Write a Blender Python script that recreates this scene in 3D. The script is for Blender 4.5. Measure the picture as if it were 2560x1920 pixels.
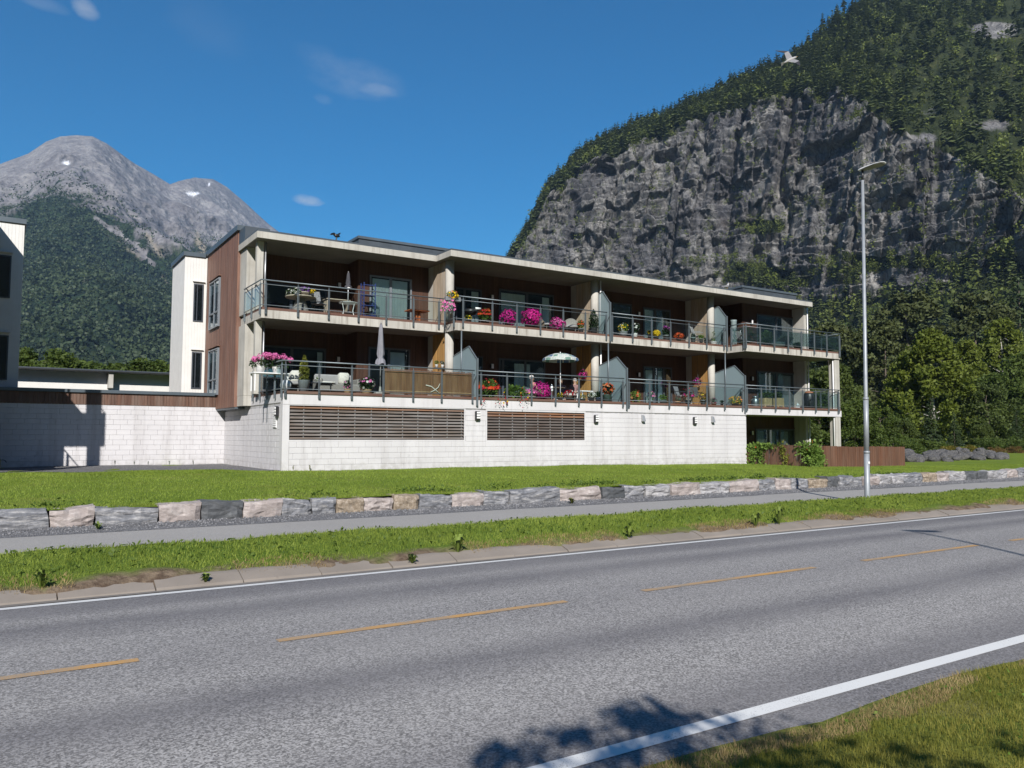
import bpy, bmesh, math, random
import numpy as np
from mathutils import Vector, Matrix

# ------------------------------------------------------------------ scene, camera, sky, sun
scene = bpy.context.scene
for o in list(bpy.data.objects):
    bpy.data.objects.remove(o)
COL = scene.collection
R = math.radians
FPX, PITCH, ROLL, YAW, CAMZ = 1991.35, R(3.746), R(0.1514), R(32.7917), 1.8

def cam_axes():
    cy, sy = math.cos(YAW), math.sin(YAW)
    right = Vector((cy, -sy, 0)); fw0 = Vector((sy, cy, 0)); up0 = Vector((0, 0, 1))
    fw = fw0*math.cos(PITCH) + up0*math.sin(PITCH)
    up = up0*math.cos(PITCH) - fw0*math.sin(PITCH)
    return (right*math.cos(ROLL) + up*math.sin(ROLL), up*math.cos(ROLL) - right*math.sin(ROLL), fw)
CR, CU, CF = cam_axes()
cam_data = bpy.data.cameras.new('camera'); cam = bpy.data.objects.new('camera', cam_data); COL.objects.link(cam)
cam.matrix_world = Matrix(((CR.x, CU.x, -CF.x, 0), (CR.y, CU.y, -CF.y, 0), (CR.z, CU.z, -CF.z, CAMZ), (0, 0, 0, 1)))
cam_data.sensor_width = 36; cam_data.lens = FPX/2560*36; cam_data.clip_start = 0.05; cam_data.clip_end = 30000
scene.camera = cam

SUN_AZ, SUN_EL = R(31.3), R(34.0)          # light travels towards +X sin, +Y cos
world = bpy.data.worlds.new('World'); scene.world = world; world.use_nodes = True
wn, wl = world.node_tree.nodes, world.node_tree.links
wn.clear()
wout = wn.new('ShaderNodeOutputWorld'); wbg = wn.new('ShaderNodeBackground'); sky = wn.new('ShaderNodeTexSky')
sky.sky_type = 'NISHITA'; sky.sun_disc = False; sky.sun_elevation = SUN_EL
sky.sun_rotation = math.pi + SUN_AZ
sky.altitude = 0; sky.air_density = 1.0; sky.dust_density = 0.1; sky.ozone_density = 2.0
wbg.inputs[1].default_value = 0.06
sun_d = bpy.data.lights.new('sun', 'SUN'); sun_d.energy = 5.0; sun_d.angle = R(0.53); sun_d.color = (1.0, 0.955, 0.905)
sun = bpy.data.objects.new('sun', sun_d); COL.objects.link(sun)
sun_dir = Vector((math.sin(SUN_AZ)*math.cos(SUN_EL), math.cos(SUN_AZ)*math.cos(SUN_EL), -math.sin(SUN_EL)))
sun.rotation_euler = sun_dir.to_track_quat('-Z', 'Y').to_euler(); sun.location = (-20, -30, 40)
vs = scene.view_settings
vs.view_transform = 'Standard'; vs.look = 'None'; vs.exposure = 0.60; vs.gamma = 1.0; vs.use_curve_mapping = False
scene.cycles.max_bounces = 8; scene.cycles.diffuse_bounces = 1; scene.cycles.transparent_max_bounces = 24; scene.cycles.volume_bounces = 0

# ------------------------------------------------------------------ pixel -> place helpers
DSP = 1.15726
def ray(px, py):
    return CF*FPX + CR*(px-1280) - CU*(py-960)
def atY(px, py, Y):
    d = ray(px, py); t = Y/d.y
    return Vector((d.x*t, Y, CAMZ + d.z*t))
def atX(px, py, X):
    d = ray(px, py); t = X/d.x
    return Vector((X, d.y*t, CAMZ + d.z*t))
def atZ(px, py, Z):
    d = ray(px, py); t = (Z-CAMZ)/d.z
    return Vector((d.x*t, d.y*t, Z))
def project(P):
    P = np.asarray(P, float) - np.array([0, 0, CAMZ])
    z = P @ np.array(CF); x = P @ np.array(CR); y = P @ np.array(CU)
    z = np.maximum(z, 1e-3)
    return 1280 + FPX*x/z, 960 - FPX*y/z

# ------------------------------------------------------------------ noise
def _hash(ix, iy, iz, seed):
    h = (ix.astype(np.int64)*374761393 + iy.astype(np.int64)*668265263 + iz.astype(np.int64)*2147483647 + seed*974711) & 0xffffffff
    h = ((h ^ (h >> 13))*1274126177) & 0xffffffff
    h = ((h ^ (h >> 16))*2246822519) & 0xffffffff
    return (h ^ (h >> 15)) & 0xffffffff
def vnoise(P, seed=0):
    P = np.asarray(P, float); i = np.floor(P).astype(np.int64); f = P - i
    u = f*f*f*(f*(f*6-15)+10)
    out = 0
    for dx in (0, 1):
        for dy in (0, 1):
            for dz in (0, 1):
                h = _hash(i[:, 0]+dx, i[:, 1]+dy, i[:, 2]+dz, seed)/4294967295.0*2-1
                w = (u[:, 0] if dx else 1-u[:, 0])*(u[:, 1] if dy else 1-u[:, 1])*(u[:, 2] if dz else 1-u[:, 2])
                out = out + h*w
    return out
def fbm(P, octv=4, seed=0, gain=.5, ridged=False):
    P = np.asarray(P, float); a, s, t = 1.0, 0.0, 0.0
    for k in range(octv):
        n = vnoise(P*2.03**k + 17.3*k, seed+k*13)
        if ridged: n = 1-2*np.abs(n)
        s = s + a*n; t += a; a *= gain
    return s/t

# ------------------------------------------------------------------ mesh builder
class MB:
    def __init__(s): s.v = []; s.f = []
    def add(s, vs_, fs_):
        n = len(s.v); s.v += [tuple(p) for p in vs_]; s.f += [tuple(i+n for i in f) for f in fs_]; return s
    def box(s, x0, y0, z0, x1, y1, z1):
        if x0 > x1: x0, x1 = x1, x0
        if y0 > y1: y0, y1 = y1, y0
        if z0 > z1: z0, z1 = z1, z0
        return s.add([(x0,y0,z0),(x1,y0,z0),(x1,y1,z0),(x0,y1,z0),(x0,y0,z1),(x1,y0,z1),(x1,y1,z1),(x0,y1,z1)],
                     [(3,2,1,0),(4,5,6,7),(0,1,5,4),(1,2,6,5),(2,3,7,6),(3,0,4,7)])
    def bbox(s, x0, y0, z0, x1, y1, z1, b=.01):       # box with chamfered edges
        if x0 > x1: x0, x1 = x1, x0
        if y0 > y1: y0, y1 = y1, y0
        if z0 > z1: z0, z1 = z1, z0
        b = min(b, (x1-x0)*.45, (y1-y0)*.45, (z1-z0)*.45)
        bm = bmesh.new(); bmesh.ops.create_cube(bm, size=1)
        for v in bm.verts:
            v.co = Vector(((x0+x1)/2+v.co.x*(x1-x0), (y0+y1)/2+v.co.y*(y1-y0), (z0+z1)/2+v.co.z*(z1-z0)))
        bmesh.ops.bevel(bm, geom=bm.edges[:], offset=b, segments=1, affect='EDGES')
        bm.verts.index_update()
        s.add([v.co[:] for v in bm.verts], [[v.index for v in f.verts] for f in bm.faces]); bm.free(); return s
    def beam(s, a, b, w, h, up=(0,0,1)):
        a, b = Vector(a), Vector(b); d = (b-a).normalized(); up = Vector(up)
        if abs(d.dot(up)) > .98: up = Vector((1,0,0))
        r = d.cross(up).normalized()*(w/2); u = r.cross(d).normalized()*(h/2)
        return s.add([a-r-u,a+r-u,a+r+u,a-r+u,b-r-u,b+r-u,b+r+u,b-r+u],
                     [(0,1,2,3),(7,6,5,4),(1,0,4,5),(2,1,5,6),(3,2,6,7),(0,3,7,4)])
    def cyl(s, a, b, r0, r1=None, n=12, cap=True):
        r1 = r0 if r1 is None else r1
        a, b = Vector(a), Vector(b); d = (b-a).normalized()
        u = d.orthogonal().normalized(); w = d.cross(u)
        vs_ = []
        for c, r in ((a, r0), (b, r1)):
            for k in range(n):
                t = 2*math.pi*k/n; vs_.append(c + u*math.cos(t)*r + w*math.sin(t)*r)
        fs_ = [(k, (k+1) % n, n+(k+1) % n, n+k) for k in range(n)]
        if cap: fs_ += [tuple(range(n-1, -1, -1)), tuple(range(n, 2*n))]
        return s.add(vs_, fs_)
    def tube(s, pts, r, n=8):
        pts = [Vector(p) for p in pts]; rs = r if isinstance(r, (list, tuple)) else [r]*len(pts)
        vs_ = []; ref = Vector((.13, .27, .95))
        for i, p in enumerate(pts):
            d = (pts[min(i+1, len(pts)-1)] - pts[max(i-1, 0)]).normalized()
            u = d.cross(ref)
            if u.length < .05: u = d.cross(Vector((1, 0, 0)))
            u.normalize(); w = d.cross(u)
            for k in range(n):
                t = 2*math.pi*k/n; vs_.append(p + u*math.cos(t)*rs[i] + w*math.sin(t)*rs[i])
        fs_ = []
        for i in range(len(pts)-1):
            for k in range(n): fs_.append((i*n+k, i*n+(k+1) % n, (i+1)*n+(k+1) % n, (i+1)*n+k))
        fs_ += [tuple(range(n-1, -1, -1)), tuple(range((len(pts)-1)*n, len(pts)*n))]
        return s.add(vs_, fs_)
    def lathe(s, c, prof, n=20, sq=0):
        c = Vector(c); vs_ = []; fs_ = []
        for r, z in prof:
            for k in range(n):
                t = 2*math.pi*k/n; q = 1
                if sq: q = 1/max(abs(math.cos(t)), abs(math.sin(t)))**sq
                vs_.append((c.x+r*q*math.cos(t), c.y+r*q*math.sin(t), c.z+z))
        for i in range(len(prof)-1):
            for k in range(n): fs_.append((i*n+k, i*n+(k+1) % n, (i+1)*n+(k+1) % n, (i+1)*n+k))
        fs_ += [tuple(range(n-1, -1, -1)), tuple(range((len(prof)-1)*n, len(prof)*n))]
        return s.add(vs_, fs_)
    def prism(s, poly, z0, z1):
        n = len(poly); a = sum(poly[i][0]*poly[(i+1) % n][1]-poly[(i+1) % n][0]*poly[i][1] for i in range(n))
        if a < 0: poly = poly[::-1]
        vs_ = [(x, y, z0) for x, y in poly] + [(x, y, z1) for x, y in poly]
        return s.add(vs_, [tuple(range(n-1, -1, -1)), tuple(range(n, 2*n))] + [(i, (i+1) % n, n+(i+1) % n, n+i) for i in range(n)])
    def plate(s, pts, nrm, th):       # polygon extruded along nrm
        pts = [Vector(p) for p in pts]; nrm = Vector(nrm).normalized()*th; n = len(pts)
        return s.add(pts + [p+nrm for p in pts], [tuple(range(n-1, -1, -1)), tuple(range(n, 2*n))] + [(i, (i+1) % n, n+(i+1) % n, n+i) for i in range(n)])
    def mesh(s, name='mesh'):
        me = bpy.data.meshes.new(name); me.from_pydata(s.v, [], s.f); me.update(); return me

def np_mesh(name, V, F):
    V = np.asarray(V, np.float32); F = np.asarray(F, np.int32); k = F.shape[1]
    me = bpy.data.meshes.new(name)
    me.vertices.add(len(V)); me.vertices.foreach_set('co', V.ravel())
    me.loops.add(F.size); me.loops.foreach_set('vertex_index', F.ravel())
    me.polygons.add(len(F)); me.polygons.foreach_set('loop_start', np.arange(0, F.size, k, dtype=np.int32))
    me.update(calc_edges=True); return me

def link(o, parent=None):
    COL.objects.link(o)
    if parent is not None: o.parent = parent
    return o
def put(name, me, material, parent=None, smooth=False, loc=None, kind=None):
    if isinstance(me, MB): me = me.mesh(name)
    o = bpy.data.objects.new(name, me)
    if material is not None and not me.materials: me.materials.append(material)
    if smooth: me.polygons.foreach_set('use_smooth', np.ones(len(me.polygons), bool)); me.update()
    link(o, parent)
    if loc is not None: o.location = loc
    if kind: o['kind'] = kind
    return o
def tag(o, label, cat, group=None):
    o['label'] = label; o['category'] = cat
    if group: o['group'] = group
    return o
def thing(name, label, cat, loc=(0, 0, 0), group=None):
    o = bpy.data.objects.new(name, None); o.empty_display_size = .2; link(o); o.location = loc
    return tag(o, label, cat, group)
def struct(name, me, material, smooth=False):
    return put(name, me, material, smooth=smooth, kind='structure')

# ------------------------------------------------------------------ materials
class NT:
    def __init__(s, name):
        s.m = bpy.data.materials.new(name); s.m.use_nodes = True; s.t = s.m.node_tree; s.n = s.t.nodes; s.l = s.t.links
        s.b = s.n['Principled BSDF']; s.out = s.n['Material Output']; s._co = None
    def node(s, t, **kw):
        n = s.n.new(t)
        for k, v in kw.items(): setattr(n, k, v)
        return n
    def co(s, which='Object', scale=(1, 1, 1)):
        c = s.node('ShaderNodeTexCoord'); m = s.node('ShaderNodeMapping'); m.inputs['Scale'].default_value = scale
        s.l.new(c.outputs[which], m.inputs['Vector']); return m.outputs[0]
    def wco(s, scale=(1, 1, 1)):
        g = s.node('ShaderNodeNewGeometry'); m = s.node('ShaderNodeMapping'); m.inputs['Scale'].default_value = scale
        s.l.new(g.outputs['Position'], m.inputs['Vector']); return m.outputs[0]
    def noise(s, vec, scale=5, detail=4, rough=.55, dist=0):
        n = s.node('ShaderNodeTexNoise'); n.inputs['Scale'].default_value = scale; n.inputs['Detail'].default_value = detail
        n.inputs['Roughness'].default_value = rough; n.inputs['Distortion'].default_value = dist
        s.l.new(vec, n.inputs['Vector']); return n.outputs['Fac']
    def voro(s, vec, scale=5, feature='F1', out='Distance', rnd=1.0):
        n = s.node('ShaderNodeTexVoronoi'); n.feature = feature; n.inputs['Scale'].default_value = scale
        n.inputs['Randomness'].default_value = rnd
        s.l.new(vec, n.inputs['Vector']); return n.outputs[out]
    def ramp(s, fac, stops):
        r = s.node('ShaderNodeValToRGB'); e = r.color_ramp.elements
        while len(e) < len(stops): e.new(.5)
        for i, (p, c) in enumerate(stops):
            e[i].position = p; e[i].color = (c, c, c, 1) if isinstance(c, (int, float)) else (*c, 1)
        s.l.new(fac, r.inputs[0]); return r.outputs[0]
    def mix(s, fac, a, b, mode='MIX'):
        n = s.node('ShaderNodeMix', data_type='RGBA', blend_type=mode)
        for k, v in ((0, fac), (6, a), (7, b)):
            if hasattr(v, 'is_linked'): s.l.new(v, n.inputs[k])
            elif isinstance(v, (int, float)): n.inputs[k].default_value = v if k == 0 else (v, v, v, 1)
            else: n.inputs[k].default_value = (*v, 1)
        return n.outputs[2]
    def math(s, op, a, b=None, clamp=False):
        n = s.node('ShaderNodeMath', operation=op); n.use_clamp = clamp
        for i, v in enumerate((a, b)):
            if v is None: continue
            if hasattr(v, 'is_linked'): s.l.new(v, n.inputs[i])
            else: n.inputs[i].default_value = v
        return n.outputs[0]
    def attr(s, name):
        a = s.node('ShaderNodeAttribute'); a.attribute_name = name; return a.outputs['Fac']
    def sep(s, vec):
        n = s.node('ShaderNodeSeparateXYZ'); s.l.new(vec, n.inputs[0]); return n.outputs
    def set(s, color=None, rough=None, metal=None, bump=None, bstr=.3, bdist=.01, spec=None):
        def ap(k, v):
            if v is None: return
            if hasattr(v, 'is_linked'): s.l.new(v, s.b.inputs[k])
            else: s.b.inputs[k].default_value = (*v, 1) if isinstance(v, tuple) else v
        ap('Base Color', color); ap('Roughness', rough); ap('Metallic', metal); ap('Specular IOR Level', spec)
        if bump is not None:
            b = s.node('ShaderNodeBump'); b.inputs['Strength'].default_value = bstr; b.inputs['Distance'].default_value = bdist
            s.l.new(bump, b.inputs['Height']); s.l.new(b.outputs[0], s.b.inputs['Normal'])
        return s.m
def var(c, k): return tuple(min(1, x*k) for x in c)

def simple(name, c, rough=.6, metal=0, vscale=6, amt=.25, bump=.15, bdist=.004, spec=.5):
    t = NT(name); w = t.wco(); n = t.noise(w, vscale, 5)
    t.set(t.mix(t.ramp(n, [(.3, 0.0), (.7, 1.0)]), var(c, 1-amt), var(c, 1+amt)), rough, metal, t.noise(w, vscale*9, 3), bump, bdist, spec)
    return t.m

def m_white_block():
    t = NT('white_painted_block'); w = t.wco()
    a = t.noise(w, .7, 5); st = t.noise(t.wco((2.2, 2.2, .12)), 1.6, 5, .6)
    c = t.mix(t.ramp(a, [(.35, 0.0), (.7, 1.0)]), (.53, .52, .53), (.60, .59, .60))
    c = t.mix(t.ramp(st, [(.50, 0.0), (.72, .6)]), c, (.40, .385, .385))
    z = t.sep(w)[2]; low = t.ramp(t.math('MULTIPLY', t.math('SUBTRACT', 1.05, z), 1.6, True), [(0, 0.0), (1, .75)])
    c = t.mix(t.mix(1.0, low, t.ramp(t.noise(w, 5, 6), [(.4, 0.0), (.65, 1.0)]), 'MULTIPLY'), c, (.31, .295, .275))
    sp = t.noise(w, 3.1, 7, .7); c = t.mix(t.ramp(sp, [(.62, 0.0), (.70, .35)]), c, (.28, .27, .275))
    t.set(c, .85, 0, t.noise(w, 55, 4), .35, .004); return t.m
def m_concrete(name, c=(.42, .405, .365), streak=.55):
    t = NT(name); w = t.wco(); a = t.noise(w, 1.3, 6)
    col = t.mix(t.ramp(a, [(.3, 0.0), (.7, 1.0)]), var(c, .85), var(c, 1.12))
    st = t.noise(t.wco((5, 5, .25)), 1.5, 5, .65)
    col = t.mix(t.ramp(st, [(.5, 0.0), (.72, streak)]), col, (.20, .175, .145))
    sp = t.noise(w, 9, 5, .7); col = t.mix(t.ramp(sp, [(.6, 0.0), (.75, .4)]), col, var(c, .62))
    vo = t.voro(w, 14); col = t.mix(t.ramp(vo, [(.03, .7), (.07, 0.0)]), col, var(c, .45))
    t.set(col, .8, 0, t.noise(w, 40, 4), .3, .004); return t.m
def m_wood(name, c, axis='z', grey=None, gamt=.4, board=0.0, rough=.65):
    t = NT(name); sc = {'z': (18, 18, .9), 'x': (.9, 18, 18), 'y': (18, .9, 18)}[axis]
    w = t.wco(sc); g = t.noise(w, 1.0, 6, .6, .4)
    col = t.mix(t.ramp(g, [(.3, 0.0), (.72, 1.0)]), var(c, .55), var(c, 1.3))
    if board:                                  # board-to-board tone
        pos = t.wco(); s = t.sep(pos); k = t.math('FLOOR', t.math('DIVIDE', t.math('ADD', s[0], s[1]), board))
        wn_ = t.node('ShaderNodeTexWhiteNoise', noise_dimensions='1D'); t.l.new(k, wn_.inputs['W'])
        col = t.mix(t.ramp(wn_.outputs['Value'], [(0, 0.0), (1, .75)]), col, var(c, .6))
    if grey:
        wn2 = t.noise(t.wco({'z': (3, 3, .5), 'x': (.5, 3, 3), 'y': (3, .5, 3)}[axis]), 1.3, 5)
        col = t.mix(t.ramp(wn2, [(.4, 0.0), (.66, gamt)]), col, grey)
    kn = t.voro(t.wco({'z': (6, 6, 1.6), 'x': (1.6, 6, 6), 'y': (6, 1.6, 6)}[axis]), 1.2)
    col = t.mix(t.ramp(kn, [(.04, .7), (.09, 0.0)]), col, var(c, .3))
    t.set(col, rough, 0, g, .35, .003); return t.m
def m_glass(name, tint=(.75, .82, .82), ior=1.45, gl=.02, base=.0, fk=1.0):
    t = NT(name); t.n.remove(t.b)
    tr = t.node('ShaderNodeBsdfTransparent'); tr.inputs[0].default_value = (*tint, 1)
    g = t.node('ShaderNodeBsdfGlossy'); g.inputs['Roughness'].default_value = gl; g.inputs[0].default_value = (.9, .95, 1, 1)
    f = t.node('ShaderNodeFresnel'); f.inputs[0].default_value = ior
    k = t.math('ADD', t.math('MULTIPLY', f.outputs[0], fk), base, True)
    mx = t.node('ShaderNodeMixShader'); t.l.new(k, mx.inputs[0]); t.l.new(tr.outputs[0], mx.inputs[1]); t.l.new(g.outputs[0], mx.inputs[2])
    t.l.new(mx.outputs[0], t.out.inputs[0]); return t.m
def m_leaf(name, c, c2=None, trans=.35, vs_=1.3, vscale=.8):
    t = NT(name); w = t.wco(); c2 = c2 or var(c, 1.7)
    a = t.noise(w, vscale, 4); b = t.noise(w, vscale*14, 2)
    f = t.mix(.5, t.ramp(a, [(.35, 0.0), (.65, 1.0)]), t.ramp(b, [(.3, 0.0), (.7, 1.0)]))
    col = t.mix(f, var(c, .7), c2)
    t.set(col, .6, 0, spec=.25)
    tl = t.node('ShaderNodeBsdfTranslucent'); t.l.new(col, tl.inputs[0])
    mx = t.node('ShaderNodeMixShader'); mx.inputs[0].default_value = trans
    t.l.new(t.b.outputs[0], mx.inputs[1]); t.l.new(tl.outputs[0], mx.inputs[2]); t.l.new(mx.outputs[0], t.out.inputs[0])
    return t.m

# ------------------------------------------------------------------ clouds in the sky
def cloud_sky():
    tc = wn.new('ShaderNodeTexCoord')
    hs = wn.new('ShaderNodeHueSaturation'); hs.inputs['Saturation'].default_value = 2.3; hs.inputs['Value'].default_value = 1.12; hs.inputs['Hue'].default_value = .500
    wl.new(sky.outputs[0], hs.inputs['Color'])
    total = None
    for (x, y, w, h, amp, sc) in ((185, 18, 26, 22, .34, 30), (760, 168, 120, 44, .13, 26), (815, 195, 46, 16, .20, 30), (700, 215, 24, 12, .10, 30),
                                  (663, 432, 40, 14, .50, 34), (450, 55, 90, 60, .03, 14), (90, 6, 50, 14, .12, 20), (690, 120, 60, 28, .06, 24)):
        c = ray(x*DSP, y*DSP).normalized(); r = Vector((c.y, -c.x, 0)).normalized(); u = r.cross(c)
        def dot(v, k):
            n = wn.new('ShaderNodeVectorMath'); n.operation = 'DOT_PRODUCT'; n.inputs[1].default_value = v*k
            wl.new(tc.outputs['Generated'], n.inputs[0]); return n.outputs['Value']
        def m(op, a, b):
            n = wn.new('ShaderNodeMath'); n.operation = op
            for i, q in enumerate((a, b)):
                if hasattr(q, 'is_linked'): wl.new(q, n.inputs[i])
                else: n.inputs[i].default_value = q
            return n.outputs[0]
        a = dot(r, FPX/(w*DSP)); b = dot(u, FPX/(h*DSP)); b = m('SUBTRACT', b, c.dot(u)*FPX/(h*DSP)); a = m('SUBTRACT', a, c.dot(r)*FPX/(w*DSP))
        b = m('ADD', b, m('MULTIPLY', a, .25))
        d = m('ADD', m('MULTIPLY', a, a), m('MULTIPLY', b, b))
        fall = m('MAXIMUM', m('SUBTRACT', 1.0, m('MULTIPLY', d, .55)), 0.0)
        front = m('GREATER_THAN', dot(c, 1.0), .9)
        nz = wn.new('ShaderNodeTexNoise'); nz.inputs['Scale'].default_value = sc; nz.inputs['Detail'].default_value = 7; nz.inputs['Roughness'].default_value = .6
        mp = wn.new('ShaderNodeMapping'); mp.inputs['Scale'].default_value = (1, 1, 2.2); wl.new(tc.outputs['Generated'], mp.inputs['Vector']); wl.new(mp.outputs[0], nz.inputs['Vector'])
        t = m('MULTIPLY', m('MAXIMUM', m('SUBTRACT', m('MULTIPLY', m('ADD', nz.outputs['Fac'], .25), fall), .42), 0.0), 2.6*amp)
        t = m('MULTIPLY', t, front)
        total = t if total is None else m('ADD', total, t)
    mn = wn.new('ShaderNodeMath'); mn.operation = 'MINIMUM'; mn.inputs[1].default_value = .8; wl.new(total, mn.inputs[0])
    mx = wn.new('ShaderNodeMix'); mx.data_type = 'RGBA'; mx.inputs[7].default_value = (6.2, 6.6, 7.2, 1)
    wl.new(mn.outputs[0], mx.inputs[0]); wl.new(hs.outputs[0], mx.inputs[6]); wl.new(mx.outputs[2], wbg.inputs[0]); wl.new(wbg.outputs[0], wout.inputs[0])
cloud_sky()

# ------------------------------------------------------------------ ground, road, path, lawn
def ss(a, b, x):
    t = np.clip((np.asarray(x, float)-a)/(b-a), 0, 1); return t*t*(3-2*t)
def lawn_z(x, y):
    x = np.asarray(x, float); y = np.asarray(y, float)
    z = .475 + .12*np.clip((y-16.2)/10.65, 0, 1.0) - .011*np.clip(x-20, 0, 22) - .02*np.clip((y-30)/20, 0, 1)
    return z + .012*np.sin(x*.9+y*.5) + .008*np.sin(x*2.1-y*1.3)
def road_z(y): return .087*(1-((np.asarray(y, float)-6.76)/3.13)**2)
def verge_z(y, x=0):
    y = np.asarray(y, float)
    z = np.interp(y, [10.24, 10.32, 10.40, 10.5, 10.6, 11.3, 12.0, 12.2, 12.45], [-.03, .035, .082, .112, .14, .225, .28, .28, .13])
    x = np.asarray(x, float)+0*y; lump = fbm(np.stack([x.ravel()*1.7, y.ravel()*1.2, 0*x.ravel()], 1), 5, 77, .6).reshape(x.shape)
    return z + .012*np.sin(x*1.7) + .01*np.sin(x*4.3+y*3) + .075*lump*(1-ss(10.55, 10.9, y))*ss(10.26, 10.34, y)
def near_z(y, x=0): return -.01 + .09*ss(3.45, 2.4, y) + .015*np.sin(np.asarray(x)*2.3+y*2)

def grid(name, xs, ys, zf, material, smooth=True, kind='structure'):
    X, Y = np.meshgrid(xs, ys); Z = zf(X, Y)
    V = np.stack([X.ravel(), Y.ravel(), Z.ravel()], 1); nx, ny = len(xs), len(ys)
    i = np.arange(nx-1)[None, :] + np.arange(ny-1)[:, None]*nx; i = i.ravel()
    F = np.stack([i, i+1, i+1+nx, i+nx], 1)
    return put(name, np_mesh(name, V, F), material, smooth=smooth, kind=kind)

def m_ground():
    t = NT('field_ground'); w = t.wco(); a = t.noise(w, .05, 6)
    t.set(t.mix(t.ramp(a, [(.35, 0.0), (.65, 1.0)]), (.05, .075, .02), (.09, .10, .035)), .9, bump=t.noise(w, 2, 5), bstr=.5, bdist=.1); return t.m
def m_asphalt(name, lo, hi, tracks=False, scale=1.0, tint=(1, 1, 1)):
    t = NT(name); w = t.wco()
    ag = t.voro(w, 78*scale, out='Color'); sp = t.sep(ag)[0]
    n1 = t.noise(w, 62*scale, 3, .7); n2 = t.noise(w, .5, 5)
    f = t.mix(.45, t.ramp(sp, [(.25, 0.0), (.8, 1.0)]), t.ramp(n1, [(.36, 0.0), (.66, 1.0)]))
    col = t.mix(f, tuple(lo*k for k in tint), tuple(hi*k for k in tint))
    if tracks:
        y = t.sep(t.wco((1, 1, 1)))[1]; wob = t.math('MULTIPLY', t.math('SUBTRACT', t.noise(t.wco((.12, 1, 1)), 1.0, 3), .5), .55); y2 = t.math('ADD', y, wob)
        k = t.math('DIVIDE', t.math('SUBTRACT', y2, 3.0), 7.5, True)
        def q(v): return (v-3.0)/7.5
        band = t.ramp(k, [(q(3.1), 1.0), (q(3.85), .9), (q(4.4), 0.0), (q(4.85), .0), (q(5.42), 1.0), (q(5.95), .05), (q(6.7), .3), (q(7.6), 0.0), (q(8.35), 1.0), (q(8.85), .1), (q(9.25), .85), (q(10.0), 1.0)])
        dk = t.mix(f, (lo*.95*tint[0], lo*.95*tint[1], lo*1.0*tint[2]), (hi*.50*tint[0], hi*.50*tint[1], hi*.53*tint[2]))
        col = t.mix(band, col, dk)
    col = t.mix(t.ramp(n2, [(.35, 0.0), (.7, .30)]), col, var(tuple(hi*.6*k for k in tint), 1))
    cr = t.noise(t.wco((.5, 1.2, 1)), 1.2, 6, .6); 
    t.set(col, .78, 0, t.mix(.5, ag, n1), .55, .006, spec=.3); return t.m
def m_paint(name, c, worn=.62, wear=(.12, .12, .12), scale=90):
    t = NT(name); w = t.wco(); n = t.noise(w, scale, 3, .7); g = t.noise(w, 2.3, 4)
    f = t.ramp(t.mix(.35, n, g), [(worn-.05, 0.0), (worn+.05, 1.0)])
    t.set(t.mix(f, c, wear), .7, 0, n, .4, .003); return t.m
def m_grass(name, a, b, dry=None, dmask=None):
    t = NT(name); w = t.wco(); n = t.noise(w, .55, 5); f = t.noise(w, 26, 3, .7)
    c = t.mix(t.ramp(n, [(.35, 0.0), (.68, 1.0)]), a, b); c = t.mix(t.ramp(f, [(.35, .55), (.65, 0.0)]), c, var(a, .45))
    if dry:
        d = t.noise(w, .9, 5); c = t.mix(t.ramp(d, [(.52, 0.0), (.72, .6)]), c, dry)
    t.set(c, .9, 0, f, .9, .03, spec=.15); return t.m
def m_gravel():
    t = NT('grey_gravel'); w = t.wco(); v = t.voro(w, 38, out='Color'); d = t.voro(w, 38)
    c = t.ramp(t.sep(v)[0], [(0, (.09, .09, .095)), (.6, (.19, .19, .195)), (1, (.32, .31, .31))])
    c = t.mix(t.ramp(d, [(.3, 0.0), (.75, .8)]), c, (.05, .05, .05))
    t.set(c, .9, 0, d, 1.0, .02); return t.m
M_GRASS = m_grass('lawn_green', (.125, .19, .02), (.18, .24, .03), (.21, .20, .05))

def m_verge():
    t = NT('verge_turf'); w = t.wco(); n = t.noise(w, .55, 5); f = t.noise(w, 26, 3, .7); c = t.mix(t.ramp(n, [(.35, 0.0), (.68, 1.0)]), (.09, .15, .02), (.14, .19, .03)); c = t.mix(t.ramp(f, [(.35, .55), (.65, 0.0)]), c, (.04, .06, .012))
    y = t.math('ADD', t.sep(w)[1], t.math('MULTIPLY', t.math('SUBTRACT', t.noise(w, 1.6, 5), .5), 1.1)); k = t.ramp(t.math('DIVIDE', t.math('SUBTRACT', y, 10.3), 1.0, True), [(.12, 1.0), (.42, 0.0)])
    t.set(t.mix(k, c, t.ramp(t.noise(w, 9, 5), [(.35, (.085, .06, .042)), (.65, (.19, .145, .10))])), .95, 0, f, .9, .03, spec=.1); return t.m
M_VERGE = m_verge(); M_GROUND = m_ground(); M_GRAVEL = m_gravel()
M_ASPH = m_asphalt('road_asphalt', .075, .46, True, tint=(1, .96, .92)); M_PATH = m_asphalt('path_asphalt', .24, .40, False, 1.3, (1, .955, .89))
M_WHITE = m_paint('white_road_paint', (.62, .62, .60)); M_YEL = m_paint('yellow_road_paint', (.48, .265, .08), .515, (.26, .23, .19), 110)

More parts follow.
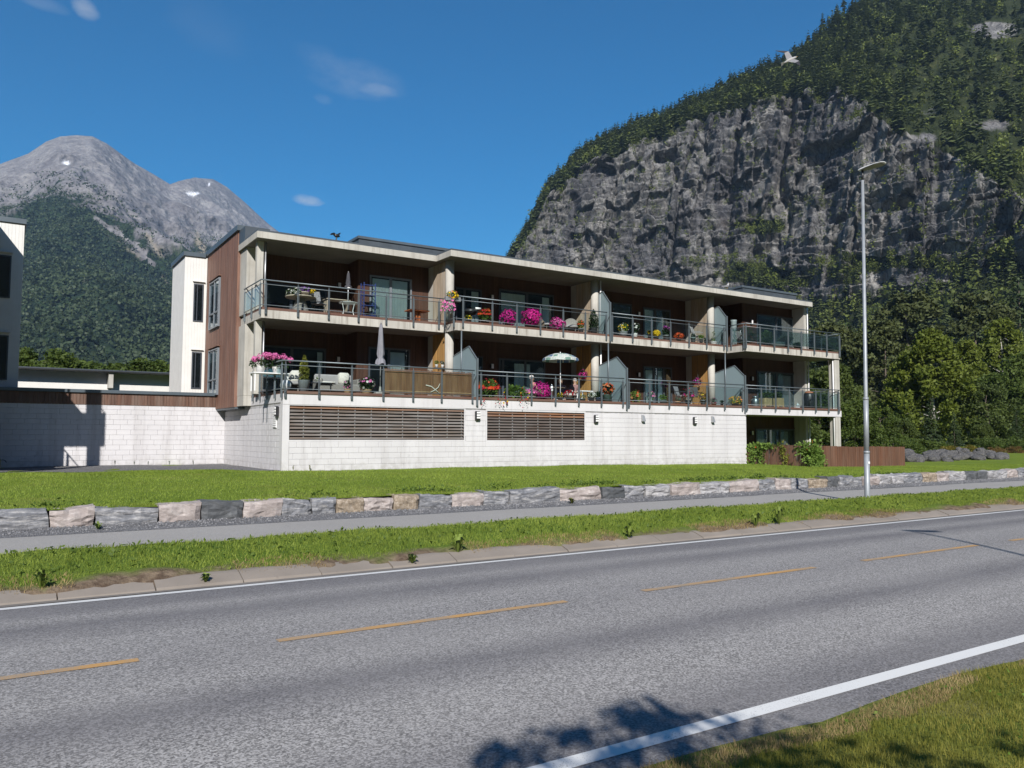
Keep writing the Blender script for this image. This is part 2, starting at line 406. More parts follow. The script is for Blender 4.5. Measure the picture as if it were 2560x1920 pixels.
M_DIRT = m_concrete('gutter_dirt', (.17, .15, .13), .1)
struct('ground', MB().add([(-9000, -9000, -.35), (12000, -9000, -.35), (12000, 12000, -.35), (-9000, 12000, -.35)], [(0, 1, 2, 3)]), M_GROUND)
XS = np.concatenate([np.linspace(-60, -12, 13), np.linspace(-10, 50, 601), np.linspace(54, 240, 32)])
road = grid('road', np.linspace(-60, 240, 61), np.linspace(3.0, 10.30, 15), lambda x, y: road_z(y), M_ASPH)
footpath = grid('footpath', np.linspace(-60, 240, 61), np.linspace(12.3, 15.45, 4), lambda x, y: .135+0*x, M_PATH)
grid('gravel_border', np.linspace(-60, 240, 61), np.linspace(15.36, 16.4, 9), lambda x, y: .137+.05*ss(15.36, 16.1, y)+.012*np.sin(x*3.1)*np.sin(y*7), M_GRAVEL)
grid('verge', XS, np.concatenate([np.linspace(10.24, 10.7, 14), np.linspace(10.76, 12.5, 18)]), lambda x, y: verge_z(y, x), M_VERGE)
lawn = grid('lawn', np.concatenate([np.linspace(-60, -12, 10), np.linspace(-10, 45, 70), np.linspace(48, 160, 20)]), np.concatenate([np.linspace(16.22, 27, 16), np.linspace(29, 80, 14)]), lawn_z, M_GRASS)
grid('roadside_bank', np.linspace(-30, 60, 181), np.linspace(-14, 3.36, 60), lambda x, y: near_z(y, x), m_grass('bank_green', (.12, .155, .024), (.20, .20, .04), (.32, .25, .11)))
def gravel_edge(x): return 29.6 - 2.5*ss(5.2, 8.0, x) + .15*np.sin(np.asarray(x)*2.1)
xs_ = np.linspace(-9, 8.1, 60); tq = np.linspace(0, 1, 7); GX = np.repeat(xs_[None, :], 7, 0); GY = gravel_edge(xs_)[None, :] + (35.1-gravel_edge(xs_)[None, :])*tq[:, None]; ii = (np.arange(59)[None, :]+np.arange(6)[:, None]*60).ravel()
put('wall_foot_gravel', np_mesh('wall_foot_gravel', np.stack([GX.ravel(), GY.ravel(), lawn_z(GX, GY).ravel()+.012], 1), np.stack([ii, ii+1, ii+61, ii+60], 1)), M_GRAVEL, kind='structure')
def strip(name, x0, x1, y0, y1, material, parent, n=None):
    n = n or max(2, int((x1-x0)/2)); xs = np.linspace(x0, x1, n+1); mb = MB()
    for i in range(n): mb.add([(xs[i], y0, float(road_z(y0))+.004), (xs[i+1], y0, float(road_z(y0))+.004), (xs[i+1], y1, float(road_z(y1))+.004), (xs[i], y1, float(road_z(y1))+.004)], [(0, 1, 2, 3)])
    return put(name, mb, material, parent)
grid('gutter', np.linspace(-60, 240, 301), np.linspace(10.0, 10.32, 4), lambda x, y: road_z(y)+.005+.004*(y-10.0)+.003*np.sin(x*5)*np.sin(y*30), M_DIRT)
strip('edge_line', -60, 200, 9.80, 9.965, M_WHITE, road, 60); strip('edge_line', -60, 200, 3.57, 3.69, M_WHITE, road, 60)
for k in range(-6, 16):
    x0 = 2.03 + 4.06*k; strip('centre_dash', x0, x0+3.0, 6.71, 6.81, M_YEL, road, 3)

# ------------------------------------------------------------------ kerb of single stones
rng = random.Random(4); nrs = np.random.RandomState(7)
M_KERB = m_concrete('dusty_kerb_concrete', (.215, .185, .155), .6)
kerb = thing('kerb', 'low slanted concrete kerb with grass creeping over its top beside the road', 'kerb')
for k in range(-6, 52):
    x0 = .62 + k*1.0 - .0; a, b = x0+.007, x0+.993; dy = rng.uniform(-.012, .012); dz = rng.uniform(-.008, .008)
    prof = [(10.16+dy, -.12), (10.16+dy, -.015+dz), (10.19+dy, .012+dz), (10.40+dy, .082+dz), (10.46+dy, .095+dz), (10.56+dy, .095+dz), (10.56+dy, -.12)]
    n = len(prof); mb = MB().add([(a, y, z) for y, z in prof]+[(b, y, z) for y, z in prof], [tuple(range(n)), tuple(range(2*n-1, n-1, -1))]+[(i, n+i, n+(i+1) % n, (i+1) % n) for i in range(n)])
    put('kerb_stone', mb, M_KERB, kerb)

# ------------------------------------------------------------------ wall of rough split stones along the path
def m_stone(name, c0, c1, c2, bands=1.0, bs=7):
    t = NT(name); o = t.co('Object'); oi = t.node('ShaderNodeObjectInfo')
    mp = t.node('ShaderNodeMapping'); mp.inputs['Scale'].default_value = (1.2, 1.2, bs); t.l.new(o, mp.inputs['Vector'])
    cb = t.node('ShaderNodeCombineXYZ'); t.l.new(t.math('MULTIPLY', oi.outputs['Random'], 40), cb.inputs[0]); t.l.new(t.math('MULTIPLY', oi.outputs['Random'], 17), cb.inputs[2]); t.l.new(cb.outputs[0], mp.inputs['Location'])
    b = t.noise(mp.outputs[0], 2.2, 7, .65, .8); g = t.noise(t.wco(), 14, 6, .7)
    c = t.ramp(b, [(.3, c0), (.5, c1), (.66, c2)]) if bands else t.ramp(g, [(.3, c0), (.5, c1), (.7, c2)])
    c = t.mix(t.ramp(g, [(.4, .4), (.62, 0.0)]), c, var(c0, .7))
    t.set(c, .85, 0, t.mix(.5, b, g), .8, .03); return t.m
M_ST = {'g': m_stone('banded_grey_gneiss', (.085, .09, .10), (.19, .195, .21), (.44, .43, .42)),
        'p': m_stone('pinkish_gneiss', (.24, .205, .19), (.35, .305, .285), (.46, .42, .395), bs=3),
        'd': m_stone('dark_slate', (.05, .055, .06), (.085, .09, .095), (.14, .145, .15), bs=3),
        't': m_stone('tan_granite', (.18, .14, .095), (.28, .225, .165), (.38, .33, .27), 0),
        'w': m_stone('pale_banded_gneiss', (.15, .15, .16), (.31, .305, .31), (.50, .49, .48))}
SJ = [round(v*1.035, 3) for v in (-6.1, -5.3, -4.4, -3.4, -2.6, -1.5, -.55, .78, 1.46, 2.48, 3.21, 3.97, 4.71, 5.30, 5.81, 6.40, 7.08, 7.67, 8.47, 9.29, 9.97, 11.41, 12.70, 13.45, 14.16, 15.04, 16.12, 17.3, 18.53, 19.26, 19.96, 20.73, 21.66, 22.26, 22.96, 23.5, 24.34, 25.11, 25.84, 26.99, 27.89, 28.66, 29.78, 30.53, 31.25, 32.62, 33.55)]
ST = 'gpwdgw' + 'gpgpdpggtptgpggpdgwpwp' + 'gpgtdggpwwgtpwddwp' + 'gwpgwtpgwpgd'
x = SJ[-1]
while x < 62: x += rng.uniform(.7, 1.3); SJ.append(x)
stone_wall = thing('stone_wall', 'low retaining wall of rough split grey and pink stones beside the footpath', 'stone wall')
for i in range(len(SJ)-1):
    a, b = SJ[i]+.012, SJ[i+1]-.012; cx = (a+b)/2; top = .485 + rng.uniform(-.03, .04); y0 = 16.08 + rng.uniform(-.035, .05); y1 = 16.55
    nx, ny, nz = max(3, int((b-a)/.14)), 3, 4
    bm = bmesh.new(); bmesh.ops.create_cube(bm, size=1); bmesh.ops.subdivide_edges(bm, edges=bm.edges[:], cuts=6, use_grid_fill=True)
    sk = rng.uniform(-.05, .05); sk2 = rng.uniform(-.06, .06)
    P = np.array([v.co[:] for v in bm.verts]); c = P.copy()
    c[:, 0] = P[:, 0]*(b-a) + sk*P[:, 2]*2*(P[:, 0]+.5)*.6; c[:, 1] = (y0+y1)/2 + P[:, 1]*(y1-y0); c[:, 2] = (.08+top)/2 + P[:, 2]*(top-.08) + sk2*P[:, 0]*(P[:, 2] > .3)
    n1 = fbm(c*[5, 5, 9]+i*9.1, 4, 3, .65); n2 = fbm(c*[5, 5, 5]+i*5.7, 3, 8); n3 = fbm(c*5+i*3.3, 3, 12)
    ed = np.max(np.abs(P)[:, [0, 2]], 1) > .49; edge2 = (np.abs(P[:, 0]) > .49) & (np.abs(P[:, 2]) > .49)
    c[:, 1] += n1*.075 + ed*.035 + edge2*.03; c[:, 0] += n2*.03; c[:, 2] += n3*.045*(P[:, 2] > -.4)
    for v, q in zip(bm.verts, c): v.co = Vector((q[0], q[1]-16.2, q[2]))
    bmesh.ops.triangulate(bm, faces=bm.faces[:])
    me = bpy.data.meshes.new('stone'); bm.to_mesh(me); bm.free()
    put('stone', me, M_ST[ST[i % len(ST)]], stone_wall, loc=(cx, 16.2, 0))

# ------------------------------------------------------------------ grass blades
def blades(name, X, Y, zf, h0, h1, w, material, lean=.5, seed=1):
    r = np.random.RandomState(seed); n = len(X); z = zf(X, Y); h = r.uniform(h0, h1, n); a = r.uniform(0, 2*np.pi, n); l = r.uniform(0, lean, n)*h; b = r.uniform(0, 2*np.pi, n)
    dx, dy = np.cos(a)*w/2, np.sin(a)*w/2; base = np.stack([X, Y, z-.01], 1)
    A = base + np.stack([dx, dy, 0*h], 1); B = base - np.stack([dx, dy, 0*h], 1); T = base + np.stack([np.cos(b)*l, np.sin(b)*l, h+.01], 1)
    V = np.stack([A, B, T], 1).reshape(-1, 3); F = np.arange(3*n).reshape(-1, 3)
    return put(name, np_mesh(name, V, F), material, kind='stuff')
M_BL = m_leaf('lawn_blades', (.20, .295, .035), (.32, .41, .07), .45, vscale=.6); M_BL2 = m_leaf('verge_blades', (.205, .295, .036), (.34, .41, .075), .45, vscale=.8)
M_DRY = m_leaf('dry_blades', (.30, .22, .09), (.46, .35, .17), .35, vscale=.8)
n = 140000
Xl = -8 + 56*nrs.rand(n)**.9; Yl = 16.35 + 10.5*nrs.rand(n)**1.15
k = ~((Yl > 26.8) | ((Yl > 23.2) & (Xl > 31)))
n2 = 26000; X2 = -8+16*nrs.rand(n2); Y2 = 26.8+2.9*nrs.rand(n2); k2 = (X2 < 8.0) & (Y2 < gravel_edge(X2))
blades('lawn_grass', np.concatenate([Xl[k], X2[k2]]), np.concatenate([Yl[k], Y2[k2]]), lawn_z, .02, .05, .022, M_BL, .8, 2)
n = 120000; Xv = -5 + 44*nrs.rand(n)**.85; Yv = 10.50 + 1.9*nrs.rand(n)
keep = Yv > 10.60 + .30*fbm(np.stack([Xv*1.3, 0*Xv, 0*Xv], 1), 4, 3)
blades('verge_grass', Xv[keep], Yv[keep], lambda x, y: verge_z(y, x), .018, .06, .013, M_BL2, 1.0, 3)
n = 26000; Xv = -5 + 44*nrs.rand(n)**.85; Yv = 10.36 + .45*nrs.rand(n)**1.2; keep = fbm(np.stack([Xv*.6, 0*Xv, 0*Xv], 1), 3, 21) > -.08
blades('dry_verge_grass', Xv[keep], Yv[keep], lambda x, y: verge_z(y, x), .015, .06, .012, M_DRY, 1.3, 4)
n = 15000; Xv = -5 + 44*nrs.rand(n)**.85; Yv = 16.36+.16*nrs.rand(n)
blades('wall_top_grass', Xv, Yv, lambda x, y: lawn_z(x, y)-.02, .04, .11, .014, M_BL2, 1.0, 14)
n = 150000; Xn = 1.5 + 14*nrs.rand(n)**1.4; Yn = .9 + 2.5*nrs.rand(n)**.8
edge = 3.30 + .13*fbm(np.stack([Xn*1.1, 0*Xn, 0*Xn], 1), 4, 5); keep = Yn < edge; Xn, Yn, edge = Xn[keep], Yn[keep], edge[keep]
dm = fbm(np.stack([Xn*.9, Yn*1.4, 0*Xn], 1), 4, 15) + .7*ss(.55, .05, edge-Yn) - .12
nf = lambda x, y: near_z(y, x)
blades('bank_grass', Xn[dm < .06], Yn[dm < .06], nf, .012, .05, .006, m_leaf('bank_blades', (.19, .22, .03), (.37, .33, .075), .45, vscale=1.2), .9, 6)
blades('dry_bank_grass', Xn[dm >= .06], Yn[dm >= .06], nf, .012, .055, .006, M_DRY, 1.2, 7)

# ------------------------------------------------------------------ the apartment building
M_BLOCK = m_white_block(); M_CONC = m_concrete('weathered_concrete'); M_SOFF_SHADE = m_concrete('soffit_shade_concrete', (.17, .16, .145), .2)  # soffit tone is darkened to imitate shade under the slabs
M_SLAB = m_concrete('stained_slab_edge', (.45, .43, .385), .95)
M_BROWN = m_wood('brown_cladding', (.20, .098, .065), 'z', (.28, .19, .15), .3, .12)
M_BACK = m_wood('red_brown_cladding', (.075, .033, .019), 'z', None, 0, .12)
M_WEATH = m_wood('weathered_pine_boards', (.42, .33, .235), 'z', (.46, .42, .36), .5, .11)
M_PINE = m_wood('golden_pine_boards', (.46, .26, .085), 'z', None, 0, .11)
M_WBOARD = simple('white_board_paint', (.66, .65, .62), .6, 0, 2.5, .05)
M_DECK = m_wood('dark_deck_board', (.13, .06, .042), 'x', (.2, .15, .12), .4)
M_RAIL = simple('grey_steel_paint', (.125, .15, .165), .38, .25, 3, .12, .05)
M_ROOF = simple('dark_roof_sheet', (.075, .09, .105), .45, .2, 2, .15)
M_CAP = simple('blue_grey_cap_sheet', (.10, .125, .145), .42, .3, 2, .12)
M_FRAME = simple('dark_window_frame', (.06, .07, .085), .4, 0, 3, .1)
M_LFRAME = simple('grey_door_frame', (.16, .18, .20), .4, 0, 3, .1)
M_GLASS = m_glass('window_glass', (.90, .95, .955), 1.45, .01, .0, .8)
M_RGLASS = m_glass('railing_glass', (.92, .96, .95), 1.4, .0, .0, .18)
M_TGLASS = m_glass('tinted_railing_glass', (.62, .74, .74), 1.45, .02, .0, .45)
M_LGLASS = m_glass('pale_tinted_glass', (.84, .91, .91), 1.4, .02, .0, .25)
def m_frost():
    t = NT('frosted_glass'); t.set((.36, .46, .49), .45, spec=.5); tl = t.node('ShaderNodeBsdfTranslucent'); tl.inputs[0].default_value = (.5, .62, .65, 1)
    mx = t.node('ShaderNodeMixShader'); mx.inputs[0].default_value = .45; t.l.new(t.b.outputs[0], mx.inputs[1]); t.l.new(tl.outputs[0], mx.inputs[2]); t.l.new(mx.outputs[0], t.out.inputs[0]); return t.m
M_FROST = m_frost()
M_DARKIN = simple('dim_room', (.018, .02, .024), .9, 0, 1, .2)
M_CURT = simple('pale_curtain', (.66, .72, .67), .9, 0, 3, .08); M_PLAST = simple('white_plastic', (.75, .75, .75), .4, 0, 4, .03)
M_PIPE = simple('zinc_pipe', (.42, .43, .44), .35, .5, 4, .08); M_BLACK = simple('black_metal', (.02, .021, .023), .4, 0, 6, .2)
M_PEACH = simple('primer_board', (.42, .28, .21), .8, 0, 3, .1)

bld = thing('apartment_building', 'two storey apartment house with flowered concrete balconies over a white block wall', 'building', (8.08, 26.85, 0))
bld.location = (0, 0, 0)
def bp(name, mb, m, parent=None, smooth=False, kind=None, label=None):
    o = put(name, mb, m, parent or bld, smooth, kind=kind)
    if label: o['label'] = label
    return o
YF, XL, XR = 26.85, 8.08, 31.07
VENTS = [(8.22, 15.11, 1.655, 2.83), (16.14, 20.98, 1.64, 2.79)]
Z0 = .40; NC = 12                                   # block courses
# ---- masonry
bw = bp('block_wall', MB().box(XL+.02, YF+.02, -.3, VENTS[0][0]-.0, YF+.24, 2.86).box(VENTS[0][0], YF+.02, -.3, XR-.02, YF+.24, 1.64)
        .box(VENTS[0][1], YF+.02, 1.64, VENTS[1][0], YF+.24, 2.86).box(VENTS[1][1], YF+.02, 1.64, XR-.02, YF+.24, 2.86)
        .box(XL+.02, YF+.24, -.3, XL+.24, 35.3, 2.93), simple('white_mortar', (.40, .395, .40), .9), label='white painted concrete block wall')

JO = .0045
blk = []
for r_ in range(-1, NC):
    z0 = .395 + r_*.2 + .0; z1 = z0+.2; off = [0, .25, .12, .37][r_ % 4]
    x = XL + .24 - off
    while x < XR-.03:
        a, b = max(x, XL+.235), min(x+.5, XR-.001); x += .5
        if b-a < .06 or z1 > 2.86: continue
        segs = [(a, b)]
        for (vx0, vx1, vz0, vz1) in VENTS:
            if z1 > vz0+.03 and z0 < vz1-.02:
                ns = []
                for (p, q) in segs:
                    if q <= vx0-.0 or p >= vx1+.0: ns.append((p, q))
                    else:
                        if p < vx0-.06: ns.append((p, vx0-.055))
                        if q > vx1+.06: ns.append((vx1+.055, q))
                segs = ns
        for p, q in segs:
            if q-p > .05: blk.append((p, q, z0, z1))
blk.sort(key=lambda t: t[0]**2)
cache = {}
bx = MB()
def block_geo(mb, a, b, y, z0, z1, j):
    mb.bbox(a+j*.5, y, z0+j*.5, b-j*.5, y+.05, z1-j*.5, .004)
for i, (a, b, z0, z1) in enumerate(blk):
    d = rng.uniform(0, .004)
    if i < 300:
        key = round(b-a, 2)
        if key not in cache: m0 = MB(); block_geo(m0, 0, b-a, 0, 0, .2, JO); cache[key] = m0.mesh('block'); cache[key].materials.append(M_BLOCK)
        o = bpy.data.objects.new('block', cache[key]); link(o, bw); o.location = (a, YF-d, z0)
    else: block_geo(bx, a, b, YF-d, z0, z1, JO)
# side wall courses (facing the lawn on the left)
for r_ in range(-1, NC+1):
    z0 = .395+r_*.2; y = YF+.0 - [0, .25][r_ % 2]
    while y < 35.1:
        a, b = max(y, YF+.02), min(y+.5, 35.1); y += .5
        if b-a < .05 or z0+.2 > 2.95: continue
        bx.bbox(XL-rng.uniform(0, .004), a+JO/2, z0+JO/2, XL+.05, b-JO/2, z0+.2-JO/2, .004)
bx.bbox(XL-.004, YF-.004, -.2, XL+.232, YF+.3, 2.86, .006)      # corner pier
bp('far_blocks', bx, M_BLOCK, bw, kind='stuff')
for k, (x0, x1, z0, z1) in enumerate(VENTS):
    # plaster reveal and louvre
    bp('vent_surround', MB().box(x0-.05, YF-.003, z1, x1+.05, YF+.2, 2.862).box(x0-.05, YF-.003, z0-.06, x1+.05, YF+.2, z0).box(x0-.05, YF-.003, z0, x0, YF+.2, z1).box(x1, YF-.003, z0, x1+.05, YF+.2, z1), M_BLOCK)
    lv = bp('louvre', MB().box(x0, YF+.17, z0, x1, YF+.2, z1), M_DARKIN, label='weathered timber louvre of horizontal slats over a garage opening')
    n = 10; st = (z1-z0)/n
    M_SL = m_wood('weathered_slat_%d' % k, (.15, .12, .10), 'x', (.24, .23, .225), .7) if k == 0 else m_wood('weathered_slat_%d' % k, (.105, .08, .068), 'x', (.17, .16, .155), .6)
    M_SL2 = m_wood('rusty_slat_%d' % k, (.26, .13, .07), 'x', (.2, .18, .17), .5)
    hx = [x0 + .60 + i*.62 for i in range(int((x1-x0)/.62))]
    for i in range(n):
        zc = z0 + st*(i+.45)
        put('slat', MB().add([(x0+.004, YF+.03, zc-.032), (x1-.004, YF+.03, zc-.032), (x1-.004, YF+.03, zc+.008), (x0+.004, YF+.03, zc+.008),
                              (x0+.004, YF+.10, zc+.018), (x1-.004, YF+.10, zc+.018), (x1-.004, YF+.10, zc+.045), (x0+.004, YF+.10, zc+.045)],
                             [(0, 1, 2, 3), (7, 6, 5, 4), (3, 2, 6, 7), (4, 5, 1, 0), (1, 5, 6, 2), (4, 0, 3, 7)]), M_SL2 if i in (9,) or (i == 8 and k == 1) else M_SL, lv)
    cl = MB()
    for h in hx:
        for i in range(n): cl.box(h-.012, YF+.045, z0+st*(i+.45)+.02, h+.012, YF+.12, z0+st*(i+.45)+.062)
    put('slat_clips', cl, M_PIPE, lv, kind='stuff')

# ---- slabs, roof, columns
UZ0, UZ1, UD = 6.05, 6.35, 6.45; LZ0, LZ1, LD = 2.90, 3.22, 3.32; RZ0, RZ1 = 9.04, 9.28
up_poly = [(7.84, 31.3), (7.84, 28.90), (15.31, 28.90), (15.31, 27.96), (31.09, 27.96), (31.09, 26.80), (38.64, 26.80), (38.64, 29.6), (38.0, 29.6), (38.0, 32.5), (7.9, 32.5)]
bp('upper_slab', MB().prism(up_poly, UZ0, UZ1), M_SLAB, label='streaked concrete balcony slab of the upper floor')
bp('lower_slab', MB().prism([(8.09, 26.853), (31.068, 26.853), (31.068, 26.86), (38.68, 26.86), (38.68, 29.6), (38.0, 29.6), (38.0, 32.5), (8.09, 32.5)], LZ0+.005, LZ1), M_CONC)
bp('wall_beam', MB().box(8.075, 26.835, 2.863, 31.075, 27.1, LZ1+.002).box(8.077, 27.1, 2.93, 8.35, 31.9, LZ1+.002), M_BLOCK, label='plain white band above the blocks')
bp('slab_beam', MB().box(31.077, 26.845, LZ0, 38.72, 27.1, LZ1+.004), M_BLOCK)
rf_poly = [(7.71, 32.0), (7.71, 29.20), (15.06, 29.20), (15.06, 27.95), (37.90, 27.93), (37.90, 33), (7.71, 33)]
roof = bp('roof_slab', MB().prism(rf_poly, RZ0, RZ1), M_CONC, label='pale concrete roof slab with stepped front edge')
bp('roof_soffit_shade', MB().prism([(7.76, 32.0), (7.76, 29.26), (15.12, 29.26), (15.12, 28.02), (37.85, 28.0), (37.85, 32), (7.76, 32)][:-1], RZ0-.008, RZ0-.002), M_SOFF_SHADE)  # added dark sheet, deepens the shade under the roof by colour
bp('balcony_soffit_shade', MB().prism([(7.90, 31.2), (7.90, 28.97), (15.37, 28.97), (15.37, 28.03), (31.15, 28.03), (31.15, 26.88), (38.58, 26.88), (38.58, 29.5), (37.7, 29.5), (37.7, 31.9), (8.4, 31.9)], UZ0-.008, UZ0-.002), M_SOFF_SHADE)  # added dark sheet, shade under the balcony put into its colour
def inset(p, d): return [(p[0][0]+d, p[0][1]), (p[1][0]+d, p[1][1]+d), (p[2][0]+d, p[2][1]+d), (p[3][0]+d, p[3][1]+d), (p[4][0]-d, p[4][1]+d), (p[5][0]-d, p[5][1]), (p[6][0]+d, p[6][1])]
bp('roof_edge_sheet', MB().prism(inset(rf_poly, .03), RZ1+.001, RZ1+.075), M_ROOF, roof)
deck_u = [(7.80, 31.3), (7.80, 28.85), (15.27, 28.85), (15.27, 27.91), (31.05, 27.91), (31.05, 26.75), (38.6, 26.75), (38.6, 31), (8, 31)]
bp('upper_deck', MB().prism([(x+.06, y+.06) for x, y in deck_u[:-2]] + deck_u[-2:], UZ1+.003, UD), M_DECK, label='dark brown deck boards')
bp('lower_deck', MB().prism([(8.10, 26.80), (38.6, 26.80), (38.6, 31.5), (8.10, 31.5)], LZ1+.006, LD), M_DECK)
CX = [15.5, 23.15, 30.8]
for cx in CX:
    cy = 28.84
    for (z0, z1) in ((UD, RZ0), (LD, UZ0)):
        bp('column', MB().cyl((cx, cy, z0), (cx, cy, z1), .18, n=28), M_CONC, smooth=True)
        bp('partition_wall', MB().box(cx-.10, 30.1, z0, cx+.10, 31.9, z1), M_CONC)
        pb = bp('partition_boards', MB().box(cx-.09, 28.98, z0, cx+.10, 30.1, z1), M_WEATH if z0 > 5 else M_PINE)
        k = 9; wdt = (30.1-28.98)/k
        for i in range(k): put('board', MB().bbox(cx-.115-rng.uniform(0, .006), 28.985+i*wdt+.003, z0+.01, cx-.088, 28.985+(i+1)*wdt-.003, z1-.004, .004), M_WEATH if z0 > 5 else M_PINE, pb)
for (z0, z1) in ((UD, RZ0), (LD, UZ0), (-.2, LZ0)):
    if z0 > 0: 
        bp('side_pier', MB().bbox(7.80, 30.95, z0, 8.16, 31.95, z1, .01), M_CONC)
        bp('corner_column', MB().bbox(7.86, 29.70, z0, 8.10, 29.95, z1, .012), M_CONC)
        bp('steel_post', MB().cyl((8.26, 30.02, z0), (8.26, 30.02, z1), .03, n=10), M_RAIL, smooth=True)
        bp('drainpipe', MB().cyl((8.17, 29.72, z0), (8.17, 29.72, z1), .03, n=10), M_PIPE, smooth=True)
        bp('drainpipe', MB().cyl((CX[1]+.16, 28.60, z0), (CX[1]+.16, 28.60, z1), .035, n=10), M_PLAST, smooth=True)
    bp('end_wall', MB().box(37.80, 28.45, z0, 38.0, 33, z1), M_CONC)
    bp('drainpipe', MB().cyl((38.05, 28.40, max(z0, .2)), (38.05, 28.40, z1), .035, n=10), M_PLAST, smooth=True)
bp('corner_column', MB().bbox(38.25, 26.87, LZ1+.01, 38.66, 27.25, UZ0, .01), M_CONC); bp('corner_column', MB().bbox(38.25, 26.87, -.2, 38.66, 27.25, LZ0, .01), M_CONC)
bp('drainpipe', MB().cyl((38.20, 26.95, .2), (38.20, 26.95, UZ0), .03, n=10), M_PLAST, smooth=True)
bp('party_wall', MB().box(31.10, 27.1, -.2, 31.3, 29.3, LZ0), M_BLOCK)

# ---- clad rear walls of the balconies (stepped plan)
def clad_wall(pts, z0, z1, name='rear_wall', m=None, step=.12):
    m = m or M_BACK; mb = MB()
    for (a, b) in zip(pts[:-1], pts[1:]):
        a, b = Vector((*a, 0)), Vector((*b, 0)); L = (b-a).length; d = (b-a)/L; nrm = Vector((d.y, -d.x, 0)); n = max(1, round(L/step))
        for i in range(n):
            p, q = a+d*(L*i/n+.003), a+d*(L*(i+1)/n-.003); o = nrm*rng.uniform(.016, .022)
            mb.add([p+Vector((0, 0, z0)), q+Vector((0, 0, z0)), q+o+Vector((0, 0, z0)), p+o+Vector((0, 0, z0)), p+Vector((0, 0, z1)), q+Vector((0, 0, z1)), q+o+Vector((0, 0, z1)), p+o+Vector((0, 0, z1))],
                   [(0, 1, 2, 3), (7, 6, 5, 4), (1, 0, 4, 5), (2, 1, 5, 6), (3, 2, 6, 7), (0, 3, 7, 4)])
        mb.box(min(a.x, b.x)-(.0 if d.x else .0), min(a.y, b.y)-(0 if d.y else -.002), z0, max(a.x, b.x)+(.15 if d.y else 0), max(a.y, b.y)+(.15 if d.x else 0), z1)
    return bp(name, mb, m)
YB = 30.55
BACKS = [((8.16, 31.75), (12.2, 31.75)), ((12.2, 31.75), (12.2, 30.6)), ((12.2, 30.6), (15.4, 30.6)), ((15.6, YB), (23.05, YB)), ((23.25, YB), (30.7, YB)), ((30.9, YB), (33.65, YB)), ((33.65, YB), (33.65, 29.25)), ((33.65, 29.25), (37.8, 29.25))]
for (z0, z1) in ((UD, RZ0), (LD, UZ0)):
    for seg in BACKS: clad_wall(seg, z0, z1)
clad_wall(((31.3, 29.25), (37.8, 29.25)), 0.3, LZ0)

def opening(px0, py0, px1, py1, Y, style='dark', name='sliding_door', z0=None, frame=.07, mull=(.5,), curtain=None, fm=None):
    a, b = atY(px0, py0, Y), atY(px1, py1, Y); x0, x1 = a.x, b.x; zt = (a.z+b.z)/2 if z0 is not None else a.z; zb = z0 if z0 is not None else b.z
    fm = fm or M_FRAME; mb = MB(); yo = Y-.075
    mb.box(x0, yo, zt-frame, x1, Y-.03, zt).box(x0, yo, zb, x1, Y-.03, zb+frame).box(x0, yo, zb+frame, x0+frame, Y-.03, zt-frame).box(x1-frame, yo, zb+frame, x1, Y-.03, zt-frame)
    for m in mull:
        xm = x0+(x1-x0)*m; mb.box(xm-.055, yo-.01, zb+frame, xm+.055, Y-.03, zt-frame)
    w = bp(name, mb, fm)
    put('pane', MB().box(x0+frame, Y-.06, zb+frame, x1-frame, Y-.05, zt-frame), M_GLASS, w)
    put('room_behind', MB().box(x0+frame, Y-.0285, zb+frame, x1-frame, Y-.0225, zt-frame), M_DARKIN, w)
    put('drip_board', MB().box(x0-.05, Y-.085, zt+.02, x1+.05, Y-.022, zt+.06), M_BACK, w)
    for (c0, c1, t0) in (curtain or []):
        xs = np.linspace(x0+frame+(x1-x0-2*frame)*c0, x0+frame+(x1-x0-2*frame)*c1, max(6, int((c1-c0)*(x1-x0)/.03))); cm = MB(); top = zb+frame+(zt-zb-2*frame)*t0
        vs_ = []; 
        for i, xx in enumerate(xs):
            yy = Y-.040+.006*math.sin(i*1.3)+.003*math.sin(i*.37); vs_ += [(xx, yy, zb+frame), (xx, yy, top)]
        cm.add(vs_, [(2*i, 2*i+2, 2*i+3, 2*i+1) for i in range(len(xs)-1)]); put('curtain', cm, M_CURT, w, True)
    return w
def zz(o, s): return lambda x, y: (o[0]+x*s, o[1]+y*s)
qA = zz((400, 540), 750/2212); qB = zz((1080, 600), 550/2172); qC = zz((1600, 650), 550/2122); qS = zz((860, 680), 260/2212); q1 = zz((580, 560), .13562); q2 = zz((580, 780), .13562); q6 = zz((1740, 700), .18083); q5 = zz((1700, 960), .19892)
# upper floor
opening(*qA(770, 400), *qA(1225, 620), 31.75, z0=UD+.05, mull=(.42,), name='window')
opening(*qS(540, 85), *qS(1430, 150), 30.6, z0=UD+.02, mull=(.49,), curtain=[(.03, .46, .97), (.52, .93, .97)], fm=M_LFRAME)
opening(*qB(228, 470), *qB(485, 490), YB, z0=UD+.02, mull=(.33,), name='balcony_door', curtain=[(.62, .92, .97)])
opening(*qB(655, 485), *qB(1195, 545), YB, z0=UD+.02, mull=(.5,), curtain=[(.02, .46, .95), (.80, .93, .95)])
opening(*qB(1770, 615), *qB(1965, 640), YB, z0=UD+.02, mull=(), name='balcony_door')
opening(*qC(25, 455), *qC(285, 490), YB, z0=UD+.02, mull=(.42,), curtain=[(.02, .36, .98), (.45, .75, .8)])
opening(*qC(1118, 525), *qC(1482, 560), 29.25, z0=UD+.02, mull=(.5,))
opening(*qC(880, 570), *qC(990, 575), YB, z0=UD+.02, mull=(), name='balcony_door')
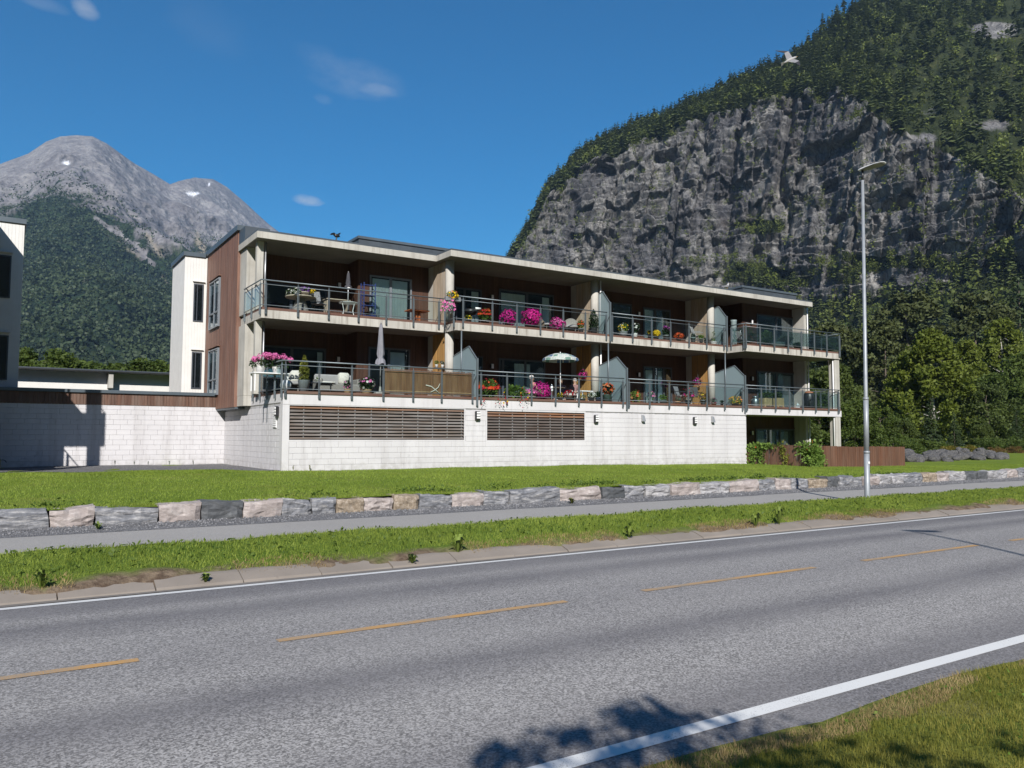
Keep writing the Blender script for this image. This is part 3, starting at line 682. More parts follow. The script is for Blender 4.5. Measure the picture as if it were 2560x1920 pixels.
# lower floor
opening(*q2(560, 590), *q2(1725, 700), 31.75, z0=LD+.05, mull=(.45,), name='window', curtain=[(.88, .97, .95)])
opening(*qA(1535, 965), *qA(1840, 985), 30.6, z0=LD+.02, mull=(.48,), curtain=[(.52, .9, .95)])
opening(*qB(440, 1150), *qB(495, 1152), YB, z0=LD+.02, mull=(), name='balcony_door', frame=.04)
opening(*qB(655, 1165), *qB(1110, 1200), YB, z0=LD+.02, mull=(.08, .56,), curtain=[(.32, .54, .93), (.58, .68, .93)])
opening(*qB(2080, 1245), *qC(300, 1040), YB, z0=LD+.02, mull=(.35, .7), curtain=[(.05, .3, .93), (.5, .66, .93)])
opening(*qC(1118, 1070), *qC(1490, 1095), 29.25, z0=LD+.02, mull=(.5,), curtain=[(.05, .4, .95), (.56, .9, .95)])
opening(*q5(940, 560), *q5(1420, 565), 29.25, z0=.45, mull=(.33, .62), curtain=[(.03, .2, .95), (.37, .5, .95), (.66, .86, .95)])

def wall_lamp(px, py, Y, parent=None, h=.36, w=.21, axis='y', X=None):
    if axis == 'y': p = atY(px, py, Y); mb = MB().bbox(p.x-w/2, Y-.13, p.z-h/2, p.x+w/2, Y-.004, p.z+h/2, .03); lam = bp('wall_lamp', mb, M_BLACK)
    else: p = atX(px, py, X); mb = MB().bbox(X-.13, p.y-w/2, p.z-h/2, X-.006, p.y+w/2, p.z+h/2, .03); lam = bp('wall_lamp', mb, M_BLACK)
    for k in range(3):
        zc = p.z+h*.32-k*h*.27
        if axis == 'y': put('diffuser', MB().bbox(p.x-w*.30, Y-.139, zc-.036, p.x+w*.46, Y-.10, zc+.036, .008), M_PLAST, lam)
        else: put('diffuser', MB().bbox(X-.139, p.y-w*.4, zc-.036, X-.10, p.y+w*.4, zc+.036, .008), M_PLAST, lam)
    return lam
qW = zz((1180, 990), 520/2212)
for p in (qW(50, 210), qW(1310, 245), q5(175, 462)): wall_lamp(*p, YF)
wall_lamp(*zz((540, 980), .14467)(1080, 335), 0, axis='x', X=XL)
for p, Y in ((q1(1960, 1140), 31.73), (q2(1940, 880), 31.73), (qB(582, 570), YB-.02), (qB(582, 1250), YB-.02), (qB(2030, 735), YB-.02), (qB(2030, 1333), YB-.02), (qC(1070, 1147), 29.23), (q5(890, 617), 29.23)): wall_lamp(*p, Y, h=.24, w=.16)
wall_lamp(*qC(1066, 600), 29.23, h=.26, w=.13)
for p in (qW(1810, 237), q5(400, 446)):
    c = atY(*p, YF); sp = bp('spot_lamp', MB().add([(c.x-.07, YF-.003, c.z+.16), (c.x+.05, YF-.003, c.z+.16), (c.x+.05, YF-.10, c.z+.12), (c.x-.07, YF-.10, c.z+.12), (c.x-.07, YF-.003, c.z-.14), (c.x+.09, YF-.003, c.z-.14), (c.x+.09, YF-.16, c.z-.14), (c.x-.07, YF-.16, c.z-.14)],
        [(0, 1, 2, 3), (7, 6, 5, 4), (0, 4, 5, 1), (1, 5, 6, 2), (2, 6, 7, 3), (3, 7, 4, 0)]), M_PIPE)
g = atX(*zz((540, 980), .14467)(1025, 470), XL); gr = bp('wall_grille', MB().box(XL-.03, g.y-.2, g.z-.30, XL-.006, g.y+.2, g.z+.30), M_PLAST)
for k in range(9): put('grille_bar', MB().box(XL-.05, g.y-.18, g.z-.27+k*.064, XL-.031, g.y+.18, g.z-.25+k*.064), M_PLAST, gr)

# ---- railings
def railing(segs, zt, zd, zs, glass, label=None):
    rl = bp('railing', MB(), M_RAIL, label=label); mb = MB()
    for (pts, posts) in segs:
        a, b = Vector((*pts[0], 0)), Vector((*pts[1], 0)); d = (b-a).normalized(); nrm = Vector((d.y, -d.x, 0))
        put('handrail', MB().tube([a+Vector((0, 0, zt)), b+Vector((0, 0, zt))], .024, 10), M_RAIL, rl, True)
        put('middle_rail', MB().cyl(a+Vector((0, 0, zt-.155)), b+Vector((0, 0, zt-.155)), .013, n=8), M_RAIL, rl, True)
        put('bottom_rail', MB().cyl(a+Vector((0, 0, zd+.07)), b+Vector((0, 0, zd+.07)), .013, n=8), M_RAIL, rl, True)
        for t in posts:
            p = a+d*t; m = MB()
            for s in (-1, 1):
                q = p+d*(s*.021)
                h0, h1, tp = zs, zt-.155, zt-.06
                e = d*.008; f = nrm*.028
                m.add([q-e-f+Vector((0, 0, h0)), q+e-f+Vector((0, 0, h0)), q+e+f+Vector((0, 0, h0)), q-e+f+Vector((0, 0, h0)), q-e-f+Vector((0, 0, h1)), q+e-f+Vector((0, 0, h1)), q+e+f+Vector((0, 0, h1)), q-e+f+Vector((0, 0, h1)), q-d*s*.012+Vector((0, 0, tp))],
                      [(3, 2, 1, 0), (0, 1, 5, 4), (1, 2, 6, 5), (2, 3, 7, 6), (3, 0, 4, 7), (4, 5, 8), (5, 6, 8), (6, 7, 8), (7, 4, 8)])
            m.cyl(p+Vector((0, 0, zt-.1)), p+Vector((0, 0, zt-.01)), .008, n=6)
            for zz_ in (h0+.05, h0+.2): m.box(p.x-.03, p.y-.03, zz_, p.x+.03, p.y+.03, zz_+.03)
            put('post', m, M_RAIL, rl)
        if glass is not None:
            ps = sorted(posts)
            for t0, t1 in zip(ps[:-1], ps[1:]):
                if t1-t0 < .3: continue
                p, q = a+d*(t0+.05), a+d*(t1-.05); f = nrm*.004
                put('glass_pane', MB().add([p-f+Vector((0, 0, zd+.10)), q-f+Vector((0, 0, zd+.10)), q+f+Vector((0, 0, zd+.10)), p+f+Vector((0, 0, zd+.10)), p-f+Vector((0, 0, zt-.19)), q-f+Vector((0, 0, zt-.19)), q+f+Vector((0, 0, zt-.19)), p+f+Vector((0, 0, zt-.19))],
                    [(3, 2, 1, 0), (4, 5, 6, 7), (0, 1, 5, 4), (1, 2, 6, 5), (2, 3, 7, 6), (3, 0, 4, 7)]), glass, rl)
    return rl
K = 1.0415
UT, UB = 7.43, 6.17; LT, LB = 4.345, 3.08
yu = 27.89; yl = 28.84; yr = 26.72
def px_posts(Y, xs, q, yref): return [atY(*q(v, yref), Y).x for v in xs]
pU1 = px_posts(yl, [780, 1018, 1245, 1465, 1670, 1870, 2058], qA, 620)
railing([(((7.80, 31.2), (7.80, yl)), [.1, 1.1, 2.24]), (((7.80, yl), (15.22, yl)), [x-7.80 for x in pU1]), (((15.24, yl), (15.24, yu)), [.08, .85])], UT, UD, UB, M_RGLASS, 'grey steel railing with clear glass on the upper left balcony')
railing([(((15.26, yu), (23.1, yu)), [x*K-15.26 for x in (14.99, 16.319, 17.479, 18.641, 19.808, 20.982, 22.14)])], UT, UD, UB, M_RGLASS)
railing([(((23.38, yu), (30.86, yu)), [x*K-23.38 for x in (22.472, 23.656, 24.793, 25.965, 27.15, 28.321, 29.511)])], UT, UD, UB, M_RGLASS)
railing([(((31.10, yu), (31.03, yr)), [.15, 1.0]), (((31.0, yr), (38.62, yr)), [x*K-31.0 for x in (29.78, 30.776, 31.813, 32.849, 33.867, 34.898, 35.914, 36.97)]), (((38.6, yr), (38.6, 29.6)), [.05, 1.2, 2.4])], UT, UD, UB, M_TGLASS, 'grey steel railing with dark tinted glass')
ylo = 26.76
pL1 = px_posts(ylo, [925, 1175, 1415, 1648, 1868, 2078], qA, 1180)
railing([(((8.02, 30.6), (8.02, ylo)), [.1, 1.05, 2.0, 2.95, 3.74]), (((8.02, ylo), (15.50, ylo)), [x-8.02 for x in pL1]+[15.42-8.02])], LT, LD, LB, M_RGLASS)
railing([(((15.68, ylo), (23.12, ylo)), [x-15.68 for x in (15.80, 17.004, 18.191, 19.395, 20.611, 21.838, 23.055)])], LT, LD, LB, M_RGLASS)
railing([(((23.36, ylo), (30.82, ylo)), [x-23.36 for x in (23.406, 24.618, 25.827, 27.034, 28.265, 29.483, 30.744)])], LT, LD, LB, M_RGLASS)
railing([(((31.0, ylo), (38.5, ylo)), [x-31.0 for x in (31.066, 32.112, 33.197, 34.273, 35.347, 36.417, 37.5, 38.357)]), (((38.48, ylo), (38.48, 29.6)), [.06, 1.2, 2.4])], LT, LD, LB, M_LGLASS, 'grey steel railing with faintly tinted glass')

# ---- privacy screens of frosted glass
def screen(x, y0, y1, zb, zt_in, zt_mid, zt_out, ymid, pole=None):
    pts = [(x, y1, zb), (x, y0, zb), (x, y0, zt_in), (x, ymid, zt_mid), (x, y1, zt_out)]
    s = bp('privacy_screen', MB().plate(pts, (1, 0, 0), .012), M_FROST)
    fr = MB()
    for a, b in zip(pts[2:-1], pts[3:]): fr.beam((x+.006, a[1], a[2]+.02), (x+.006, b[1], b[2]+.02), .05, .04)
    fr.beam((x+.006, y0, zb), (x+.006, y0, zt_in+.02), .04, .035, (0, 1, 0)); fr.beam((x+.006, y1-.03, zb-.32), (x+.006, y1-.03, zt_out+.05), .07, .06, (0, 1, 0))
    fr.beam((x-.02, y1, zb+.85), (x-.02, y1+.55, zb+.05), .03, .03, (1, 0, 0)); fr.beam((x+.03, y1+.08, zb+.85), (x+.03, y1+.62, zb+.05), .03, .03, (1, 0, 0))
    put('screen_frame', fr, M_RAIL, s)
    if pole: bp('steel_post', MB().cyl((x-.02, pole, zb+.0), (x-.02, pole, UZ0), .03, n=10), M_RAIL, smooth=True)
for cx in CX[1:]:
    screen(cx+.13, 28.70, yu+.02, UD-.02, UD+1.93, UD+2.02, UD+1.42, 28.42)
for cx in CX: screen(cx+.12, 28.72, ylo+.02, LD-.02, LD+1.72, LD+2.02, LD+1.46, 27.42, yu+.10)

# ---- timber and white bays at the left end
clad_wall(((7.71, 37.35), (7.71, 31.92)), 2.91, 9.86, 'brown_side_wall', M_BROWN, .115)
bp('side_wall_soffit', MB().box(7.73, 31.93, 2.84, 8.1, 37.5, 2.908), M_CAP)
bp('side_pier', MB().box(7.80, 30.96, 2.93, 8.095, 31.9, 3.32), M_CONC)
bp('corner_fascia', MB().box(7.72, 31.0, 9.29, 8.6, 31.9, 9.86), M_ROOF)
bp('parapet_cap', MB().prism([(7.62, 37.42), (7.62, 31.80), (8.9, 31.80), (8.9, 38), (7.62, 38)], 9.865, 10.08), M_CAP)
bp('parapet_cap', MB().prism([(7.60, 37.33), (6.66, 37.33), (6.66, 40.5), (7.60, 40.5)], 9.80, 9.99), M_CAP)
bp('white_bay', MB().box(6.77, 37.43, 3.2, 8.5, 40.4, 9.79), M_WBOARD)
wbay = bld.children[-1]
n = 8; w = (7.69-6.74)/n
for i in range(n): put('board', MB().bbox(6.74+i*w+.0015, 37.40-.002*(i % 2), 3.2, 6.74+(i+1)*w-.0015, 37.432, 9.795, .002), M_WBOARD, wbay)
n = 24; w = (40.4-37.4)/n
for i in range(n): put('board', MB().bbox(6.738-.002*(i % 2), 37.40+i*w+.0015, 3.2, 6.772, 37.40+(i+1)*w-.0015, 9.795, .002), M_WBOARD, wbay)
def bay_window(x0, x1, z0, z1, Y):
    w = bp('window', MB().box(x0-.05, Y-.03, z0-.05, x0, Y+.06, z1+.05).box(x1, Y-.03, z0-.05, x1+.05, Y+.06, z1+.05).box(x0, Y-.03, z1, x1, Y+.06, z1+.05).box(x0, Y-.03, z0-.05, x1, Y+.06, z0), M_FRAME)
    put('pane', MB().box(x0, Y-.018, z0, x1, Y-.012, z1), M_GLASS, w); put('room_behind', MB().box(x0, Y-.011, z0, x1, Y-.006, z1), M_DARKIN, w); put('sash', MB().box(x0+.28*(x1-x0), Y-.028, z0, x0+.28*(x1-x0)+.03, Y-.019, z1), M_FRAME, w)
    put('drip_board', MB().box(x0-.1, Y-.09, z1+.14, x1+.1, Y-.005, z1+.17), M_WBOARD, w)
    return w
bay_window(7.18, 7.50, 6.93, 8.53, 37.395); bay_window(7.18, 7.50, 3.92, 5.46, 37.395)
def side_window(y0, y1, z0, z1, X):
    f = .055; mb = MB().box(X-.10, y0-f, z0-f, X-.02, y0, z1+f).box(X-.10, y1, z0-f, X-.02, y1+f, z1+f).box(X-.10, y0, z1, X-.02, y1, z1+f).box(X-.10, y0, z0-f, X-.02, y1, z0)
    ym = (y0+y1)/2; mb.box(X-.09, ym-.05, z0, X-.02, ym+.05, z1); mb.box(X-.09, y0, z0+.58, X-.02, ym-.05, z0+.64).box(X-.09, ym+.05, z0+.58, X-.02, y1, z0+.64)
    w = bp('window', mb, M_LFRAME); put('pane', MB().box(X-.06, y0, z0, X-.052, y1, z1), M_GLASS, w); put('room_behind', MB().box(X-.045, y0, z0, X-.028, y1, z1), simple('side_room', (.16, .17, .17), .9), w)
    put('blind', MB().box(X-.051, y0, z1-.5, X-.047, y1, z1), M_CURT, w)
    put('drip_board', MB().box(X-.13, y0-.12, z1+.12, X-.02, y1+.12, z1+.15), M_BROWN, w)
side_window(34.75, 36.45, 6.45, 8.42, 7.71); side_window(34.65, 36.35, 3.55, 5.42, 7.71)
# ---- roof boxes
for (x0, x1, y0, z1) in ((12.26, 16.6, 30.75, 10.06), (33.4, 37.85, 28.95, 9.93)):
    rb = bp('roof_box', MB().box(x0, y0, RZ1+.05, x1, y0+4, z1-.12), M_ROOF); put('box_cap', MB().bbox(x0-.05, y0-.05, z1-.119, x1+.05, y0+4.05, z1, .01), M_CAP, rb)
    for k in range(1, 5): put('seam', MB().box(x0+(x1-x0)*k/5-.006, y0-.012, RZ1+.08, x0+(x1-x0)*k/5+.006, y0-.001, z1-.13), M_CAP, rb)
bp('house_core', MB().box(8.4, 33.0, 2.95, 37.75, 44, RZ0-.01), M_SOFF_SHADE); bp('house_core', MB().box(8.4, 32.6, .2, 37.75, 44, LZ0), M_SOFF_SHADE)
bp('roof_slab', MB().box(7.75, 33.01, RZ0, 37.9, 44, RZ1), M_CONC)

# ------------------------------------------------------------------ garage wall on the left with timber parapet
gw = thing('garage_wall', 'long white block wall with brown timber parapet and grey coping, partly in shadow', 'wall')
YG = 35.05
gm = put('wall_core', MB().box(-9, YG+.02, -.3, 8.10, YG+.3, 3.02), bpy.data.materials['white_mortar'], gw)
gx = MB(); gc = {}; cnt = 0; gb = []
for r_ in range(-1, 13):
    z0 = .41 + r_*.2; x = 8.085 + [0, .25, .12, .37][r_ % 4]
    while x > -9:
        gb.append((max(x-.5, -9), min(x, 8.085), z0)); x -= .5
gb.sort(key=lambda t: (t[1] < .0, -t[1]))
for i, (a, b, z0) in enumerate(gb):
    if i < 300:
        key = round(b-a, 2)
        if key not in gc: m0 = MB(); block_geo(m0, 0, b-a, 0, 0, .2, JO); gc[key] = m0.mesh('block'); gc[key].materials.append(M_BLOCK)
        o = bpy.data.objects.new('block', gc[key]); link(o, gm); o.location = (a, YG-rng.uniform(0, .004), z0)
    else: block_geo(gx, a, b, YG, z0, z0+.2, JO)
put('far_blocks', gx, M_BLOCK, gm, kind='stuff')
par = put('parapet', MB().box(-9, YG+.01, 3.022, 7.68, YG+.2, 3.44), M_BROWN, gw)
M_PAR = m_wood('parapet_boards', (.13, .065, .042), 'z', (.20, .15, .12), .5, .11)
x = -9
while x < 7.6: put('board', MB().bbox(x+.003, YG-.02-rng.uniform(0, .004), 2.985, x+.117, YG+.012, 3.442, .003), M_PAR, par); x += .12
put('coping', MB().bbox(-9, YG-.10, 3.445, 7.69, YG+.35, 3.575, .01), M_CAP, gw)
put('terrace_floor', MB().box(-9, YG+.3, 3.0, 6.6, 58, 3.02), M_SOFF_SHADE, gw)

# ------------------------------------------------------------------ neighbour house at the left edge (its balconies stand left of the picture and shade the wall)
nb = thing('white_house', 'white boarded house with grey roof cap, mostly in shade at the picture edge', 'house')
def npart(n, mb, m, sm=False, par_=None): return put(n, mb, m, par_ or nb, sm)
wl_ = npart('wall', MB().box(-12, 36.03, 3.03, .55, 48, 9.98), M_WBOARD)
x = -6.0
while x < .55: npart('board', MB().bbox(x+.0015, 35.998, 3.03, min(x+.115, .583), 36.032, 9.985, .002), M_WBOARD, False, wl_); x += .1165
for k in range(60): npart('board', MB().bbox(.548, 36.0+k*.12+.003, 3.03, .584, 36.0+(k+1)*.12-.003, 9.985, .004), M_WBOARD, False, wl_)
npart('roof_cap', MB().box(-12, 35.93, 9.99, .64, 48, 10.18), M_CAP)
def nwin(x0, x1, z0, z1):
    Y = 35.995; w = npart('window', MB().box(x0-.05, Y-.03, z0-.05, x0, Y+.002, z1+.05).box(x1, Y-.03, z0-.05, x1+.05, Y+.002, z1+.05).box(x0, Y-.03, z1, x1, Y+.002, z1+.05).box(x0, Y-.03, z0-.05, x1, Y+.002, z0), M_FRAME)
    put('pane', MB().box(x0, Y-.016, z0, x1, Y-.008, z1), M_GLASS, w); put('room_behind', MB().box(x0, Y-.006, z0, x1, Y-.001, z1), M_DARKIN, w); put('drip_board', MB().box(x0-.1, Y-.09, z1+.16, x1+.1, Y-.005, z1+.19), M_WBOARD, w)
nwin(-.55, .15, 7.09, 8.64); nwin(-.55, .17, 3.95, 5.55)
NX = -.35
clx = MB().box(-.75, 30.9, 3.0, NX, 35.99, 9.95); npart('brown_side_wall', clx, M_BROWN)
npart('front_block', MB().box(-14, 30.95, -.3, -.8, 35.97, 9.9), M_BROWN)
npart('roof_slab', MB().box(-14, 28.6, 9.51, NX+.0, 31, 9.75), M_CONC)
npart('balcony_slab', MB().box(-14, 28.7, 6.35, NX, 30.9, 6.64), M_SLAB); npart('balcony_slab', MB().box(-14, 28.7, 3.1, NX, 30.9, 3.42), M_SLAB)
npart('column', MB().box(-.72, 28.75, -.2, -.42, 29.05, 9.5), M_CONC); npart('pier', MB().box(-14, 28.9, 3.43, -1.95, 30.9, 6.34), M_CONC)
nr = npart('railing', MB(), M_RAIL)
for zt, zd in ((7.69, 6.70), (4.5, 3.5)):
    put('handrail', MB().tube([(-14, 28.65, zt), (NX, 28.65, zt), (NX, 30.9, zt)], .024, 8), M_RAIL, nr, True)
    for yy in (28.7, 29.7, 30.7): put('post', MB().box(NX-.03, yy-.03, zd-.3, NX+.03, yy+.03, zt), M_RAIL, nr)
    for xx in np.arange(-7.5, -.5, 1.2): put('post', MB().box(xx-.03, 28.62, zd-.3, xx+.03, 28.68, zt), M_RAIL, nr)
    put('balustrade_panel', MB().box(-14, 28.66, zd-.02, NX-.05, 28.675, zt-.05), M_FROST, nr)

# ------------------------------------------------------------------ low building behind
lb_ = thing('low_building', 'low white building with deep dark eaves behind the terrace', 'building')
put('wall', MB().box(-20, 60, -.3, 24, 75, 6.0), M_WBOARD, lb_)
put('roof', MB().box(-21, 59.12, 6.0, 25, 76, 6.14), M_ROOF, lb_); put('gutter', MB().cyl((-21, 59.07, 6.03), (25, 59.07, 6.03), .06, n=8), M_BLACK, lb_)
for x in (-6.0, 6.1, 18): put('eave_bracket', MB().box(x, 59.2, 4.95, x+.28, 59.99, 5.99), M_PEACH if False else M_CONC, lb_)

# ------------------------------------------------------------------ street lamps
M_GALV = simple('galvanised_steel', (.27, .29, .31), .5, .25, 5, .12)
M_HEADW = simple('pale_lamp_housing', (.55, .55, .53), .4, 0, 4, .05); M_HEADB = simple('lamp_underside', (.16, .16, .13), .5, 0, 4, .1)
def street_lamp(loc, lean, hd, H, label):
    t = thing('street_lamp', label, 'street lamp', loc, 'street lamps along the road'); lx, ly = lean
    def at(z): return Vector((lx*z/H, ly*z/H, z))
    put('pole', MB().tube([at(-.3), at(.0), at(1.15)], .068, 14).tube([at(1.15), at(2.5)], .062, 14).tube([at(2.5), at(2.56), at(H-.28)], [.062, .050, .036], 14), M_GALV, t, True)
    for z, r in ((1.15, .074), (2.5, .069)): put('collar', MB().cyl(at(z-.03), at(z+.03), r, n=14), M_GALV, t, True)
    put('neck', MB().cyl(at(H-.28), at(H-.02), .03, n=10), M_BLACK, t, True)
    put('label_plate', MB().box(-.035, -.075, .86, .035, -.067, .92), M_PLAST, t)
    hd = Vector((*hd, 0)).normalized(); sd = Vector((-hd.y, hd.x, 0)); o = at(H)
    prof = [(-.10, .05, .03), (-.03, .08, .045), (.15, .13, .045), (.38, .165, .04), (.52, .14, .03), (.58, .08, .02)]
    top = MB(); vs_ = []
    for d, w, h in prof:
        z = d*.07
        vs_ += [o+hd*d-sd*w+Vector((0, 0, z)), o+hd*d-sd*w*.6+Vector((0, 0, z+h)), o+hd*d+sd*w*.6+Vector((0, 0, z+h)), o+hd*d+sd*w+Vector((0, 0, z))]
    n = len(prof); top.add(vs_, [(4*i+j, 4*i+4+j, 4*i+5+j, 4*i+1+j) for i in range(n-1) for j in range(3)] + [(4*i, 4*i+3, 4*i+7, 4*i+4) for i in range(n-1)] + [(0, 1, 2, 3), (4*n-1, 4*n-2, 4*n-3, 4*n-4)])
    hdp = put('lamp_head', top, M_HEADW, t)
    pl = MB(); vs_ = []
    for d, w, h in prof[1:-1]: z = d*.07-.006; vs_ += [o+hd*d-sd*w*.9+Vector((0, 0, z)), o+hd*d+sd*w*.9+Vector((0, 0, z)), o+hd*d-sd*w*.9+Vector((0, 0, z-.012)), o+hd*d+sd*w*.9+Vector((0, 0, z-.012))]
    pl.add(vs_, [(4*i+2, 4*i+6, 4*i+7, 4*i+3) for i in range(3)] + [(4*i, 4*i+1, 4*i+5, 4*i+4) for i in range(3)] + [(4*i, 4*i+4, 4*i+6, 4*i+2) for i in range(3)] + [(4*i+1, 4*i+3, 4*i+7, 4*i+5) for i in range(3)]); put('lens', pl, M_HEADB, hdp)
    return t
street_lamp((18.42, 12.1, .27), (.10, -.04), (.15, -1), 8.42, 'tall slim grey street lamp standing in the grass verge beside the footpath')
street_lamp((7.85, -2.1, .05), (0, 0), (.38, -.9), 8.5, 'tall slim grey street lamp behind the viewer that shades the far lane')

# ------------------------------------------------------------------ fence
M_FENCE = m_wood('red_brown_fence', (.135, .062, .037), 'z', (.20, .13, .095), .3, .176)
fence = thing('picket_fence', 'reddish brown upright board fence around the ground floor garden', 'fence', (0, 0, 0))
def fence_seg(a, b, step, w):
    a, b = Vector((*a, 0)), Vector((*b, 0)); L = (b-a).length; d = (b-a)/L; n = int(L/step); nrm = Vector((d.y, -d.x, 0))
    for zz_ in (.25, .78):
        p, q = a.copy(), b.copy(); p.z = float(lawn_z(a.x, a.y))+zz_; q.z = float(lawn_z(b.x, b.y))+zz_; put('rail', MB().beam(p-nrm*.03, q-nrm*.03, .04, .07), M_FENCE, fence)
    for i in range(0, n+1, 9):
        p = a+d*(i*step)-nrm*.07; z = float(lawn_z(p.x, p.y)); put('fence_post', MB().box(p.x-.04, p.y-.04, z-.2, p.x+.04, p.y+.04, z+.9), M_FENCE, fence)
    for i in range(n+1):
        p = a+d*(i*step); z = float(lawn_z(p.x, p.y)); h = .96+rng.uniform(-.012, .012); e = d*(w/2); f = nrm*.011; k = Vector((0, 0, 1)); o = d*rng.uniform(-.006, .006)
        put('picket', MB().add([p-e-f+k*(z-.05), p+e-f+k*(z-.05), p+e+f+k*(z-.05), p-e+f+k*(z-.05), p-e-f+k*(z+h)+o, p+e-f+k*(z+h)+o, p+e+f+k*(z+h)+o, p-e+f+k*(z+h)+o],
            [(3, 2, 1, 0), (4, 5, 6, 7), (0, 1, 5, 4), (1, 2, 6, 5), (2, 3, 7, 6), (3, 0, 4, 7)]), M_FENCE, fence)
fence_seg((31.2, 26.65), (31.2, 23.25), .195, .165); fence_seg((31.25, 23.2), (38.5, 23.2), .172, .155)

# ------------------------------------------------------------------ leaves and trees
def leaf_cloud(C, S, seed=1, up=.35, asp=.55):
    """diamond leaves: centres C (n,3), sizes S (n,) -> V, F(quads)"""
    r = np.random.RandomState(seed); n = len(C); d = r.normal(size=(n, 3)); d /= np.linalg.norm(d, axis=1)[:, None]
    m = r.normal(size=(n, 3)); m[:, 2] += up*2; m -= d*np.sum(m*d, 1)[:, None]; m /= np.linalg.norm(m, axis=1)[:, None]
    e = np.cross(d, m); S = np.asarray(S)[:, None]
    V = np.stack([C-d*S*.5, C+e*S*asp*.5, C+d*S*.5, C-e*S*asp*.5], 1).reshape(-1, 3)
    return V, np.arange(4*n).reshape(-1, 4)
def branch_tree(rs, H, r0, spread, nb, base=.25, droop=0.0, upang=.6):
    mb = MB(); tips = []
    ax = [Vector((rs.normal(0, .02)*H*k, rs.normal(0, .02)*H*k, H*k)) for k in (0, .3, .6, .85, 1)]
    ax[0] = Vector((0, 0, -.3)); mb.tube(ax, [r0, r0*.8, r0*.5, r0*.25, r0*.06], 7)
    for i in range(nb):
        t = base + (1-base)*(i+rs.rand())/nb*.95; p = Vector((0, 0, H*t)); a = i*2.4+rs.rand(); L = spread*(1-.65*max(0, (t-.35)/.65))*rs.uniform(.75, 1.1)
        d = Vector((math.cos(a), math.sin(a), upang*rs.uniform(.5, 1.3))); e = p+d*L*.55+Vector((0, 0, 0)); f = p+Vector((d.x*L, d.y*L, d.z*L*.8-droop*L))
        mb.tube([p, e, f], [r0*.35*(1-t*.6), r0*.2*(1-t*.6), r0*.05], 5); tips += [e, f]
    return mb, tips
M_BARK = simple('grey_brown_bark', (.12, .095, .075), .9, 0, 8, .35, .5, .02); M_BIRCHB = simple('pale_bark', (.42, .40, .37), .85, 0, 5, .35, .4, .02)
M_LB = m_leaf('birch_leaves', (.10, .145, .018), (.19, .225, .036), .4, vscale=.5); M_LD = m_leaf('dark_green_leaves', (.055, .085, .02), (.11, .145, .034), .35, vscale=.5)
M_LM = m_leaf('mid_green_leaves', (.06, .10, .018), (.12, .165, .034), .4, vscale=.5); M_LC = m_leaf('spruce_needles', (.034, .058, .024), (.072, .105, .036), .2, vscale=.6)
M_LO = m_leaf('olive_pine_needles', (.05, .07, .022), (.105, .12, .04), .2, vscale=.6)
def crown_mesh(seed, H, R_, n, size, base=.2, tips=None, blobs=26, shape='round', br=.3):
    r = np.random.RandomState(seed); C = []
    for k in range(blobs):
        t = r.rand()**.8; z = H*(base+(1-base)*t)
        prof = {'round': math.sqrt(max(0, 1-((t-.42)/.62)**2)), 'birch': (1-t)**.55*(.35+.65*min(1, t*4+.2)), 'cone': (1-t)*.95+.05}[shape]
        a = r.rand()*2*math.pi; q = R_*prof*math.sqrt(r.uniform(.25, 1)); c = np.array([math.cos(a)*q, math.sin(a)*q, z]); b = R_*br*r.uniform(.7, 1.3)*(.5+.5*prof)
        m = n//blobs; d = r.normal(size=(m, 3)); d /= np.linalg.norm(d, axis=1)[:, None]; d *= (r.rand(m)**.45)[:, None]
        p = c + d*b*[1, 1, 1.15 if shape == 'birch' else .8]
        C.append(p)
    C = np.concatenate(C); C = C[C[:, 2] > .15]; S = size*r.uniform(.6, 1.3, len(C))
    V, F = leaf_cloud(C, S, seed+5, .25); return np_mesh('crown', V, F)
def spruce_mesh(seed, H, R_, layers, per, size):
    r = np.random.RandomState(seed); C = []; D = []
    for k in range(layers):
        t = k/(layers-1); z = H*(.06+.94*t); L = R_*(1-t)**.85+.05*R_; nb = max(3, int(9*(1-t)+3))
        for j in range(nb):
            a = r.rand()*6.283; l = L*r.uniform(.7, 1.15); m = max(3, int(per*l/R_)+2); s = r.rand(m)**.7*l
            p = np.stack([np.cos(a)*s, np.sin(a)*s, z - .30*s + .12*s*s/max(R_, .1)], 1)+r.normal(size=(m, 3))*size*[.35, .35, .22]; C.append(p)
    C = np.concatenate(C); V, F = leaf_cloud(C, size*r.uniform(.6, 1.35, len(C)), seed+2, .9, .5); return np_mesh('crown', V, F)
PROTO = {}
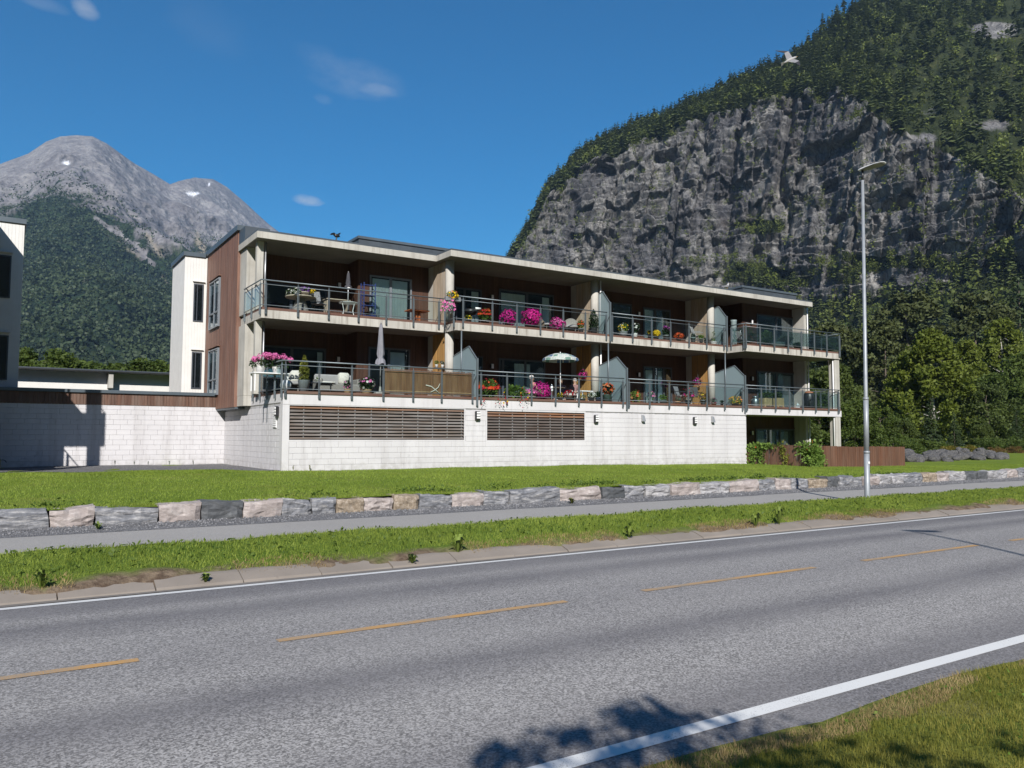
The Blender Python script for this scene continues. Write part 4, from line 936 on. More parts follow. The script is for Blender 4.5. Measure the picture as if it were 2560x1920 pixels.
def proto(kind, k):
    key = (kind, k)
    if key in PROTO: return PROTO[key]
    rs = np.random.RandomState(hash(kind) % 1 + k*7+{'birch': 1, 'leafy': 2, 'spruce': 3, 'pine': 4, 'bush': 5, 'dark': 6}[kind]*100)
    if kind == 'birch': tm, _ = branch_tree(rs, 11.5, .17, 3.0, 16, .2, .35); cm = crown_mesh(k+1, 12, 4.0, 15000, .40, .10, None, 85, 'birch', .26); m = (M_BIRCHB, M_LB)
    elif kind == 'leafy': tm, _ = branch_tree(rs, 8.5, .2, 3.4, 14, .22); cm = crown_mesh(k+21, 9.5, 4.0, 11000, .40, .12, None, 60, 'round', .30); m = (M_BARK, M_LM)
    elif kind == 'dark': tm, _ = branch_tree(rs, 8, .2, 3.2, 14, .15); cm = crown_mesh(k+41, 9, 4.0, 10000, .42, .05, None, 55, 'round', .32); m = (M_BARK, M_LD)
    elif kind == 'spruce': tm = MB().tube([(0, 0, -.3), (0, 0, 7), (0, 0, 13.6)], [.17, .1, .02], 7); cm = spruce_mesh(k+61, 14, 3.0, 30, 26, .50); m = (M_BARK, M_LC)
    elif kind == 'pine': tm, _ = branch_tree(rs, 12, .17, 2.4, 14, .35, 0, .25); cm = crown_mesh(k+81, 13, 2.9, 7000, .42, .28, None, 42, 'round', .30); m = (M_BARK, M_LO)
    else: tm, _ = branch_tree(rs, 1.6, .05, 1.2, 8, .05); cm = crown_mesh(k+101, 2.0, 1.5, 2600, .20, .0, None, 26, 'round', .4); m = (M_BARK, M_LM)
    PROTO[key] = (tm.mesh('trunk'), cm, m); PROTO[key][0].materials.append(m[0]); cm.materials.append(m[1]); return PROTO[key]
def tree(kind, k, loc, scale, label, group, rot=0.0, cat='tree', leaf=None, sx=1.0):
    tm, cm, m = proto(kind, k)
    if leaf is not None: cm = cm.copy(); cm.materials.clear(); cm.materials.append(leaf)
    t = thing({'bush': 'shrub', 'birch': 'birch_tree', 'spruce': 'spruce_tree', 'pine': 'pine_tree'}.get(kind, 'leafy_tree'), label, cat, loc, group)
    t.rotation_euler.z = rot; t.scale = (scale*sx, scale*sx, scale)
    put('trunk', tm, None, t); put('crown', cm, None, t); return t
def tree_px(kind, k, dx, dytop, Y, label, group, H, rot=0, z0=None, leaf=None, sx=1.0):
    p = atY(dx*DSP, dytop*DSP, Y); z0 = z0 if z0 is not None else float(lawn_z(min(p.x, 60), min(Y, 60)))-.2
    return tree(kind, k, (p.x, Y, z0), (p.z-z0)/H, label, group, rot, leaf=leaf, sx=sx)

# ---- left: trees beyond the low building
for i, (dx, dy, Y, kd) in enumerate([(62, 778, 88, 'leafy'), (100, 756, 92, 'leafy'), (135, 768, 98, 'pine'), (165, 782, 96, 'leafy'), (205, 792, 104, 'leafy'), (240, 795, 100, 'dark'), (270, 790, 96, 'leafy'), (312, 779, 90, 'leafy'), (350, 783, 94, 'leafy'), (385, 788, 96, 'dark'), (20, 776, 96, 'dark')]):
    tree_px(kd, i % 3, dx, dy, Y, 'green leafy tree rising behind the low white building', 'trees behind the low building', {'leafy': 9.9, 'pine': 13, 'dark': 9.4}[kd], i*1.3, 0, sx=1.25)

# ---- right: trees and shrubs beyond the garden fence (kind, variant, top px, depth)
RT = [('birch', 0, 2010, 722, 62, 'tall pale green birch with drooping boughs beyond the rubble bank', 1.05), ('birch', 1, 2085, 745, 70, 'second tall birch close beside the tallest one', 1.0), ('birch', 2, 1955, 765, 66, 'narrower birch rising just past the lamp pole', .9),
      ('leafy', 0, 1845, 865, 44, 'small round leafy tree behind the fence end', .9), ('leafy', 1, 1900, 880, 47, 'low leafy tree directly behind the lamp pole above the fence', .9), ('dark', 0, 1790, 790, 52, None, .9), ('dark', 1, 1735, 800, 50, 'dark leafy tree seen between the end columns', .95),
      ('leafy', 2, 1695, 815, 56, None, .9), ('spruce', 0, 2010, 860, 46, 'dark spruce in front of the tall birch', 1.0), ('spruce', 1, 2060, 890, 42, 'smaller spruce standing just behind the rubble bank', 1.0), ('dark', 2, 2130, 830, 56, None, .9), ('leafy', 0, 2175, 800, 60, None, .9),
      ('leafy', 1, 2240, 760, 58, None, .9), ('dark', 0, 2120, 915, 46, None, .8), ('spruce', 2, 2195, 880, 48, None, 1.0), ('dark', 2, 1950, 905, 45, None, .9), ('birch', 1, 2160, 700, 82, None, .9), ('birch', 0, 2260, 690, 86, None, .9),
      ('pine', 0, 1905, 700, 90, None, 1.0), ('pine', 1, 1850, 740, 95, None, 1.0), ('pine', 2, 1790, 700, 105, None, 1.0), ('spruce', 0, 1830, 690, 120, None, 1.0), ('pine', 0, 2110, 640, 110, None, 1.0), ('spruce', 1, 2200, 600, 120, None, 1.0), ('pine', 1, 1960, 640, 125, None, 1.0), ('spruce', 2, 1750, 700, 120, None, 1.0), ('leafy', 2, 1770, 845, 46, 'bushy tree beside the right end column of the house', 1.1), ('dark', 1, 1705, 880, 44, 'shaded bush like tree behind the ground floor terrace', 1.1)]
HH = {'birch': 12, 'leafy': 9.9, 'dark': 9.4, 'spruce': 14, 'pine': 13, 'bush': 2.3}
GEN = {'birch': 'pale green birch tree growing beyond the garden fence', 'leafy': 'mid green leafy tree growing beyond the garden fence', 'dark': 'dark green leafy tree growing beyond the garden fence', 'spruce': 'dark spruce tree growing beyond the garden fence', 'pine': 'olive green pine tree at the foot of the slope'}
for i, (kd, k, dx, dy, Y, lab, sx) in enumerate(RT):
    tree_px(kd, k, dx, dy, Y, lab or GEN[kd], None if lab else GEN[kd].split(' growing')[0].split(' at ')[0]+'s', HH[kd], i*.9, .1, sx=sx*1.1)
M_LY = m_leaf('yellowing_leaves', (.16, .14, .02), (.26, .21, .04), .4)
M_LRED = m_leaf('russet_leaves', (.14, .085, .03), (.22, .14, .05), .4)
for i, (dx, dy, Y, sc, lf, lab) in enumerate([(2050, 962, 34, 1, M_LY, 'yellow green shrub behind the rubble stones'), (2090, 960, 35, 1, M_LY, 'low golden shrub at the rubble bank'), (2015, 950, 36, 1, None, None), (2150, 972, 36, 1, M_LRED, 'russet dry shrub near the rubble end'), (2195, 968, 37, 1, M_LRED, 'reddish brown bush at the far end of the rubble bank'), (1985, 945, 37, 1, None, None), (2130, 945, 40, 1, None, None), (2180, 940, 42, 1, None, None), (1965, 955, 34, 1, None, None), (1930, 935, 40, 1, None, None), (2225, 955, 40, 1, None, None)]):
    p = atY(dx*DSP, dy*DSP, Y); z0 = .1
    tree('bush', i % 2, (p.x, Y, z0), max(.4, (p.z-z0)/2.3), lab or 'green shrub among the trees beyond the fence', None if lab else 'green shrubs beyond the fence', i*1.1, 'shrub', lf, 1.3)
# ---- rubble boulders
M_RUB = m_stone('grey_rubble', (.04, .04, .042), (.085, .082, .08), (.16, .155, .15), 0)
bcache = []
for k in range(5):
    bm = bmesh.new(); bmesh.ops.create_icosphere(bm, subdivisions=2, radius=1); P = np.array([v.co[:] for v in bm.verts])
    q = np.round(P*1.6+nrs.normal(0, .12, P.shape), 1)/1.6; P2 = P*.45+q*.55; P2 *= (1+.25*fbm(P*1.3+k*7, 3, k))[:, None]
    for v, c in zip(bm.verts, P2): v.co = Vector(c)
    me = bpy.data.meshes.new('boulder'); bm.to_mesh(me); bm.free(); me.materials.append(M_RUB); bcache.append(me)
for i in range(80):
    dx = rng.uniform(1950, 2175); dy = rng.uniform(986, 1002); Y = 26.6 + (1002-dy)*.16 + rng.uniform(-.3, .3); p = atY(dx*DSP, dy*DSP, Y)
    o = put('boulder', bcache[i % 5], None); s = rng.uniform(.16, .38); o.location = (p.x, Y, float(lawn_z(p.x, Y))+.02+(1002-dy)*.028); o.scale = (s*1.3, s, s*.8); o.rotation_euler = (rng.uniform(-.4, .4), rng.uniform(-.4, .4), rng.uniform(0, 6))
    tag(o, 'grey angular boulder in the rubble bank past the fence end', 'boulder', 'boulders of the rubble bank')
# ---- the tree behind the viewer whose boughs shade the near edge line
t = thing('roadside_tree', 'leafy young tree behind the viewer whose boughs shade the near edge line', 'tree', (0, 0, 0)); r = np.random.RandomState(5); tb = MB(); base = Vector((-.75, -4.3, 0)); C = []
tb.tube([base-Vector((0, 0, .3)), base+Vector((.02, .03, 2.0)), base+Vector((.08, .1, 3.9)), base+Vector((.1, .15, 5.0))], [.10, .085, .06, .02], 8)
for k, (sx, sy, hh, rad_, nn) in enumerate(((3.48, 4.06, 5.3, .09, 110), (3.66, 3.93, 5.2, .10, 120), (3.40, 3.90, 5.1, .07, 80), (2.93, 3.98, 5.2, .07, 90), (2.98, 3.86, 5.2, .06, 60), (2.46, 3.98, 5.3, .06, 60), (2.60, 3.80, 5.0, .10, 110), (2.35, 3.80, 5.0, .08, 80), (3.05, 3.52, 4.8, .15, 130), (3.35, 3.56, 4.7, .15, 130), (3.66, 3.68, 4.8, .12, 140), (3.95, 3.35, 4.5, .2, 160), (2.75, 3.45, 4.7, .25, 200), (4.25, 2.62, 4.0, .16, 110), (3.45, 3.2, 4.4, .25, 200), (3.85, 2.95, 4.2, .22, 160), (4.05, 2.2, 3.8, .2, 150), (4.9, 2.3, 3.7, .14, 80))):
    L = hh/math.tan(SUN_EL); c_ = Vector((sx-math.sin(SUN_AZ)*L, sy-math.cos(SUN_AZ)*L, hh)); tb.tube([base+Vector((.05, .06, hh*.62)), (base+c_)/2+Vector((0, 0, hh*.40)), c_], [.03, .018, .006], 5)
    C.append(np.array(c_)+r.normal(size=(int(nn*.42), 3))*rad_*[.85, .85, .6])
put('trunk', tb, M_BARK, t); C = np.concatenate(C); V, F = leaf_cloud(C, .11*r.uniform(.6, 1.2, len(C)), 3, .4, .75); put('crown', np_mesh('crown', V, F), M_LM, t)

# ------------------------------------------------------------------ the far grey mountain
def interp(tab, x): tab = np.array(tab, float); return np.interp(x, tab[:, 0], tab[:, 1])
def bearing_of(dx, dy):
    d = ray(dx*DSP, dy*DSP); return math.atan2(d.x, d.y), d.z/math.hypot(d.x, d.y)
def m_mountain():
    t = NT('mountain_rock_and_woods'); w = t.wco(); veg = t.attr('veg'); snow = t.attr('snow'); scree = t.attr('scree')
    n = t.noise(t.wco((1, 1, .6)), .012, 9, .65); n2 = t.noise(w, .07, 7, .75); st = t.noise(t.wco((.01, .01, .0035)), 1.6, 10, .7, .6)
    rock = t.ramp(st, [(.34, (.12, .115, .122)), (.5, (.20, .192, .195)), (.66, (.28, .27, .26))]); rock = t.mix(t.ramp(n2, [(.40, .5), (.56, 0.0)]), rock, (.07, .068, .075))
    gr = t.ramp(n, [(.35, (.016, .030, .018)), (.55, (.026, .045, .022)), (.7, (.045, .066, .03))]); tr = t.voro(w, .07); gr = t.mix(t.ramp(tr, [(.25, 0.0), (.7, .85)]), gr, (.007, .014, .010))
    edge = t.math('ADD', veg, t.math('MULTIPLY', t.math('SUBTRACT', t.mix(.5, n, st), .5), 1.9)); c = t.mix(t.ramp(edge, [(.42, 0.0), (.58, 1.0)]), rock, gr)
    c = t.mix(scree, c, (.30, .26, .20)); c = t.mix(snow, c, (.82, .84, .88))
    t.set(c, .95, 0, t.mix(.5, n2, tr), 1.0, 9, spec=.1); return t.m
SKY_L = [(-400, 470), (-250, 430), (-100, 385), (0, 354), (60, 332), (100, 305), (130, 294), (165, 291), (200, 294), (230, 309), (260, 331), (290, 353), (330, 376), (368, 399), (385, 392), (420, 384), (460, 387), (490, 404), (520, 429), (550, 456), (580, 483), (605, 502), (700, 570), (850, 660), (1000, 740), (1200, 800), (1500, 850)]
bl = np.array([(*bearing_of(x, y),) for x, y in SKY_L]); nb_ = 580; nr_ = 250
bs = np.linspace(bl[0, 0], bl[-1, 0], nb_); els = np.interp(bs, bl[:, 0], bl[:, 1]); R3 = 3300 + 700*ss(9, 12, np.degrees(bs)) + 250*np.sin(bs*9)
tt = np.linspace(0, 1, nr_)[:, None]; R0 = 620.0
rr = R0 + (R3[None, :]-R0)*tt; ztop = els*R3; zz_ = ztop[None, :]*(0.22*tt + .78*tt**1.55)*1.0
B = np.repeat(bs[None, :], nr_, 0); P = np.stack([np.sin(B)*rr, np.cos(B)*rr, zz_], 2).reshape(-1, 3)
env = (np.sin(np.pi*np.clip(tt, 0, 1))**.6*np.ones_like(B)).ravel()
nz = fbm(P*[.0016, .0016, .0008], 6, 3, .52, True); nz2 = fbm(P*.009, 4, 31)
rad = np.stack([np.sin(B).ravel(), np.cos(B).ravel(), 0*B.ravel()], 1)
nz3 = fbm(P*[.004, .004, .0025]+9, 5, 41, .55, True); P = P + rad*(-(nz*175+nz3*34)*env - nz2*22*env)[:, None]; P[:, 2] += (nz*40*env + nz3*10*env + nz2*14*env); P[:, 2] = np.maximum(P[:, 2], -3)
# a rounded back side
back = P[-nb_:].copy(); back += rad[-nb_:]*600; back[:, 2] -= 260; P = np.concatenate([P, back]); nr2 = nr_+1
i = (np.arange(nb_-1)[None, :] + np.arange(nr2-1)[:, None]*nb_).ravel(); F = np.stack([i, i+1, i+1+nb_, i+nb_], 1)
me = np_mesh('mountain', P, F); px, py = project(P); dx, dy = px/DSP, py/DSP
vb = interp([(-400, 540), (-100, 500), (0, 462), (60, 428), (122, 405), (180, 425), (240, 458), (300, 505), (337, 545), (385, 560), (429, 520), (470, 535), (520, 560), (600, 610), (800, 690)], dx)
veg = np.clip(.5+(dy-vb)/150, 0, 1)
def seg_mask(ax, ay, bx, by, w):
    v = np.array([bx-ax, by-ay], float); L2 = v@v; tq = np.clip(((dx-ax)*v[0]+(dy-ay)*v[1])/L2, 0, 1); d = np.hypot(dx-ax-tq*v[0], dy-ay-tq*v[1])
    return np.clip(1.2-d/(w*(.6+.8*tq)*(1+.7*vnoise(np.stack([dx*.12, dy*.12, 0*dx], 1), 4))), 0, 1)
veg *= 1-np.clip(seg_mask(205, 470, 310, 548, 8)*.9+seg_mask(250, 492, 330, 572, 4), 0, 1); scree = np.clip(seg_mask(232, 505, 300, 553, 3)*.5+seg_mask(316, 505, 345, 547, 6)*.7+seg_mask(425, 505, 440, 548, 9)*.9+seg_mask(345, 590, 372, 628, 2)*.6+seg_mask(176, 610, 190, 606, 3)*.3, 0, 1)
snow = np.maximum.reduce([np.clip(2.2-2*np.hypot((dx-142)/8.5, (dy-352-(dx-142)*.25)/4.6), 0, 1), np.clip(2.2-2*np.hypot((dx-417)/16, (dy-419+np.abs(dx-417)*.12)/3.6), 0, 1), np.clip(2-2*np.hypot((dx-452)/2.6, (dy-398)/3.5), 0, 1)])
for nm, a in (('veg', veg), ('scree', scree), ('snow', snow)): at_ = me.attributes.new(nm, 'FLOAT', 'POINT'); at_.data.foreach_set('value', a.astype(np.float32))
mo = struct('mountain', me, m_mountain(), True)
r = np.random.RandomState(3); rr_ = np.hypot(P[:, 0], P[:, 1]); ok = np.where((dx > -60) & (dx < 660) & (dy > 330) & (dy < 830) & (rr_ < 2900))[0]; pr = veg[ok]**2*(rr_[ok]/2600)**1.2; pick = ok[r.rand(len(ok)) < np.clip(pr*1.0, 0, 1)]; pick = np.repeat(pick, 3)[:46000]
C = P[pick]+r.normal(size=(len(pick), 3))*[6, 6, 0]; C[:, 2] += 2.5; C3 = np.concatenate([C, C+r.normal(size=C.shape)*1.8+[0, 0, 1.5]]); V, Fq = leaf_cloud(C3, r.uniform(3.2, 6.0, len(C3)), 5, .5, .8)
o = put('mountain_wood', np_mesh('mountain_wood', V, Fq), m_leaf('distant_birch_wood', (.034, .055, .026), (.062, .088, .038), .2, vscale=.01), kind='stuff'); tag(o, 'dark green birch wood covering the lower slope of the grey mountain', 'forest')

# ------------------------------------------------------------------ the wooded hillside with its grey cliff
def m_cliff():
    t = NT('cliff_rock'); w = t.wco(); veg = t.attr('veg')
    big = t.noise(t.wco((1, 1, .4)), .022, 8, .62, .7); fine = t.noise(t.wco((1, 1, .5)), .22, 6, .68); cr = t.voro(t.wco((1, 1, .45)), .11, 'DISTANCE_TO_EDGE', rnd=1.0); lay = t.noise(t.wco((.35, .35, 3.0)), .06, 6, .6, .8)
    c = t.ramp(big, [(.32, (.07, .07, .078)), (.46, (.145, .143, .146)), (.58, (.22, .215, .205)), (.70, (.36, .345, .32))])
    c = t.mix(t.ramp(fine, [(.34, .55), (.56, 0.0)]), c, (.03, .031, .038)); c = t.mix(t.ramp(fine, [(.57, 0.0), (.72, .6)]), c, (.44, .43, .40))
    c = t.mix(t.ramp(lay, [(.56, 0.0), (.7, .4)]), c, (.14, .128, .108)); c = t.mix(t.ramp(cr, [(0, .7), (.05, 0.0)]), c, (.02, .02, .024))
    stn = t.noise(t.wco((.07, .07, .006)), 1.0, 5, .6); c = t.mix(t.ramp(stn, [(.52, 0.0), (.66, .6)]), c, (.035, .036, .042)); pale = t.noise(t.wco((1, 1, .6)), .014, 5, .6); c = t.mix(t.ramp(pale, [(.56, 0.0), (.66, .45)]), c, (.40, .385, .36))
    ox = t.noise(w, .013, 4); c = t.mix(t.ramp(ox, [(.6, 0.0), (.72, .35)]), c, (.14, .11, .08))
    gr = t.ramp(t.noise(w, .09, 7, .65), [(.34, (.012, .018, .007)), (.55, (.026, .034, .011)), (.72, (.07, .072, .026))])  # ground tone darkened so gaps between the trees look shaded
    e = t.math('ADD', veg, t.math('MULTIPLY', t.math('SUBTRACT', t.mix(.5, fine, big), .5), 1.1)); c = t.mix(t.ramp(e, [(.45, 0.0), (.6, 1.0)]), c, gr)
    t.set(c, .92, 0, t.mix(.5, fine, t.noise(w, .7, 6, .7)), 1.0, 2.2, spec=.15); return t.m
CXs = [1040, 1080, 1110, 1150, 1185, 1255, 1350, 1500, 1600, 1700, 1790, 1850, 1950, 2100, 2212, 2400, 2700]
TOPY = [660, 610, 557, 490, 408, 338, 292, 226, 182, 142, 62, 6, -60, -130, -180, -220, -220]
RIMY = [665, 615, 562, 500, 424, 358, 326, 268, 232, 212, 204, 214, 285, 370, 430, 500, 600]
BASY = [720, 715, 700, 695, 695, 695, 692, 690, 668, 656, 650, 645, 625, 592, 566, 590, 660]
RF = [720, 690, 660, 645, 630, 615, 600, 570, 550, 530, 510, 495, 470, 440, 420, 400, 390]
R3T = [60, 60, 60, 60, 62, 66, 72, 84, 100, 130, 185, 240, 350, 520, 640, 700, 700]
def keycol(f):
    """radius/height of foot, cliff base, rim, top for display columns f"""
    out = []
    bt = [bearing_of(x, interp(list(zip(CXs, RIMY)), x))[0] for x in f]
    for x, b in zip(f, bt):
        e1 = bearing_of(x, interp(list(zip(CXs, BASY)), x))[1]; e2 = bearing_of(x, interp(list(zip(CXs, RIMY)), x))[1]; e3 = bearing_of(x, interp(list(zip(CXs, TOPY)), x))[1]
        r0 = interp(list(zip(CXs, RF)), x); r1 = r0/(1-e1/.80); z1 = e1*r1
        r2 = (r1-z1/3.4)/(1-e2/3.4); z2 = e2*r2; r3 = r2+interp(list(zip(CXs, R3T)), x); z3 = e3*r3
        out.append((b, r0, 0, r1, z1, r2, z2, r3, z3))
    return np.array(out)
_rn = np.random.RandomState(9); RIMY = [y + (0 if x < 1150 else _rn.uniform(-5, 5)) for x, y in zip(CXs, RIMY)]
kc = keycol(np.linspace(1040, 2700, 120)); nb_ = 800; bs = np.linspace(kc[0, 0], kc[-1, 0], nb_); q = np.array([np.interp(bs, kc[:, 0], kc[:, j]) for j in range(1, 9)]); jit = 5*fbm(np.stack([bs*60, 0*bs, 0*bs], 1), 4, 19); q[5] += jit; q[7] += jit*.5
rows = []; seg = []
for (j, n_) in ((0, 56), (2, 240), (4, 70)):
    s = np.linspace(0, 1, n_, endpoint=(j == 4))[:, None]
    rows.append(np.stack([q[j]+(q[j+2]-q[j])*s, q[j+1]+(q[j+3]-q[j+1])*s], 2)); seg += [j/2 + k/n_ for k in range(n_)]
rz = np.concatenate(rows); nr_ = rz.shape[0]; B = np.repeat(bs[None, :], nr_, 0); seg = np.repeat(np.array(seg)[:, None], nb_, 1)
P = np.stack([np.sin(B)*rz[:, :, 0], np.cos(B)*rz[:, :, 0], rz[:, :, 1]], 2).reshape(-1, 3); sg = seg.ravel()
rad = np.stack([np.sin(B).ravel(), np.cos(B).ravel(), 0*B.ravel()], 1)
cl = ss(.85, 1.12, sg)*(1-ss(1.93, 2.12, sg)); far = np.clip(np.hypot(P[:, 0], P[:, 1])/550, .35, 1.2)
but = fbm(P*[.015, .015, .010]+5, 4, 51, .5, True); blkn = fbm(P*[.05, .05, .03], 4, 61, .6)
def cells(P, sc, seed):                      # jointed blocks: constant offset per warped cell
    W = P*sc + .55*np.stack([fbm(P*sc*.7+11*k, 2, seed+k) for k in range(3)], 1); iw = np.floor(W).astype(np.int64); return _hash(iw[:, 0], iw[:, 1], iw[:, 2], seed)/4294967295.0*2-1
c1 = cells(P, np.array([.034, .034, .021]), 81); c2 = cells(P, np.array([.085, .085, .04]), 83); c3 = cells(P, np.array([.20, .20, .16]), 85)
lay = P[:, 2]/26 + .9*fbm(P*[.006, .006, .004]+2, 3, 71) + .004*(P[:, 0]-P[:, 1]); lay = (lay-np.floor(lay)); lay2 = P[:, 2]/8.5 + 1.1*fbm(P*[.012, .012, .01]+7, 3, 73) + .010*(P[:, 0]-P[:, 1]); lay2 = lay2-np.floor(lay2)
crk = np.clip(1-np.abs(fbm(P*[.02, .02, .004]+31, 3, 91))*9, 0, 1)
amp = far*(cl*(10*but + 5.5*c1 + 3.2*c2 + .9*c3 + 2.5*blkn + 8*lay + 2.6*lay2 - 9*crk) + (1-cl)*(6*but+4*blkn+1.5*c2)); edgef = np.minimum(1, np.minimum(sg/.15, 1))
fade_top = 1-.75*ss(2.75, 3.0, sg)
P = P - rad*(amp*edgef*fade_top)[:, None]; P[:, 2] += far*(1-cl)*fade_top*edgef*3*blkn + cl*far*(2.5*blkn)*fade_top
back = P[-nb_:].copy()+rad[-nb_:]*350; back[:, 2] -= 30; Pm = np.concatenate([P, back])
i = (np.arange(nb_-1)[None, :] + np.arange(nr_)[:, None]*nb_).ravel(); F = np.stack([i, i+1, i+1+nb_, i+nb_], 1)
me = np_mesh('hillside', Pm, F); px, py = project(Pm); dx, dy = px/DSP, py/DSP
vn = fbm(np.stack([dx*.018, dy*.03, 0*dx], 1), 4, 91)
def vegmask(dx, dy, sgv, vn):
    v = np.where(sgv > 2.0, .9, np.where(sgv < 1.0, .72, .02))
    v = np.where((sgv > 1.95) & (sgv <= 2.0), .45, v)
    v = np.where((sgv >= 1) & (sgv < 1.2), .20+.5*vn, v); v = v + .35*vn
    v = np.where((sgv >= 1) & (sgv < 1.9) & (dx > 1840), v+.08, v)
    for (x, y, a, b, k) in ((1655, 488, 50, 22, .9), (1560, 565, 60, 14, .5), (1500, 575, 40, 10, .4), (1640, 590, 60, 26, .9), (1880, 280, 60, 40, .35), (1880, 420, 25, 25, .3), (1760, 445, 40, 12, .4), (1440, 500, 40, 14, .35)):
        v = v + k*np.exp(-((dx-x)/a)**2-((dy-y)/b)**2)
    for (x, y, a, b, k) in ((1900, 330, 70, 34, .7), (2010, 300, 40, 18, .4), (2150, 62, 50, 22, .8), (2030, 430, 90, 40, .55), (2120, 270, 60, 14, .5), (2050, 345, 40, 15, .45), (1990, 250, 60, 20, .35), (1400, 600, 250, 40, .25)):
        v = v - k*np.exp(-((dx-x)/a)**2-((dy-y)/b)**2)
    return v
sgm = np.concatenate([sg, np.full(nb_, 3.0)]); veg = vegmask(dx, dy, sgm, vn)
at_ = me.attributes.new('veg', 'FLOAT', 'POINT'); at_.data.foreach_set('value', np.clip(veg, 0, 1).astype(np.float32))
struct('hillside', me, m_cliff(), False)

# ---- forest on the hillside: clump trees as one wood
def wood(seed, n, accept, sizes, conif, name, material, label, nq=40, minr=0):
    r = np.random.RandomState(seed); idx = r.randint(0, len(P), n*14); rr_ = np.hypot(P[idx, 0], P[idx, 1])
    wgt = (rr_/700.0)**1.6; pxs, pys = project(P[idx]); ok = (r.rand(len(idx)) < np.clip(wgt, .0, 1)) & (pxs > 1180) & (pxs < 2720) & (pys > -120) & (pys < 1120)
    idx = idx[ok]; ddx, ddy = pxs[ok]/DSP, pys[ok]/DSP
    v = vegmask(ddx, ddy, sg[idx], fbm(np.stack([ddx*.018, ddy*.03, 0*ddx], 1), 4, 91)); idx = idx[accept(v, sg[idx], ddx, ddy, r.rand(len(idx)))][:n]
    base = P[idx]+r.normal(size=(len(idx), 3))*[1.5, 1.5, .0]; m = len(idx); Hh = r.uniform(*sizes, m); t = r.rand(m, nq)
    if conif:
        T, J = 6, 5; tk = (np.arange(T)+.5)/T; tk = np.repeat(tk, J)[None, :]+r.uniform(-.05, .05, (m, T*J)); ang = np.tile(np.arange(J)*6.283/J, T)[None, :]+r.rand(m, 1)*6.28+r.uniform(-.4, .4, (m, T*J)); h_ = Hh[:, None]
        rd_ = .29*h_*np.clip(1-tk, .04, 1)**.75*r.uniform(.35, 1.25, (m, T*J))*r.uniform(.7, 1.2, (m, 1)); zc = base[:, 2, None]+h_*(.16+.86*tk)-.4; ca, sa = np.cos(ang), np.sin(ang); bx_, by_ = base[:, 0, None], base[:, 1, None]
        q0 = np.stack([bx_+0*ca, by_+0*ca, zc+.22*rd_], 2); q1 = np.stack([bx_+ca*rd_*.55-sa*rd_*.42, by_+sa*rd_*.55+ca*rd_*.42, zc-.10*rd_], 2); q2_ = np.stack([bx_+ca*rd_, by_+sa*rd_, zc-.38*rd_], 2); q3 = np.stack([bx_+ca*rd_*.55+sa*rd_*.42, by_+sa*rd_*.55-ca*rd_*.42, zc-.10*rd_], 2)
        V = np.stack([q0, q1, q2_, q3], 2).reshape(-1, 3); Fq = np.arange(len(V)).reshape(-1, 4); o = put(name, np_mesh(name, V, Fq), material, kind='stuff'); o['label'] = label; o['category'] = 'forest'; return m
    w_ = .36*np.sqrt(np.clip(1-((t-.5)/.55)**2, 0.02, 1)); tz = .1+.9*t
    a = r.rand(m, nq)*6.283; q_ = np.sqrt(r.rand(m, nq)); C = np.stack([base[:, 0, None]+np.cos(a)*w_*q_*Hh[:, None], base[:, 1, None]+np.sin(a)*w_*q_*Hh[:, None], base[:, 2, None]+tz*Hh[:, None]-.4], 2).reshape(-1, 3)
    S = (Hh[:, None]*.19*r.uniform(.6, 1.3, (m, nq))).ravel()
    V, Fq = leaf_cloud(C, S, seed+9, .6, .6); o = put(name, np_mesh(name, V, Fq), material, kind='stuff'); o['label'] = label; o['category'] = 'forest'; return m
M_W1 = m_leaf('far_pine_needles', (.06, .088, .028), (.125, .15, .05), .2, vscale=.05); M_W2 = m_leaf('far_birch_leaves', (.095, .135, .026), (.175, .205, .044), .3, vscale=.05)
wood(1, 3600, lambda v, s, x, y, u: ((s > 2.0) | ((s > 1.93) & (u < .35))) & (v > .42), (8, 22), True, 'pine_forest', M_W1, 'dark pine forest on the slope above the cliff')
wood(2, 2000, lambda v, s, x, y, u: (s < 1.12) & (v > .45) & (u < .9), (9, 16), True, 'lower_pine_forest', M_W1, 'dark conifers on the slope below the cliff')
wood(3, 2200, lambda v, s, x, y, u: (((s < 1.1) & (v > .5)) | ((s > 2.0) & (v > .6))) & (u < .5), (7, 14), False, 'birch_wood', M_W2, 'lighter green leafy trees scattered over the hillside')
wood(4, 2000, lambda v, s, x, y, u: (s > 1.05) & (s < 1.97) & ((v > .33) | (u < .09)), (4, 8), False, 'cliff_scrub', M_W2, 'green scrub growing on ledges of the cliff', 30)
